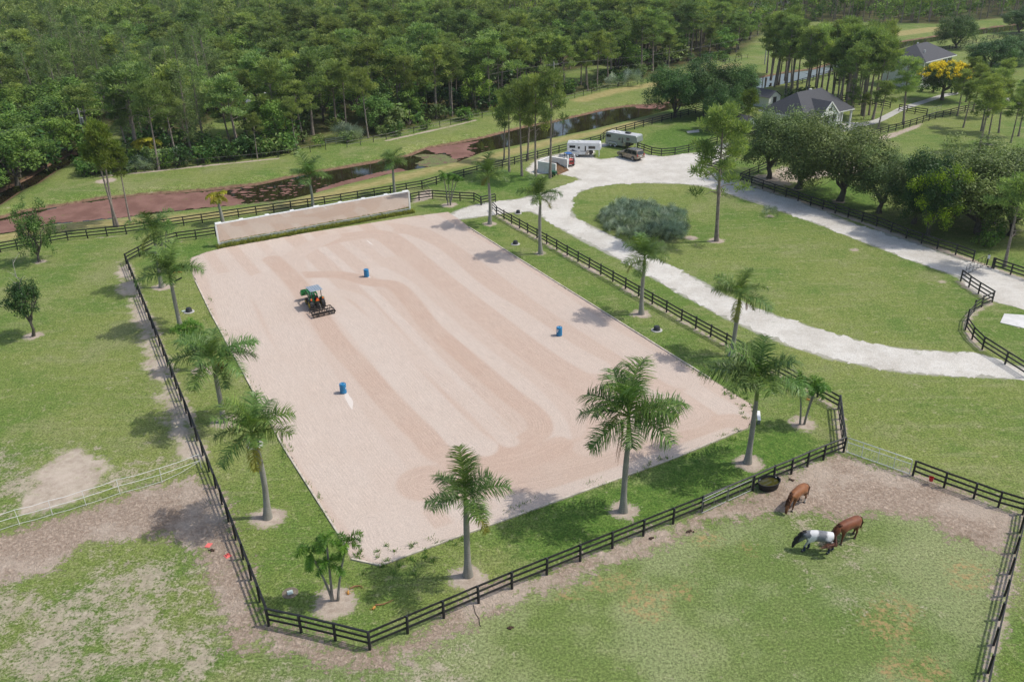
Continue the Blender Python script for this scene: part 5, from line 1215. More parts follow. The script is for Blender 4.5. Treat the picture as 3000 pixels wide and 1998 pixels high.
# metal pipe rail fence on the far bank
fence('grey pipe rail fence in front of the palmettos on the far bank', [(955, 428), (985, 424), (1017, 419)], 1.9, posts=MB().tube([(0, 0, -.1), (0, 0, 1.2)], .04, 6).mesh('post', MT['galv']), rails=(.5, .85, 1.18), rail=(.05, .05), name='pipe_fence', mat_=MT['galv'], group='fences on the far canal bank')

# ------------------------------------------------------------------ power poles and wires
def pole(label, b, ty, H=None, arm=True):
    h = hgt(b, ty); t = thing('utility_pole', label, 'power pole', G(*b), .4, 'utility poles along the canal')
    MB().tube([(0, 0, -.2), (0, 0, h)], [.17, .11], 10).build('pole', MT['concrete'], t, smooth=True)
    if arm:
        MB().box((0, .1, h - .7), (2.4, .1, .12)).build('crossarm', MT['grey_wood'], t)
        for x in (-1.1, 0.3, 1.1): MB().lathe([(.05, h - .64), (.06, h - .52), (.03, h - .45)], 8, (x, .1, 0)).build('insulator', MT['concrete'], t)
    MB().lathe([(.0, h - 2.6), (.24, h - 2.55), (.24, h - 1.7), (.18, h - 1.6), (0, h - 1.58)], 12, (.32, 0, 0)).build('transformer', MT['galv'], t)
    return G(*b) + Vector((0, 0, h))
tops = [pole('grey power pole rising among the trees at the left, above the red path', (256, 440), 318), pole('power pole in the middle, behind the far fence', (1622, 292), 182), pole('power pole at the right, above the canal trees', (2240, 190), 92)]
ends = [G(-160, 640) + Vector((0, 0, 10.5))] + tops + [G(2900, 75) + Vector((0, 0, 11.5))]
w = thing('power_line', 'thin power wires running along the canal from pole to pole', 'wires', (0, 0, 0))
for dz, dx in ((-.4, -.9), (-.4, .9), (-2.2, .1)):
    m = MB()
    for i in range(len(ends) - 1):
        a, b = ends[i], ends[i + 1]; m.tube([a.lerp(b, k / 12) + Vector((dx * .6, dx * .3, dz - 2.4 * math.sin(PI * k / 12) * min(1, (b - a).length / 140))) for k in range(13)], .009, 4, False)
    m.build('wire', MT['wire'], w)
# ------------------------------------------------------------------ vehicles and implements
RX = Matrix.Rotation(PI / 2, 4, 'X')
def wheel(name, parent, c, R, w, rim_mat, tread=0, rim=.55, n=24):
    """A wheel turning about local y: tyre as the part, rim as its sub-part."""
    h = w / 2; m = MB()
    m.lathe([(R * rim, -h * .8), (R * .82, -h), (R * .96, -h * .8), (R, -h * .45), (R, h * .45), (R * .96, h * .8), (R * .82, h), (R * rim, h * .8), (R * rim, -h * .8)], n, (0, 0, 0), RX)
    if tread:
        for k in range(tread):
            a = 2 * PI * k / tread
            for s in (-1, 1):
                p = Vector((math.cos(a) * R, s * h * .12, math.sin(a) * R)); q = Vector((math.cos(a + s * 0 + .32) * R * .985, s * h * .92, math.sin(a + .32) * R * .985)); m.bar(p, q, .045, .06, up=(math.cos(a), 0, math.sin(a)))
    t = m.build(name, MT['tyre'], parent, c, smooth=True)
    m = MB(); m.lathe([(0.0, -h * .9), (R * .16, -h * .9), (R * .22, -h * .7), (R * rim * .8, -h * .72), (R * rim * .98, -h * .92), (R * rim * 1.02, -h * .92), (R * rim * 1.02, h * .92), (R * rim * .98, h * .92), (R * rim * .8, h * .72), (R * .22, h * .7), (R * .16, h * .9), (0, h * .9)], n, (0, 0, 0), RX)
    m.build('rim', rim_mat, t, smooth=True); return t

# tractor: x forward, y to its left
tp = (G(913, 908) + G(946, 900)) / 2
tr = thing('tractor', 'green compact tractor with pale canopy and front bucket dragging a harrow over the sand', 'tractor', tp + Vector((0, 0, .02)), rad(120))
for y in (-.62, .62): wheel('rear_wheel', tr, (0, y, .56), .56, .42, MT['yellow_paint'], 14)
for y in (-.55, .55): wheel('front_wheel', tr, (1.62, y, .36), .36, .25, MT['yellow_paint'], 12)
m = MB(); m.prism([(-.15, .62), (.35, .50), (2.05, .50), (2.12, .62), (2.12, 1.0), (2.0, 1.10), (1.2, 1.18), (.95, 1.20), (.95, .72), (.2, .74)], -.27, .27, 'y'); m.build('hood', MT['green_paint'], tr, bevel=.03)
m = MB(); m.box((.5, 0, .52), (2.6, .36, .28)); m.box((1.62, 0, .40), (.2, .95, .14)); m.box((0, 0, .56), (.3, 1.0, .22)); m.box((.45, 0, .62), (.9, 1.0, .05)); m.build('chassis', MT['dark_metal'], tr, bevel=.01)
for y in (-.62, .62):
    m = MB(); prof = [(math.cos(a) * .64, .56 + math.sin(a) * .64) for a in np.linspace(.5, 2.0, 9)] + [(math.cos(a) * .60, .56 + math.sin(a) * .60) for a in np.linspace(2.0, .5, 9)]; m.prism(prof, y - .2, y + .12, 'y'); m.build('fender', MT['green_paint'], tr)
m = MB(); m.box((.12, 0, .98), (.46, .48, .12), bev=.04); m.box((-.12, 0, 1.22), (.12, .46, .42), bev=.04); m.build('seat', MT['black_plastic'], tr)
m = MB(); m.tube([(.92, 0, 1.0), (.72, 0, 1.26)], .03, 8); r_ = [Vector((.70, 0, 1.28)) + Vector((math.sin(a) * .11 * -1, math.cos(a) * .18, math.sin(a) * .14)) for a in np.linspace(0, 2 * PI, 17)]; m.tube(r_, .015, 6); m.build('steering_wheel', MT['black_plastic'], tr)
for y in (-.50, .50): MB().box((-.30, y, 1.35), (.08, .07, 1.62)).build('roll_bar', MT['black_plastic'], tr)
m = MB(); m.box((.22, 0, 2.20), (1.55, 1.36, .05), bev=.02)
for k in range(5): m.box((.22, -.5 + .25 * k, 2.235), (1.4, .05, .03))
m.build('canopy', MT['pale_panel'], tr)
MB().bar((-.26, -.45, 2.1), (-.26, .45, 2.1), .06, .06).build('canopy_bar', MT['black_plastic'], tr)
for y in (-.62, .62): MB().box((-.36, y, 1.22), (.1, .14, .2), bev=.02).build('warning_light', MT['orange'], tr)
m = MB(); m.prism([(-.24, 1.0), (.24, 1.0), (.05, 1.40), (-.05, 1.40)], -.47, -.455, 'x'); m.build('sign_border', MT['red_edge'], tr)
m = MB(); m.prism([(-.19, 1.035), (.19, 1.035), (.0, 1.36)], -.485, -.473, 'x'); m.build('slow_vehicle_sign', MT['orange'], tr)
for y in (-.40, .40):
    m = MB(); m.bar((.85, y, .62), (.85, y, 1.28), .1, .14); m.build('loader_post', MT['green_paint'], tr, bevel=.01)
    m = MB(); pts = [(.80, y, 1.25), (1.5, y, 1.45), (2.05, y, 1.42), (2.35, y, 1.05), (2.55, y, .95)]
    for a, b in zip(pts, pts[1:]): m.bar(a, b, .08, .15)
    m.build('loader_arm', MT['green_paint'], tr); MB().tube([(.95, y * 1.15, .85), (1.9, y * 1.15, 1.36)], .035, 8).build('cylinder', MT['dark_metal'], tr)
m = MB(); prof = [(2.55, .75), (2.62, 1.32), (2.66, 1.32), (2.60, .78), (2.66, .66), (2.80, .60), (3.22, .78), (3.22, .74), (2.80, .55), (2.62, .62)]; m.prism(prof, -.78, .78, 'y')
for y in (-.78, .76): m.prism([(2.58, .72), (2.64, 1.32), (3.22, .77), (2.80, .58), (2.65, .63)], y, y + .02, 'y')
m.build('bucket', MT['green_paint'], tr)
m = MB(); m.bar((-.1, -.28, .5), (-.75, -.33, .42), .05, .08); m.bar((-.1, .28, .5), (-.75, .33, .42), .05, .08); m.bar((-.25, 0, .9), (-.8, 0, .80), .05, .05); m.box((-.32, 0, .62), (.25, .35, .3)); m.build('hitch', MT['dark_metal'], tr)
MB().tube([(1.4, .2, 1.15), (1.4, .2, 1.62)], .035, 8).build('exhaust', MT['dark_metal'], tr)
# harrow behind it
ho = Vector(tp) + Matrix.Rotation(rad(120), 3, 'Z') @ Vector((-.8, 0, 0)); ha = thing('drag_harrow', 'rusty black arena harrow with tines and a basket roller behind the tractor', 'harrow', ho + Vector((0, 0, .02)), rad(120))
m = MB()
for x in (-.05, -.75): m.bar((x, -1.15, .42), (x, 1.15, .42), .08, .08)
for y in (-1.15, -.4, .4, 1.15): m.bar((.0, y, .42), (-1.35, y, .40), .06, .08)
m.bar((.05, -.35, .45), (-.2, 0, .95), .05, .05); m.bar((.05, .35, .45), (-.2, 0, .95), .05, .05); m.bar((-.2, 0, .95), (-.75, 0, .45), .05, .05); m.build('frame', MT['dark_metal'], ha)
for r_, x in ((0, -.05), (1, -.4), (2, -.75)):
    m = MB()
    for k in range(9): y = -1.08 + .27 * k + (.13 if r_ % 2 else 0); m.tube([(x, y, .42), (x - .1, y, .25), (x + .02, y, .02)], [.02, .02, .012], 5)
    m.build('tine_row', MT['dark_metal'], ha)
MB().box((-.9, 0, .16), (.05, 2.3, .2)).build('levelling_blade', MT['dark_metal'], ha)
m = MB()
for k in range(10): a = 2 * PI * k / 10; m.bar((-1.35 + math.cos(a) * .2, -1.12, .2 + math.sin(a) * .2), (-1.35 + math.cos(a + .5) * .2, 1.12, .2 + math.sin(a + .5) * .2), .02, .03)
for y in (-1.12, -.56, 0, .56, 1.12): m.lathe([(.04, -.01), (.205, -.01), (.205, .01), (.04, .01)], 16, (-1.35, y, .2), RX)
m.build('basket_roller', MT['dark_metal'], ha); m = MB()
for y in (-1.2, 1.2): m.bar((-.85, y, .42), (-1.6, y, .3), .05, .1); m.bar((-1.35, y, .4), (-1.35, y, .15), .05, .06)
m.build('roller_arm', MT['dark_metal'], ha)

# ------------------------------------------------------------------ horse trailers, car, loader, manure bin
SILVER = mat('trailer_silver', (.30, .34, .32), .35, .06, 1.5, metal=.25, dirt=((.25, .25, .22), .3)); ROOFW = mat('trailer_roof_white', (.50, .51, .52), .5, .08, 1.5, dirt=((.38, .37, .35), .6)); STRIPE = mat('dark_blue_stripe', (.05, .06, .11), .5, .1); STONE = mat('stone_guard_steel', (.34, .31, .28), .3, .1, 3., metal=.4)
def trailer(name, label, a, b, body, H=2.25, W=2.05, skirt=True, ac=False, L=None, wins=((.07, .24, 1.45, 1.85), (.63, .83, 1.35, 1.8)), door=(.30, .40), logo=True):
    """Gooseneck trailer: a rear near corner, b the ground under the nose; its near side faces local -y."""
    A, B = G(*a), G(*b); d = B - A; L = L or d.length; t = thing(name, label, 'horse trailer', A, math.atan2(d.y, d.x), 'horse trailers beside the gravel yard'); f = .40; g_ = 1.18; X = L * .60
    side = [(0, f), (X, f), (X + .25, f + .3), (X + .3, g_), (L - .25, g_ + .02), (L, g_ + .25), (L - .12, H - .12), (L - .3, H), (.08, H), (0, H - .1)]
    m = MB(); m.prism(side, 0, W, 'y'); m.build('body', body, t, bevel=.05)
    m = MB(); m.box((L / 2 - .05, W / 2, H + .015), (L - .45, W - .12, .05), bev=.02)
    m.build('roof', ROOFW, t)
    for x in (L * .2, L * .36): MB().box((x, W * .45, H + .09), (.4, .4, .1), bev=.03).build('roof_vent', MT['white_paint'], t)
    if ac: MB().box((L * .62, W * .5, H + .17), (.95, .7, .26), bev=.06).build('air_conditioner', MT['black_plastic'], t)
    for x0, x1, z0, z1 in wins: MB().box(((x0 + x1) / 2 * L, -.012, (z0 + z1) / 2 * H / 2.25), ((x1 - x0) * L, .03, (z1 - z0)), bev=.01).build('window', MT['glass_dark'], t)
    for x in (.15, .29): wheel('wheel', t, (L * x + .1, .14, .36), .36, .24, MT['white_metal'], 0, .6)
    m = MB(); prof = [(L * .15 + .1 - .45, .42), (L * .15 - .25, .72), (L * .15 + .1, .84), (L * .29 + .1, .84), (L * .29 + .45, .72), (L * .29 + .55, .42), (L * .29 + .48, .42), (L * .29 + .4, .68), (L * .29 + .1, .78), (L * .15 + .1, .78), (L * .15 - .2, .68), (L * .15 - .28, .42)]; m.prism(prof, -.16, .05, 'y'); m.build('fender', MT['white_metal'], t)
    MB().box((L * .22 + .1, .02, .58), (L * .14 + .62, .03, .36)).build('wheel_well', MT['black_rubber'], t)
    m = MB(); x0, x1 = door[0] * L, door[1] * L; m.box(((x0 + x1) / 2, -.012, 1.22), (x1 - x0, .025, 1.5), bev=.01); dd = m.build('door', body, t); MB().box(((x0 + x1) / 2, -.03, 1.58), ((x1 - x0) * .62, .02, .38)).build('window', MT['glass_dark'], dd); MB().box((x1 - .08, -.04, 1.15), (.08, .04, .05)).build('handle', MT['dark_metal'], dd)
    MB().prism([(X - .45, f), (X + .02, f), (X + .28, f + .32), (X + .28, g_), (X - .1, g_)], -.012, -.004, 'y').build('stone_guard', STONE, t)
    wheel('spare_wheel', t, (X + .62, .45, .75), .34, .2, MT['dark_metal'], 0, .6)
    MB().box((X + .55, W / 2, .72), (.5, W - .3, .6)).build('storage_box', MT['dark_metal'], t)
    for y in (.35, W - .35): MB().tube([(L - .35, y, g_ + .05), (L - .35, y, .02)], .05, 8).build('landing_leg', MT['white_metal'], t)
    MB().tube([(L - .35, W / 2, g_ + .05), (L - .35, W / 2, .75)], .06, 8).build('coupler', MT['dark_metal'], t)
    MB().bar((.3 * L * .3, -.01, 1.02), (X - .1, -.01, .96), .02, .07).build('stripe', STRIPE, t)
    if logo:
        m = MB(); m.prism([(.13 * L, 1.15), (.15 * L, 1.3), (.20 * L, 1.22), (.26 * L, 1.08), (.20 * L, 1.05), (.165 * L, .98), (.155 * L, 1.06)], -.018, -.006, 'y'); m.build('emblem', STRIPE, t)
    m = MB(); m.box((.02, .0, 1.3), (.02, .02, 1.6)); m.box((L * .54, -.012, 1.45), (.22, .02, .85)); m.build('narrow_window', MT['glass_dark'], t)
    MB().box((-.02, W / 2, 1.3), (.04, W - .2, 1.7), bev=.01).build('rear_door', body, t)
    return t
trailer('horse_trailer', 'white gooseneck horse trailer with a dark blue stripe, behind the red loader', (1661, 460), (1757, 462), MT['white_metal'], 2.35, L=5.7)
trailer('horse_trailer', 'silver grey gooseneck horse trailer with a black roof unit, beside the tan car', (1773, 428), (1855, 441), SILVER, 2.45, ac=True, L=6.4, wins=((.03, .17, 1.5, 1.95), (.66, .76, 1.35, 1.85)), door=(.40, .49), logo=False)

TAN = mat('tan_car_paint', (.23, .19, .145), .28, .05, 1., metal=.45, coat=.5)
fw_, rw_ = G(1822, 464), G(1853, 472); d = (fw_ - rw_).normalized()
su = thing('car', 'tan sport utility car parked on the gravel with its tail toward the drive', 'car', rw_ + Vector((d.y, -d.x, 0)) * -.0, math.atan2(d.y, d.x)); WB = 2.75; W = 1.85
def car_body(t, paint, W):
    low = [(-.98, .42), (-.95, .95), (-.88, 1.02), (.6, 1.06), (2.35, 1.06), (3.45, .98), (3.62, .84), (3.66, .45), (3.2, .32)]
    for (cx, s) in ((WB, -1), (0, -1)): low += [(cx + .44 * math.cos(a), .34 + .44 * math.sin(a)) for a in np.linspace(0.05, PI - .05, 8)] + ([(.9, .3)] if cx else [(-.6, .36)])
    m = MB(); m.prism(low, 0, -W, 'y'); 
    return m.build('body', paint, t, bevel=.045)
WB = 2.75; car_body(su, TAN, W)
m = MB()
gh = [(-.92, 1.0), (-.70, 1.68), (-.55, 1.75), (1.25, 1.77), (1.55, 1.72), (2.45, 1.06)]
vs = []
for y, k in ((-.05, 1), (-W + .05, 1)):
    for x, z in gh: vs.append((x, y - (.16 if y > -1 else -.16) * max(0, (z - 1.06) / .7), z))
m.add(vs, [tuple(range(6)), tuple(range(11, 5, -1))] + [(i, i + 6, (i + 1) % 6 + 6, (i + 1) % 6) for i in range(6)]); m.build('cabin', TAN, su, bevel=.03)
def side_win(x0, x1, xt0, xt1, y0, name='side_window'):
    s = -1 if y0 < -1 else 1; yb, yt = (y0 + .012 * s, y0 - .13 * s + .012 * s); m = MB(); vs = [(x0, yb, 1.1), (x1, yb, 1.1), (xt1, yt, 1.62), (xt0, yt, 1.62)]; vs2 = [(x, y - .03 * s, z) for x, y, z in vs]; m.add(vs + vs2, [(0, 1, 2, 3), (7, 6, 5, 4), (0, 4, 5, 1), (1, 5, 6, 2), (2, 6, 7, 3), (3, 7, 4, 0)]); m.build(name, MT['glass_dark'], su)
for y0 in (-.035, -W + .035):
    side_win(1.42, 2.2, 1.35, 1.62, y0); side_win(.38, 1.30, .40, 1.26, y0); side_win(-.72, .26, -.55, .28, y0)
m = MB(); vs = [(-.915, -.2, 1.12), (-.915, -W + .2, 1.12), (-.74, -W + .32, 1.6), (-.74, -.32, 1.6)]; vs2 = [(x - .02, y, z) for x, y, z in vs]; m.add(vs + vs2, [(0, 1, 2, 3), (7, 6, 5, 4), (0, 4, 5, 1), (1, 5, 6, 2), (2, 6, 7, 3), (3, 7, 4, 0)]); m.build('rear_window', MT['glass_dark'], su)
m = MB(); vs = [(2.40, -.18, 1.12), (2.40, -W + .18, 1.12), (1.64, -W + .32, 1.68), (1.64, -.32, 1.68)]; vs2 = [(x + .03, y, z + .02) for x, y, z in vs]; m.add(vs + vs2, [(0, 1, 2, 3), (7, 6, 5, 4), (0, 4, 5, 1), (1, 5, 6, 2), (2, 6, 7, 3), (3, 7, 4, 0)]); m.build('windscreen', MT['glass_dark'], su)
for x in (0, WB):
    for y in (-.12, -W + .12): wheel('wheel', su, (x, y, .37), .37, .24, MT['chrome'], 0, .66)
for y in (-.14, -W + .14): MB().box((-.93, y, .98), (.12, .2, .34), bev=.02).build('tail_light', MT['red_edge'], su)
for y in (-.22, -W + .22): MB().box((3.58, y, .82), (.16, .34, .16), bev=.02).build('headlight', MT['sticker'], su)
MB().box((-.98, -W / 2, .58), (.14, W - .1, .26), bev=.03).build('rear_bumper', TAN, su); MB().box((-.985, -W / 2, .93), (.03, .9, .06)).build('trim_bar', MT['chrome'], su); MB().box((-.985, -W / 2, .80), (.025, .36, .14)).build('number_plate', MT['sticker'], su)
for y in (-.32, -W + .32):
    m = MB(); m.tube([(-.4, y, 1.76), (-.35, y, 1.84), (1.1, y, 1.85), (1.2, y, 1.78)], .022, 6); m.build('roof_rail', MT['dark_metal'], su)
for x in (0, .8): MB().bar((x, -.32, 1.85), (x, -W + .32, 1.85), .05, .03).build('cross_bar', MT['dark_metal'], su)
for y in (.02, -W - .02): MB().box((2.05, y, 1.16), (.16, .16, .14), bev=.03).build('mirror', TAN, su)

# skid steer loader seen from behind
sk = thing('skid_loader', 'red and white skid loader with a blue roof, parked beside the manure bin', 'loader', G(1668, 487), rad(112))
for x in (0, 1.05):
    for y in (-.68, .68): wheel('wheel', sk, (x, y, .40), .40, .3, MT['sticker'], 12)
m = MB(); m.prism([(-.75, .45), (-.82, 1.15), (-.55, 1.32), (-.1, 1.3), (-.05, .4)], -.42, .42, 'y'); m.build('engine_cover', MT['brick_red'], sk, bevel=.05)
m = MB(); m.box((-.825, 0, .95), (.03, .6, .3)); m.build('grille', MT['dark_metal'], sk)
m = MB(); m.box((.5, 0, .5), (1.6, .9, .45)); m.build('chassis', MT['white_metal'], sk, bevel=.03)
for y in (-.58, .58):
    m = MB(); m.prism([(-.85, .5), (-.95, 1.1), (-.78, 1.95), (-.5, 1.98), (-.30, 1.55), (-.25, .5)], y - .07, y + .07, 'y'); m.build('rear_tower', MT['white_metal'], sk)
    m = MB(); m.bar((-.65, y, 1.85), (.9, y, 1.35), .1, .16); m.bar((.9, y, 1.35), (1.75, y, .55), .1, .16); m.build('lift_arm', MT['white_metal'], sk)
m = MB()
for x, y in ((-.05, -.42), (-.05, .42), (1.0, -.42), (1.0, .42)): m.bar((x, y, .7), (x, y, 1.98), .07, .07)
for y in (-.42, .42):
    for z in (1.1, 1.4, 1.7): m.bar((-.05, y, z), (1.0, y, z), .02, .02)
m.build('cage', MT['dark_metal'], sk); MB().box((.45, 0, 2.02), (1.3, 1.0, .07), bev=.03).build('roof', MT['blue_cloth'], sk)
m = MB(); m.prism([(1.75, .1), (1.7, .75), (1.78, .75), (1.82, .2), (2.4, .12), (2.4, .06)], -.85, .85, 'y'); m.build('bucket', MT['dark_metal'], sk)

# manure bin: three walls, with the heap in it
P1, P2, P4 = G(1577, 504), G(1627, 512), G(1661, 498); P3 = P1 + (P4 - P2); mb = thing('manure_bin', 'white walled three sided manure bin open toward the gravel yard', 'bin', P1); o = P1; bh = 1.7
def wall(p, q, name):
    p, q = p - o, q - o; m = MB(); m.bar(p + Vector((0, 0, bh / 2)), q + Vector((0, 0, bh / 2)), .18, bh); w_ = m.build(name, MT['stucco'], mb); MB().bar(p + Vector((0, 0, bh + .022)), q + Vector((0, 0, bh + .022)), .26, .04).build('wall_cap', MT['white_paint'], mb)
uu = (P2 - P1).normalized(); wall(P1 + uu * .1, P2, 'side_wall'); wall(P3 + uu * .1, P4, 'side_wall'); wall(P1, P3, 'back_wall')
for p in (P2, P4): MB().box(tuple(p - o + uu * .06 + Vector((0, 0, bh / 2))), (.12, .26, bh), math.atan2(uu.y, uu.x)).build('wall_end', MT['white_paint'], mb)
hp = thing('manure_heap', 'brown heap of manure spilling out of the white bin', 'heap', (P1 + P2 + P3 + P4) / 4); rs = np.random.default_rng(3); V, F = [], []; nu_, nv_ = 22, 20
ux, uy = uu, (P4 - P2).normalized(); w1 = (P4 - P2).length - .25; l1 = (P2 - P1).length
for i in range(nu_):
    for j in range(nv_):
        s, q = i / (nu_ - 1), j / (nv_ - 1); z = 1.15 * (1 - s) ** .55 * (1 - .25 * math.sin(q * PI * .9)) + rs.normal() * .05 + .12 * math.sin(7 * s + 5 * q) * (1 - s); z = max(.02 if s > .97 else .03, z * (1 if s < .9 else (1 - s) * 10)); p = ux * ((s - .5) * (l1 + .5) + .28) + uy * (q - .5) * w1; V.append((p.x, p.y, z))
for i in range(nu_ - 1):
    for j in range(nv_ - 1): a = i * nv_ + j; F.append((a, a + nv_, a + nv_ + 1, a + 1))
link('heap', np_mesh('heap', V, F, MT['manure'], True), hp)
db = thing('cart', 'dark green cart box standing against the outside of the manure bin', 'cart', G(1621, 517), math.atan2(uu.y, uu.x)); GC = mat('dark_green_cart', (.02, .10, .05), .5, .1)
MB().prism([(-.55, .42), (.45, .42), (.62, .85), (-.62, .85)], -.42, .3, 'y').build('tub', GC, db, bevel=.02); wheel('wheel', db, (0, -.48, .22), .22, .1, MT['dark_metal']); wheel('wheel', db, (0, .36, .22), .22, .1, MT['dark_metal']); MB().bar((.6, -.05, .5), (1.0, -.05, .2), .05, .05).build('handle', MT['dark_metal'], db)

# ------------------------------------------------------------------ barrels, tubs, trough, buckets and small things
def barrel(label, b, rz, patch):
    t = thing('barrel', label, 'barrel', G(*b) + Vector((0, 0, .02)), rz, 'blue barrels on the arena sand'); R, H = .29, .89
    MB().lathe([(R * .93, 0), (R, .03), (R, .24), (R * .975, .26), (R * .975, .29), (R, .31), (R, .58), (R * .975, .60), (R * .975, .63), (R, .65), (R, .80), (R * .97, .86), (R * .94, H), (R * .88, H), (R * .86, H - .035), (0, H - .03)], 28).build('drum', MT['barrel'], t, smooth=True)
    for x in (-.13, .14): MB().lathe([(.035, H - .032), (.035, H - .008), (0, H - .006)], 10, (x, .02, 0)).build('bung_cap', MT['sticker'], t)
    if patch:
        for a0, a1, z0, z1 in patch:
            m = MB(); k = 6; vs = [((R + .004) * math.cos(a0 + (a1 - a0) * i / k), (R + .004) * math.sin(a0 + (a1 - a0) * i / k), z) for z in (z0, z1) for i in range(k + 1)]; m.add(vs, [(i, i + 1, i + 8, i + 7) for i in range(k)]); m.build('torn_label', MT['sticker'], t)
barrel('bright blue barrel farthest on the arena sand, beside a pale wedge', (1074.5, 811), .3, None)
barrel('blue barrel with a torn white label, at the right of the arena', (1638.5, 983), 0, [(-2.6, -1.9, .60, .72), (-2.75, -2.1, .42, .56)])
barrel('blue barrel nearest the camera, with a pale wedge of sand before it', (1006.5, 1151), 0, [(-.55, -.2, .44, .58)])
def tub(label, b, s=1., square=False):
    t = thing('tub_light', label, 'tub', G(*b), .2, 'black tubs on the arena lawn'); MB().lathe([(.55 * s, -.02), (.55 * s, .05), (.50 * s, .07), (0, .07)], 24).build('base', MT['concrete'], t, smooth=True)
    MB().lathe([(.36 * s, .071), (.33 * s, .12), (.28 * s, .42), (.25 * s, .46), (.0, .465)], 24).build('cover', MT['black_plastic'], t, smooth=True)
    if square: MB().box((-.6, .35, .02), (.36, .3, .06), .3, bev=.01).build('valve_lid', MT['green_pipe'], t)
tub('black tub on a pale base, far right lawn near the gravel spur', (1510, 716)); tub('black tub on a pale base beside the right long side of the arena', (1924, 968)); tub('black tub with a pale lid beside the floodlit left row palm', (554, 914), 1., True); tub('black tub behind the near left row palm', (747, 1304), 1.15); tub('small black tub across the right fence, beside the gravel spur', (1518, 626), .9)
# water trough
tg = thing('water_trough', 'black oval rubber water trough by the paddock fence', 'trough', G(2251, 1428), rad(25)); sx_, sy_ = .88, .62
MB().lathe([(.80, 0), (.86, .05), (.96, .52), (1.02, .56), (1.02, .60), (.95, .61), (.91, .55), (.83, .12), (0, .10)], 32, sx=sx_, sy=sy_).build('tub', MT['black_rubber'], tg, smooth=True)
GW = NT('green_trough_water'); MB().lathe([(.895, .44), (0, .441)], 32, sx=sx_, sy=sy_).build('water', GW.fin(GW.mix(GW.noise(GW.obj(), 4., 4), (.025, .026, .006), (.085, .080, .014)), .06), tg)
for a in (.3, 2.2): MB().box((math.cos(a) * .90 * sx_, math.sin(a) * .90 * sy_, .54), (.08, .05, .05)).build('valve', MT['white_paint'], tg)
bk = thing('bucket', 'red plastic bucket hanging on the paddock fence', 'bucket', G(2717, 1414) + Vector((.08, -.22, .33)), 0)
MB().lathe([(.13, 0), (.155, .27), (.175, .275), (.175, .30), (.155, .30), (.12, .03), (0, .03)], 20).build('pail', MT['red_bucket'], bk, smooth=True); MB().tube([(-.165, 0, .28), (-.12, .06, .40), (0, .12, .46), (.12, .06, .40), (.165, 0, .28)], .008, 5).build('handle', MT['dark_metal'], bk)
# floodlights on the palms
def flood(label, base, at, off):
    P = G(*base); T = at_h(base, at); t = thing('floodlight', label, 'floodlight', T, 0, 'floodlights on palm trunks'); o = Vector(off)
    MB().tube([(0, 0, 0), o * .55, o * .6 + Vector((0, 0, .22)), o * .6 + Vector((.03, 0, .38))], .03, 8).build('arm', MT['black_plastic'], t, smooth=True)
    MB().box(tuple(o * .6 + Vector((.32, .12, .5))), (.78, .30, .09), M=Matrix.Rotation(-.35, 4, 'Y') @ Matrix.Rotation(.5, 4, 'Z'), bev=.02).build('lamp_head', MT['black_plastic'], t); MB().lathe([(.22, -.04), (.22, .04)], 14).build('strap', MT['black_plastic'], t)
flood('black floodlight on an arm, strapped to the left row palm beside the tub', (530, 962), (503, 834), (.65, -.1, 0)); flood('black floodlight strapped to the palm with orange fruit stalks', (656, 1235), (632, 1090), (.75, .05, 0))
# fruit stalks, hanging dead frond and fallen fronds
def hang(name, label, base, at, L, n, mname, cat='palm stalk', w=.2, dx=.12):
    T = at_h(base, at); t = thing(name, label, cat, T); rs_ = np.random.default_rng(int(at[0])); m = MB()
    for k in range(n): a = rs_.random() * 6.28; q = Vector((math.cos(a) * w + dx, math.sin(a) * w - .15, -L * rs_.uniform(.7, 1.))); m.tube([(dx * .6, -.12, 0), tuple(q * .5 + Vector((math.cos(a) * w * .5, math.sin(a) * w * .5, .05))), tuple(q)], [.022, .016, .006], 4)
    m.build('strands', MT[mname], t)
OS = mat('orange_fruit_stalk', (.50, .24, .05), .7, .25); MT['orange_stalk'] = OS
hang('fruit_stalk', 'orange fruit stalks hanging from the left row palm crown', (656, 1235), (640, 1052), .85, 26, 'orange_stalk', w=.22, dx=.22); hang('fruit_stalk', 'brown fruit stalk hanging from the second palm at the right corner', (2143, 1042), (2186, 880), 1.0, 16, 'dead_frond', w=.07, dx=.1)
hang('dead_frond', 'dead brown frond hanging along the tallest palm trunk', (1826, 1497), (1832, 1225), 3.6, 9, 'dead_frond', 'dead frond', .12, -.42)
def fallen(label, pts, mname='dead_frond', w=.05):
    L = [G(*p) + Vector((0, 0, .06)) for p in pts]; t = thing('fallen_frond', label, 'fallen frond', L[0]); m = MB(); m.tube([p - L[0] for p in L], [w, w * .8, w * .5, .015][:len(L)] if len(L) <= 4 else w, 6); rs_ = np.random.default_rng(len(label))
    for i in range(24): s = rs_.random(); a = L[min(int(s * (len(L) - 1)), len(L) - 2)]; b = L[min(int(s * (len(L) - 1)) + 1, len(L) - 1)]; p = a.lerp(b, rs_.random()) - L[0]; m.tube([p, p + Vector((rs_.normal() * .16, rs_.normal() * .12, rs_.uniform(-.05, .06)))], [.012, .003], 3)
    m.build('frond', MT[mname], t)
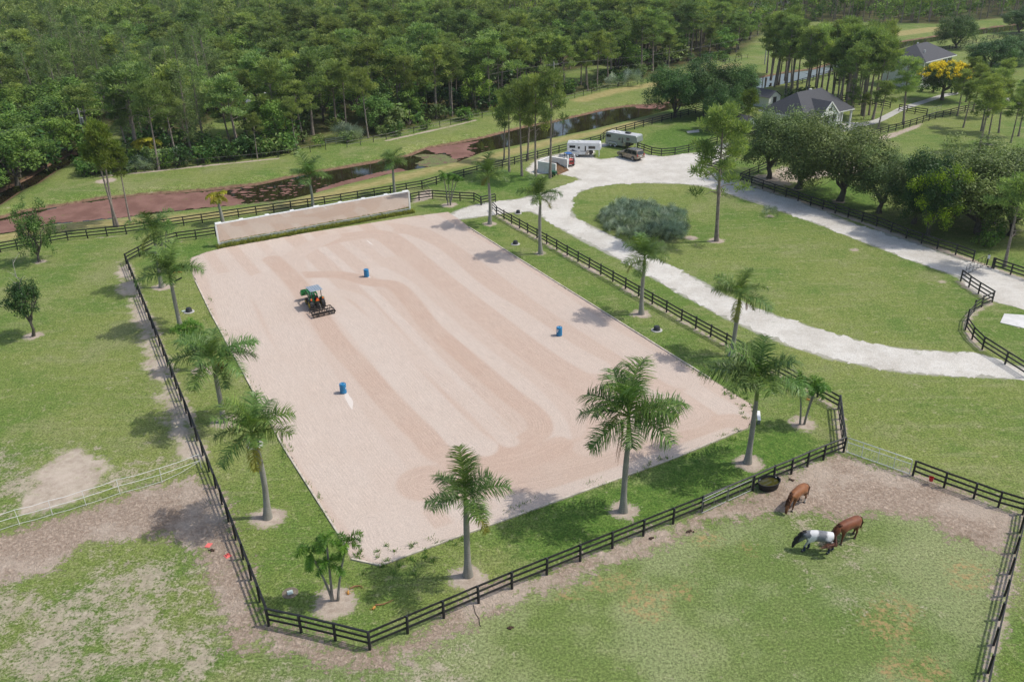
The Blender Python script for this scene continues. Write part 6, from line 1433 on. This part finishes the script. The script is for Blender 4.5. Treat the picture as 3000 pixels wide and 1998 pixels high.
fallen('brown fallen frond near the four stemmed palm clump', [(1026, 1725), (1040, 1718), (1055, 1717), (1064, 1724)]); fallen('grey brown fallen frond in the palm shadow by the near fence', [(1100, 1773), (1120, 1772), (1135, 1766), (1147, 1762)]); fallen('orange leaf base lying behind the back left palms', [(510, 801), (521, 798), (533, 799)], 'orange_stalk', .08); fallen('orange leaf base lying near the near fence', [(1092, 1786), (1099, 1778)], 'orange_stalk', .07); fallen('orange leaf base in the clump ring', [(1020, 1742), (1020, 1732)], 'orange_stalk', .06); fallen('orange leaf base under the three stemmed palm clump', [(2364, 1170), (2374, 1174)], 'orange_stalk', .06)
def sheet(name, label, cat, outline, z, mat_, th=.02):
    o = G(*outline[0]); t = MB().prism([tuple((G(*p) - o).xy) for p in outline], z, z + th, 'z').build(name, mat_, None, o); tag(t, label, cat); return t
sheet('pink_sheet', 'flat faded pink square lying on the worn ground', 'sheet', [(599, 1603), (613, 1605), (624, 1592), (609, 1591)], .02, MT['pink_sheet'])
pc = thing('pink_cone', 'crumpled pink flag with a hole, lying by the fence shadow', 'flag', G(667, 1628)); MB().lathe([(.28, 0), (.26, .04), (.14, .05), (.12, .14), (.10, .14), (.11, .03), (.2, .02)], 4).build('base', MT['pink_sheet'], pc)
vb = thing('valve_box', 'pale square valve cover in a worn ring near the palm clump', 'valve box', G(850, 1736), .4); MB().box((0, 0, .03), (.34, .34, .08), bev=.01).build('lid', MT['green_pipe'], vb); MB().lathe([(.5, 0), (.48, .012), (.22, .013)], 18).build('ring', mat('worn_soil', (.17, .14, .10), .95, .3, 5.), vb)
bx = thing('ground_bench', 'narrow white bench beside the right arena corner, behind the palm', 'bench', G(2222, 1238), rad(78)); MB().box((.4, 0, .42), (1.5, .26, .05), bev=.01).build('seat', MT['white_paint'], bx)
for x in (-.2, 1.0): MB().box((x, 0, .2), (.06, .24, .40)).build('leg', MT['galv'], bx)
sheet('concrete_pad', 'white concrete pad on the grass at the right edge', 'pad', [(2930, 946), (2942, 920), (3040, 927), (3040, 972)], .0, mat('white_concrete', (.60, .59, .57), .85, .1, .8, dirt=((.36, .35, .32), .7)), .05)
for b, lb in (((2022, 1557), 'dark dropping pile at the middle of the paddock path'), ((1497, 1838), 'dark red brown dropping pile on the paddock grass'), ((1909, 1579), 'dropping pile beside the paddock path'), ((622, 1612), 'dropping pile beside the pink square'), ((2320, 1406), 'dropping pile near the water trough')):
    rs_ = np.random.default_rng(b[0]); m = MB()
    for k in range(9): m.lathe([(.0, 0), (.06, .02), (.07, .06), (0, .1)], 7, (rs_.normal() * .08, rs_.normal() * .07, rs_.random() * .03 - .02))
    o_ = m.build('dropping_pile', mat('dark_dropping', (.055, .03, .016), .9, .3) if 'dark_dropping' not in bpy.data.materials else bpy.data.materials['dark_dropping'], None, G(*b)); tag(o_, lb, 'droppings', 'dropping piles')
sd_ = thing('pipe_coil', 'thin dark hose lying across the paddock path', 'hose', G(1387, 1772)); MB().tube([G(*p) - G(1387, 1772) + Vector((0, 0, .02)) for p in [(1387, 1772), (1392, 1795), (1403, 1812), (1406, 1830), (1409, 1836)]], .018, 6).build('hose', MT['black_rubber'], sd_)

# ------------------------------------------------------------------ buildings
def hip_house(name, label, cat, corner, az, W, D, he, hr, ridge, wall_in=.5, porch=0., gable=None, windows=(), doors=(), posts=(), over=.0, roofm='roof_dark'):
    """corner: front right eave corner; x runs to the left along the front, y runs back; local z up."""
    t = thing(name, label, cat, corner, az); rz0, rz1 = ridge
    m = MB(); e = he; m.add([(0, 0, e), (-W, 0, e), (-W, D, e), (0, D, e), (-rz0, D / 2, hr), (-rz1, D / 2, hr)], [(0, 4, 5, 1), (1, 5, 2), (2, 5, 4, 3), (3, 4, 0)]); m.add([(0, 0, e - .02), (-W, 0, e - .02), (-W, D, e - .02), (0, D, e - .02)], [(0, 1, 2, 3)]); rf = m.build('roof', MT[roofm], t)
    m = MB(); m.box((-W / 2, -.01, e - .12), (W + .06, .05, .2)); m.box((.01, D / 2, e - .12), (.05, D - .04, .2)); m.box((-W / 2, D + .01, e - .12), (W + .06, .05, .2)); m.box((-W - .01, D / 2, e - .12), (.05, D - .04, .2)); m.build('fascia', MT['white_paint'], t)
    y0 = max(wall_in, porch); m = MB(); m.box((-W / 2, (y0 + D - wall_in) / 2, (e - .05) / 2), (W - 2 * wall_in, D - wall_in - y0, e - .05)); m.build('wall', MT['white_paint'], t)
    for (x, z, w, h, side) in windows:
        if side == 'f': c, dm = (-x, y0 - .03, z), (w, .08, h)
        elif side == 'r': c, dm = (-wall_in + .03, x, z), (.08, w, h)
        else: c, dm = (-W + wall_in - .03, x, z), (.08, w, h)
        f = MB().box(c, (dm[0] * 1.16 if dm[0] > .1 else .06, dm[1] * 1.16 if dm[1] > .1 else .06, h * 1.1)).build('window', MT['white_paint'], t); MB().box(c, dm).build('pane', MT['glass_dark'], f)
        for s in (-1, 1):
            cs = (c[0] + s * w * .75, c[1], z) if side == 'f' else (c[0], c[1] + s * w * .75, z); MB().box(cs, (w * .38 if side == 'f' else .05, .05 if side == 'f' else w * .38, h * 1.1)).build('shutter', MT['black_plastic'], t)
    for (x, w, h) in doors: dd = MB().box((-x, y0 - .03, h / 2), (w, .08, h)).build('door', MT['black_plastic'], t); MB().box((-x + w * .35, y0 - .09, h * .45), (.05, .05, .15)).build('handle', MT['chrome'], dd)
    for (x, y) in posts: MB().box((-x, y, (e - .1) / 2), (.28, .28, e - .1)).build('post', MT['white_paint'], t)
    return t
az = rad(35)
bn = hip_house('barn', 'white barn with a dark hip roof and a white front gable', 'barn', Vector((65.2, 163.0, 0)), az, 14.5, 10.6, 3.2, 6.7, (3.7, 10.8), .6, 2.2, windows=[(3.0, 1.7, .9, 1.1, 'r'), (7.5, 1.7, .9, 1.1, 'r'), (2.5, 1.7, .8, 1.1, 'f'), (13.0, 1.7, .8, 1.1, 'f')], doors=[(5.0, 1.1, 2.2), (11.6, 1.1, 2.2)], posts=[(.4, .35), (3.2, .35), (12.4, .35), (14.1, .35)])
# front gable
gx, gw_, ghe, ghr, yf = -8.6, 4.9, 3.35, 5.5, -.9
m = MB(); m.add([(gx - gw_ / 2 - .3, yf, ghe - .15), (gx, yf, ghr + .12), (gx, 4.4, ghr + .12), (gx - gw_ / 2 - .3, 3.0, ghe - .15)], [(0, 1, 2, 3)]); m.add([(gx + gw_ / 2 + .3, yf, ghe - .15), (gx, yf, ghr + .12), (gx, 4.4, ghr + .12), (gx + gw_ / 2 + .3, 3.0, ghe - .15)], [(3, 2, 1, 0)]); m.build('gable_roof', MT['roof_dark'], bn)
MB().prism([(gx - gw_ / 2, ghe - .2), (gx + gw_ / 2, ghe - .2), (gx, ghr)], yf + .15, yf + .3, 'y').build('gable_wall', MT['white_paint'], bn)
for s in (-1, 1): MB().bar((gx + s * (gw_ / 2 + .3), yf - .02, ghe - .2), (gx, yf - .02, ghr + .06), .06, .24).build('gable_trim', MT['white_paint'], bn)
for x in (gx - gw_ / 2 + .1, gx + gw_ / 2 - .1): MB().box((x, yf + .22, ghe / 2 - .1), (.34, .34, ghe - .2)).build('post', MT['white_paint'], bn)
m = MB()                                                          # dark horse shaped emblem on the gable
ex, ez = gx, 4.25
m.prism([(ex - .42, ez - .02), (ex - .34, ez + .2), (ex - .12, ez + .16), (ex + .1, ez + .2), (ex + .2, ez + .42), (ex + .38, ez + .52), (ex + .52, ez + .36), (ex + .40, ez + .30), (ex + .32, ez + .08), (ex + .42, ez - .16), (ex + .34, ez - .36), (ex + .26, ez - .14), (ex - .1, ez - .08), (ex - .22, ez - .36), (ex - .32, ez - .36), (ex - .3, ez - .05)], yf + .10, yf + .145, 'y'); m.build('emblem', MT['black_plastic'], bn)
MB().box((-6.5, 5.6, 6.62), (.5, .4, .3)).build('roof_vent', MT['white_paint'], bn)
# small gabled building behind the barn and one to its left
def cabin(name, label, px_, az_, W, D, he, hr, wallm='white_paint', roofm='roof_dark'):
    t = thing(name, label, 'outbuilding', G(*px_), az_); MB().box((W / 2, D / 2, he / 2), (W, D, he)).build('wall', MT[wallm], t)
    MB().prism([(0, he), (W, he), (W / 2, hr)], .0, .1, 'y').build('gable', MT[wallm], t); m = MB(); m.add([(-.3, -.3, he - .12), (W / 2, -.3, hr + .08), (W / 2, D + .3, hr + .08), (-.3, D + .3, he - .12)], [(0, 1, 2, 3)]); m.add([(W + .3, -.3, he - .12), (W / 2, -.3, hr + .08), (W / 2, D + .3, hr + .08), (W + .3, D + .3, he - .12)], [(3, 2, 1, 0)]); m.build('roof', MT[roofm], t)
    d_ = MB().box((W * .5, -.03, 1.05), (1.0, .08, 2.1)).build('door', MT['black_plastic'], t); MB().box((W * .5 + .35, -.08, 1.0), (.06, .05, .12)).build('handle', MT['chrome'], d_); return t
cabin('stable_shed', 'small white gabled building behind the left end of the barn', (2250, 318), rad(35), 3.6, 4.5, 2.2, 3.3)
cabin('stable_shed', 'white gabled building left of the barn, half hidden by the lime pine', (2175, 398), rad(35), 3.6, 5, 2.2, 3.2)
ho_ = Vector((104.9, 207.5, 0)); h2 = hip_house('house', 'two storey white house with a dark hip roof behind the yellow tree', 'house', ho_, rad(41), 15.4, 10.5, 6.0, 8.9, (5., 10.4), .7, 0., windows=[(1.8, 4.6, 1.0, 1.5, 'f'), (4.3, 4.6, 1.0, 1.5, 'f'), (13.0, 4.6, 1.0, 1.5, 'f'), (1.8, 1.7, 1.0, 1.5, 'f'), (4.3, 1.7, 1.0, 1.5, 'f'), (9.5, 4.6, .5, .8, 'f'), (3.0, 4.6, .9, 1.3, 'l'), (7.5, 4.6, .9, 1.3, 'l'), (3.0, 1.7, .9, 1.3, 'l')], doors=[(9., 1.2, 2.3)])
for x, y, z in ((-11.5, 2.5, 7.6), (-8, 6, 8.6)): MB().lathe([(.12, -.3), (.12, .25), (.2, .26), (.2, .36), (0, .38)], 10, (x, y, z)).build('roof_vent', MT['white_paint'], h2)
fh = hip_house('house', 'far house with a pink brown tiled roof among the pines at the top', 'house', G(2318, 18), rad(8), 17, 10, 3.2, 6.2, (4.5, 12), .6, 0, windows=[(3, 1.6, 1.2, 1.3, 'f'), (12, 1.6, 1.2, 1.3, 'f')], roofm='roof_tan')
vn = thing('parked_van', 'white van parked under the far pines at the top', 'van', G(2297, 44), .3); MB().prism([(0, .4), (4.6, .4), (4.7, 1.0), (3.9, 1.2), (3.3, 1.95), (.1, 2.0)], 0, 1.9, 'y').build('body', MT['white_metal'], vn, bevel=.08); MB().prism([(3.35, 1.25), (3.85, 1.25), (3.3, 1.85), (3.0, 1.85)], -.02, 1.92, 'y').build('window', MT['glass_dark'], vn)
for x in (.8, 3.7):
    for y in (.12, 1.78): wheel('wheel', vn, (x, y, .36), .36, .22, MT['chrome'])
# lean shed in the clearing, with its posts, and things around it
sh = thing('shed', 'open weathered wooden shed with a patched tin roof in the woods clearing', 'shed', G(650, 344), rad(8)); L_ = 6.2; DARKW = mat('dark_old_boards', (.075, .062, .05), .9, .3, 3.); TIN = mat('patched_tin', (.40, .41, .42), .5, .3, 2., metal=.3, dirt=((.33, .20, .12), .8))
MB().box((L_ * .5, 3.0, 1.2), (L_, .08, 2.4)).build('back_wall', DARKW, sh); MB().box((L_ * .23, .06, 1.1), (L_ * .46, .06, 2.1)).build('front_wall', DARKW, sh); MB().box((.0, 1.5, 1.2), (.08, 2.9, 2.4)).build('side_wall', DARKW, sh)
m = MB(); m.add([(-.5, -.5, 2.2), (L_ / 2, -.5, 3.15), (L_ / 2, 3.4, 3.35), (-.5, 3.4, 2.4)], [(0, 1, 2, 3)]); m.build('roof', DARKW, sh); m = MB(); m.add([(L_ + .6, -.5, 2.3), (L_ / 2, -.5, 3.15), (L_ / 2, 3.4, 3.35), (L_ + .6, 3.4, 2.5)], [(3, 2, 1, 0)]); m.build('tin_roof', TIN, sh)
for x, q in ((2.0, .1), (3.0, 0), (4.1, -.5), (5.6, -.5)): MB().bar((x, -.3, 2.5), (x - q, -.5, -.05), .13, .13).build('post', MT['grey_wood'], sh)
bb = thing('rain_barrel', 'blue plastic barrel beside the woods shed', 'barrel', G(643, 336)); MB().lathe([(.32, 0), (.36, .1), (.36, 1.0), (.3, 1.1), (0, 1.1)], 16).build('drum', MT['blue_cloth'], bb, smooth=True); MB().lathe([(.31, 1.1), (.31, 1.14), (0, 1.15)], 16).build('lid', MT['black_plastic'], bb)
bh_ = thing('nest_box', 'white many holed nest box on a tall pole beside the shed', 'nest box', G(781, 340)); MB().tube([(0, 0, -.1), (0, 0, 3.6)], .05, 8).build('pole', MT['galv'], bh_); MB().box((0, 0, 4.05), (.9, .8, .9)).build('box', MT['white_paint'], bh_); MB().prism([(-.6, 4.5), (.6, 4.5), (0, 4.85)], -.55, .55, 'y').build('roof', MT['white_paint'], bh_)
for z in (3.85, 4.2): MB().box((0, -.42, z), (.75, .06, .12)).build('entrance_row', MT['black_plastic'], bh_)
# walk and apron by the barn, far driveway
cw = mat('walk_concrete', (.42, .41, .38), .9, .12, .6, dirt=((.3, .25, .18), .4))
flat_sheet('concrete_walk', [[tuple(p.xy) for p in smooth_line([G(*q) for q in [(2510, 362), (2560, 352), (2600, 333), (2640, 314), (2700, 296), (2760, 277), (2810, 270), (2860, 262)]], 5)] + [tuple(p.xy) for p in smooth_line([G(*q) for q in [(2862, 268), (2812, 276), (2766, 285), (2708, 304), (2652, 322), (2612, 343), (2570, 362), (2515, 372)]], 5)]], .004, cw)
flat_sheet('concrete_apron', [ragged(poly([(2462, 372), (2470, 358), (2515, 360), (2526, 367), (2505, 380), (2482, 384), (2450, 392)]), .4, .05, 3)], .008, cw)
flat_sheet('far_driveway', [ragged(poly([(2925, 283), (3040, 298), (3040, 312), (2985, 305), (2935, 292)]), .5, .1, 4)], .004, cw)
flat_sheet('wash_pad', [ragged(poly([(2010, 385), (2050, 380), (2052, 388), (2015, 390)]), .4, .1, 5)], .004, gm)
# ------------------------------------------------------------------ grazing horses
def skin_mesh(pts, edges, radii, root=0, sub=2):
    me = bpy.data.meshes.new('horse_body'); me.from_pydata([tuple(p) for p in pts], edges, []); ob = bpy.data.objects.new('horse_body', me); C.objects.link(ob)
    sk_ = ob.modifiers.new('skin', 'SKIN'); sk_.use_smooth_shade = True
    if not me.skin_vertices: 
        bm = bmesh.new(); bm.from_mesh(me); bm.verts.layers.skin.verify(); bm.to_mesh(me); bm.free()
    for i, r in enumerate(radii): me.skin_vertices[0].data[i].radius = r if isinstance(r, tuple) else (r, r); me.skin_vertices[0].data[i].use_root = (i == root)
    sb = ob.modifiers.new('sub', 'SUBSURF'); sb.levels = sub; sb.render_levels = sub
    dg = bpy.context.evaluated_depsgraph_get(); out = bpy.data.meshes.new_from_object(ob.evaluated_get(dg)); bpy.data.objects.remove(ob); return out

def horse(label, pos, az, coat, scale=1., fl=(.06, -.10), hl=(.08, -.14), head_turn=0., boots=None, tail_swing=0., mane_mat=None, tail_mat=None, graze=1.):
    t = thing('horse', label, 'horse', pos, az, 'horses in the paddock'); t.scale = (scale,) * 3; ht = head_turn
    P = [(-.60, 0, 1.20), (-.86, 0, 1.16), (-.22, 0, 1.12), (.18, 0, 1.13), (.48, 0, 1.16), (.70, ht * .1, 1.10), (.92, ht * .3, .84), (1.12, ht * .6, .58), (1.22, ht * .8, .46), (1.27, ht * .9, .28), (1.29, ht, .09)]
    R = [(.32, .33), (.24, .25), (.34, .35), (.345, .355), (.30, .35), (.225, .285), (.155, .225), (.125, .165), (.115, .14), (.092, .10), (.07, .065)]
    E = [(0, 1), (0, 2), (2, 3), (3, 4), (4, 5), (5, 6), (6, 7), (7, 8), (8, 9), (9, 10)]
    for s, dx in ((1, fl[0]), (-1, fl[1])):
        b = len(P); P += [(.47, s * .17, .90), (.44 + dx * .3, s * .175, .72), (.47 + dx, s * .17, .44), (.46 + dx * 1.3, s * .165, .14), (.50 + dx * 1.35, s * .165, .045), (.52 + dx * 1.35, s * .165, -.03)]; R += [(.14, .16), (.085, .10), .058, .048, .06, .055]; E += [(4, b), (b, b + 1), (b + 1, b + 2), (b + 2, b + 3), (b + 3, b + 4), (b + 4, b + 5)]
    for s, dx in ((1, hl[0]), (-1, hl[1])):
        b = len(P); P += [(-.66, s * .17, .98), (-.56 + dx * .3, s * .18, .76), (-.80 + dx, s * .17, .50), (-.76 + dx * 1.2, s * .165, .15), (-.71 + dx * 1.2, s * .165, .045), (-.69 + dx * 1.2, s * .165, -.03)]; R += [(.19, .22), (.125, .15), .066, .05, .062, .056]; E += [(0, b), (b, b + 1), (b + 1, b + 2), (b + 2, b + 3), (b + 3, b + 4), (b + 4, b + 5)]
    me = skin_mesh(P, E, R); me.materials.clear(); me.materials.append(coat)
    for p in me.polygons: p.use_smooth = True
    link('body', me, t)
    for s in (-1, 1):
        e = Vector((1.17, ht * .8 + s * .075, .575)); MB().tube([e, e + Vector((-.02, s * .035, .07)), e + Vector((.0, s * .04, .15))], [.03, .034, .004], 6).build('ear', coat, t, smooth=True)
        MB().lathe([(.0, -.014), (.016, 0), (0, .014)], 8, (1.245, ht * .85 + s * .088, .40)).build('eye', MT['glass_dark'], t)
    mm = mane_mat or coat; tm = tail_mat or mm; rs_ = np.random.default_rng(int(abs(az) * 1000)); V, F, T = [], [], []
    def strand(a, b, c, w, t_):
        k = len(V); d = (c - a).normalized(); sdv = d.cross(Vector((rs_.normal(), rs_.normal(), rs_.normal()))).normalized() * w
        V.extend([tuple(a - sdv), tuple(a + sdv), tuple(b + sdv), tuple(b - sdv), tuple(c + sdv * .2), tuple(c - sdv * .2)]); F.extend([(k, k + 1, k + 2, k + 3), (k + 3, k + 2, k + 4, k + 5)])
    crest = [Vector((.66, .0, 1.43)), Vector((.92, ht * .3, 1.27)), Vector((1.10, ht * .55, .99)), Vector((1.25, ht * .8, .69))]
    for i in range(90): f = rs_.random() * 3; k = min(int(f), 2); a = crest[k].lerp(crest[k + 1], f - k); sd2 = -1 if rs_.random() < .75 else 1; strand(a, a + Vector((rs_.normal() * .03, sd2 * .10, -.03)), a + Vector((rs_.normal() * .04, sd2 * .17, -.20 - .08 * rs_.random())), .022, 0)
    for i in range(14): a = Vector((1.19, ht * .8 + rs_.normal() * .02, .60)); strand(a, a + Vector((.07, rs_.normal() * .03, -.05)), a + Vector((.10, rs_.normal() * .03, -.17)), .015, 0)
    link('mane', np_mesh('mane', V, F, mm, False), t); V, F = [], []
    for i in range(80):
        a = Vector((-1.02, rs_.normal() * .03, 1.27)); q = rs_.random(); b = a + Vector((-.12 + rs_.normal() * .04, tail_swing * .35 + rs_.normal() * .05, -.32)); c = a + Vector((-.08 + rs_.normal() * .09, tail_swing * .5 + rs_.normal() * .08, -.62 - .35 * q))
        if tail_swing > .5: b = a + Vector((.02 + rs_.normal() * .05, .42 + rs_.normal() * .05, -.34 + rs_.normal() * .06)); c = a + Vector((.35 + .65 * q, .58 + rs_.normal() * .07, -.46 + rs_.normal() * .09))
        strand(a, b, c, .03, 0)
    link('tail', np_mesh('tail', V, F, tm, False), t)
    if boots:
        for (x, y) in ((.46 + fl[0] * 1.15, .168), (.46 + fl[1] * 1.15, -.168), (-.765 + hl[0] * 1.12, .168), (-.765 + hl[1] * 1.12, -.168)): MB().lathe([(.075, .10), (.07, .16), (.068, .36), (.078, .40), (.05, .41)], 12, (x, y, 0)).build('leg_boot', boots, t, smooth=True)
    for x, y in ((.52 + fl[0] * 1.35, .165), (.52 + fl[1] * 1.35, -.165), (-.69 + hl[0] * 1.2, .165), (-.69 + hl[1] * 1.2, -.165)): MB().lathe([(.085, 0), (.065, .07), (0, .075)], 10, (x, y, 0)).build('hoof', MT['dark_metal'], t, smooth=True)
    return t
def coat(name, base, light, dark, socks=(), patches=None):
    t = NT(name); o = t.obj(); x, y, z = t.sep(o); n = t.noise(o, 3., 3, .6); fine = t.noise(t.map(o, (1, 1, .4)), 40., 2)
    c = t.mix(t.rng(n, .3, .7), base, light); c = t.mix(t.rng(z, .62, .2), c, dark)
    if patches:
        white, grey, black = patches; jx = t.m_('ADD', t.m_('ADD', x, t.m_('MULTIPLY', t.m_('SUBTRACT', z, 1.1), .22)), t.m_('MULTIPLY', t.m_('SUBTRACT', t.noise(o, 2.2, 4, .6), .5), .62)); jz = t.m_('ADD', z, t.m_('MULTIPLY', t.m_('SUBTRACT', t.noise(o, 3.1, 3), .5), .3))
        c = t.mix(t.rng(n, .3, .7), grey, tuple(v * 1.35 for v in grey))
        w1 = t.m_('MULTIPLY', t.rng(jx, .0, .12), t.rng(jx, .50, .44)); w2 = t.m_('MULTIPLY', t.rng(jx, -.36, -.52), t.rng(jz, .98, 1.08)); c = t.mix(t.m_('MAXIMUM', w1, w2), c, white)
        c = t.mix(t.rng(jx, .74, .98), c, black); c = t.mix(t.m_('MULTIPLY', t.rng(z, .64, .50), t.rng(x, .3, .5, 0., .0)), c, black); lw = t.m_('MULTIPLY', t.rng(z, .78, .66), t.rng(jx, .85, .75)); c = t.mix(t.m_('MULTIPLY', lw, .7), c, (.30, .29, .28))
    for (cx, cy, r, zt) in socks:
        m_ = t.m_('MULTIPLY', t.rng(z, zt + .04, zt - .02), t.m_('MULTIPLY', t.rng(t.m_('ABSOLUTE', t.m_('SUBTRACT', x, cx)), r, r * .8), t.rng(t.m_('ABSOLUTE', t.m_('SUBTRACT', y, cy)), .12, .1))); c = t.mix(m_, c, (.6, .55, .48))
    k = t.rng(fine, .3, .7, .9, 1.1); c = t.mix(1., c, t.comb(k, k, k), 'MULTIPLY')
    return t.fin(c, .58, Specular_IOR_Level=.35, Sheen_Weight=.1)
CH1 = coat('chestnut_coat', (.20, .070, .022), (.27, .105, .036), (.11, .035, .012), [(-.78, .17, .22, .30), (.5, .17, .2, .12)])
CH2 = coat('dark_chestnut_coat', (.145, .042, .016), (.20, .062, .022), (.08, .022, .010))
GRY = coat('pinto_coat', (.2, .2, .2), (.3, .3, .3), (.1, .1, .1), (), ((.66, .65, .64), (.14, .145, .155), (.018, .018, .02)))
HAIR_C = mat('chestnut_hair', (.13, .045, .018), .6, .3, 8.); HAIR_D = mat('dark_hair', (.02, .018, .018), .6, .3, 8.); HAIR_B = mat('red_brown_hair', (.14, .055, .03), .6, .3, 8.); BOOT = mat('navy_leg_boot', (.012, .022, .06), .6, .2, 5.)
def mid(a, b): return (G(*a) + G(*b)) / 2
horse('chestnut horse with a white hind sock grazing beside the dirt corner', mid((2343, 1476), (2318, 1489)), rad(-140), CH1, 1.06, (.12, -.06), (-.05, .1), .12, None, .1, HAIR_C, HAIR_C)
horse('dark chestnut horse grazing with its head behind the pinto horse', mid((2492, 1571), (2459, 1592)), rad(-152), CH2, 1.12, (.02, .14), (.10, -.12), -.10, None, -.1, HAIR_C, HAIR_C)
horse('grey and white pinto horse in navy leg boots grazing, its brown tail swishing', mid((2356, 1611), (2418, 1615)), rad(170), GRY, 1.08, (.16, -.10), (.02, -.22), .0, BOOT, .75, HAIR_D, HAIR_B)
# ------------------------------------------------------------------ thin summer haze
hz = bpy.data.materials.new('summer_haze'); hz.use_nodes = True; ht = hz.node_tree; ht.nodes.clear()
ho2 = ht.nodes.new('ShaderNodeOutputMaterial'); hv = ht.nodes.new('ShaderNodeVolumePrincipled'); hv.inputs['Density'].default_value = .00013; hv.inputs['Color'].default_value = (.86, .91, .95, 1); hv.inputs['Anisotropy'].default_value = .25
ht.links.new(hv.outputs[0], ho2.inputs['Volume'])
tag(MB().box((0, 400, 29.2), (4200, 4600, 63.6)).build('haze', hz), 'thin pale summer haze', 'haze', kind='stuff')
SC.cycles.volume_bounces = 0
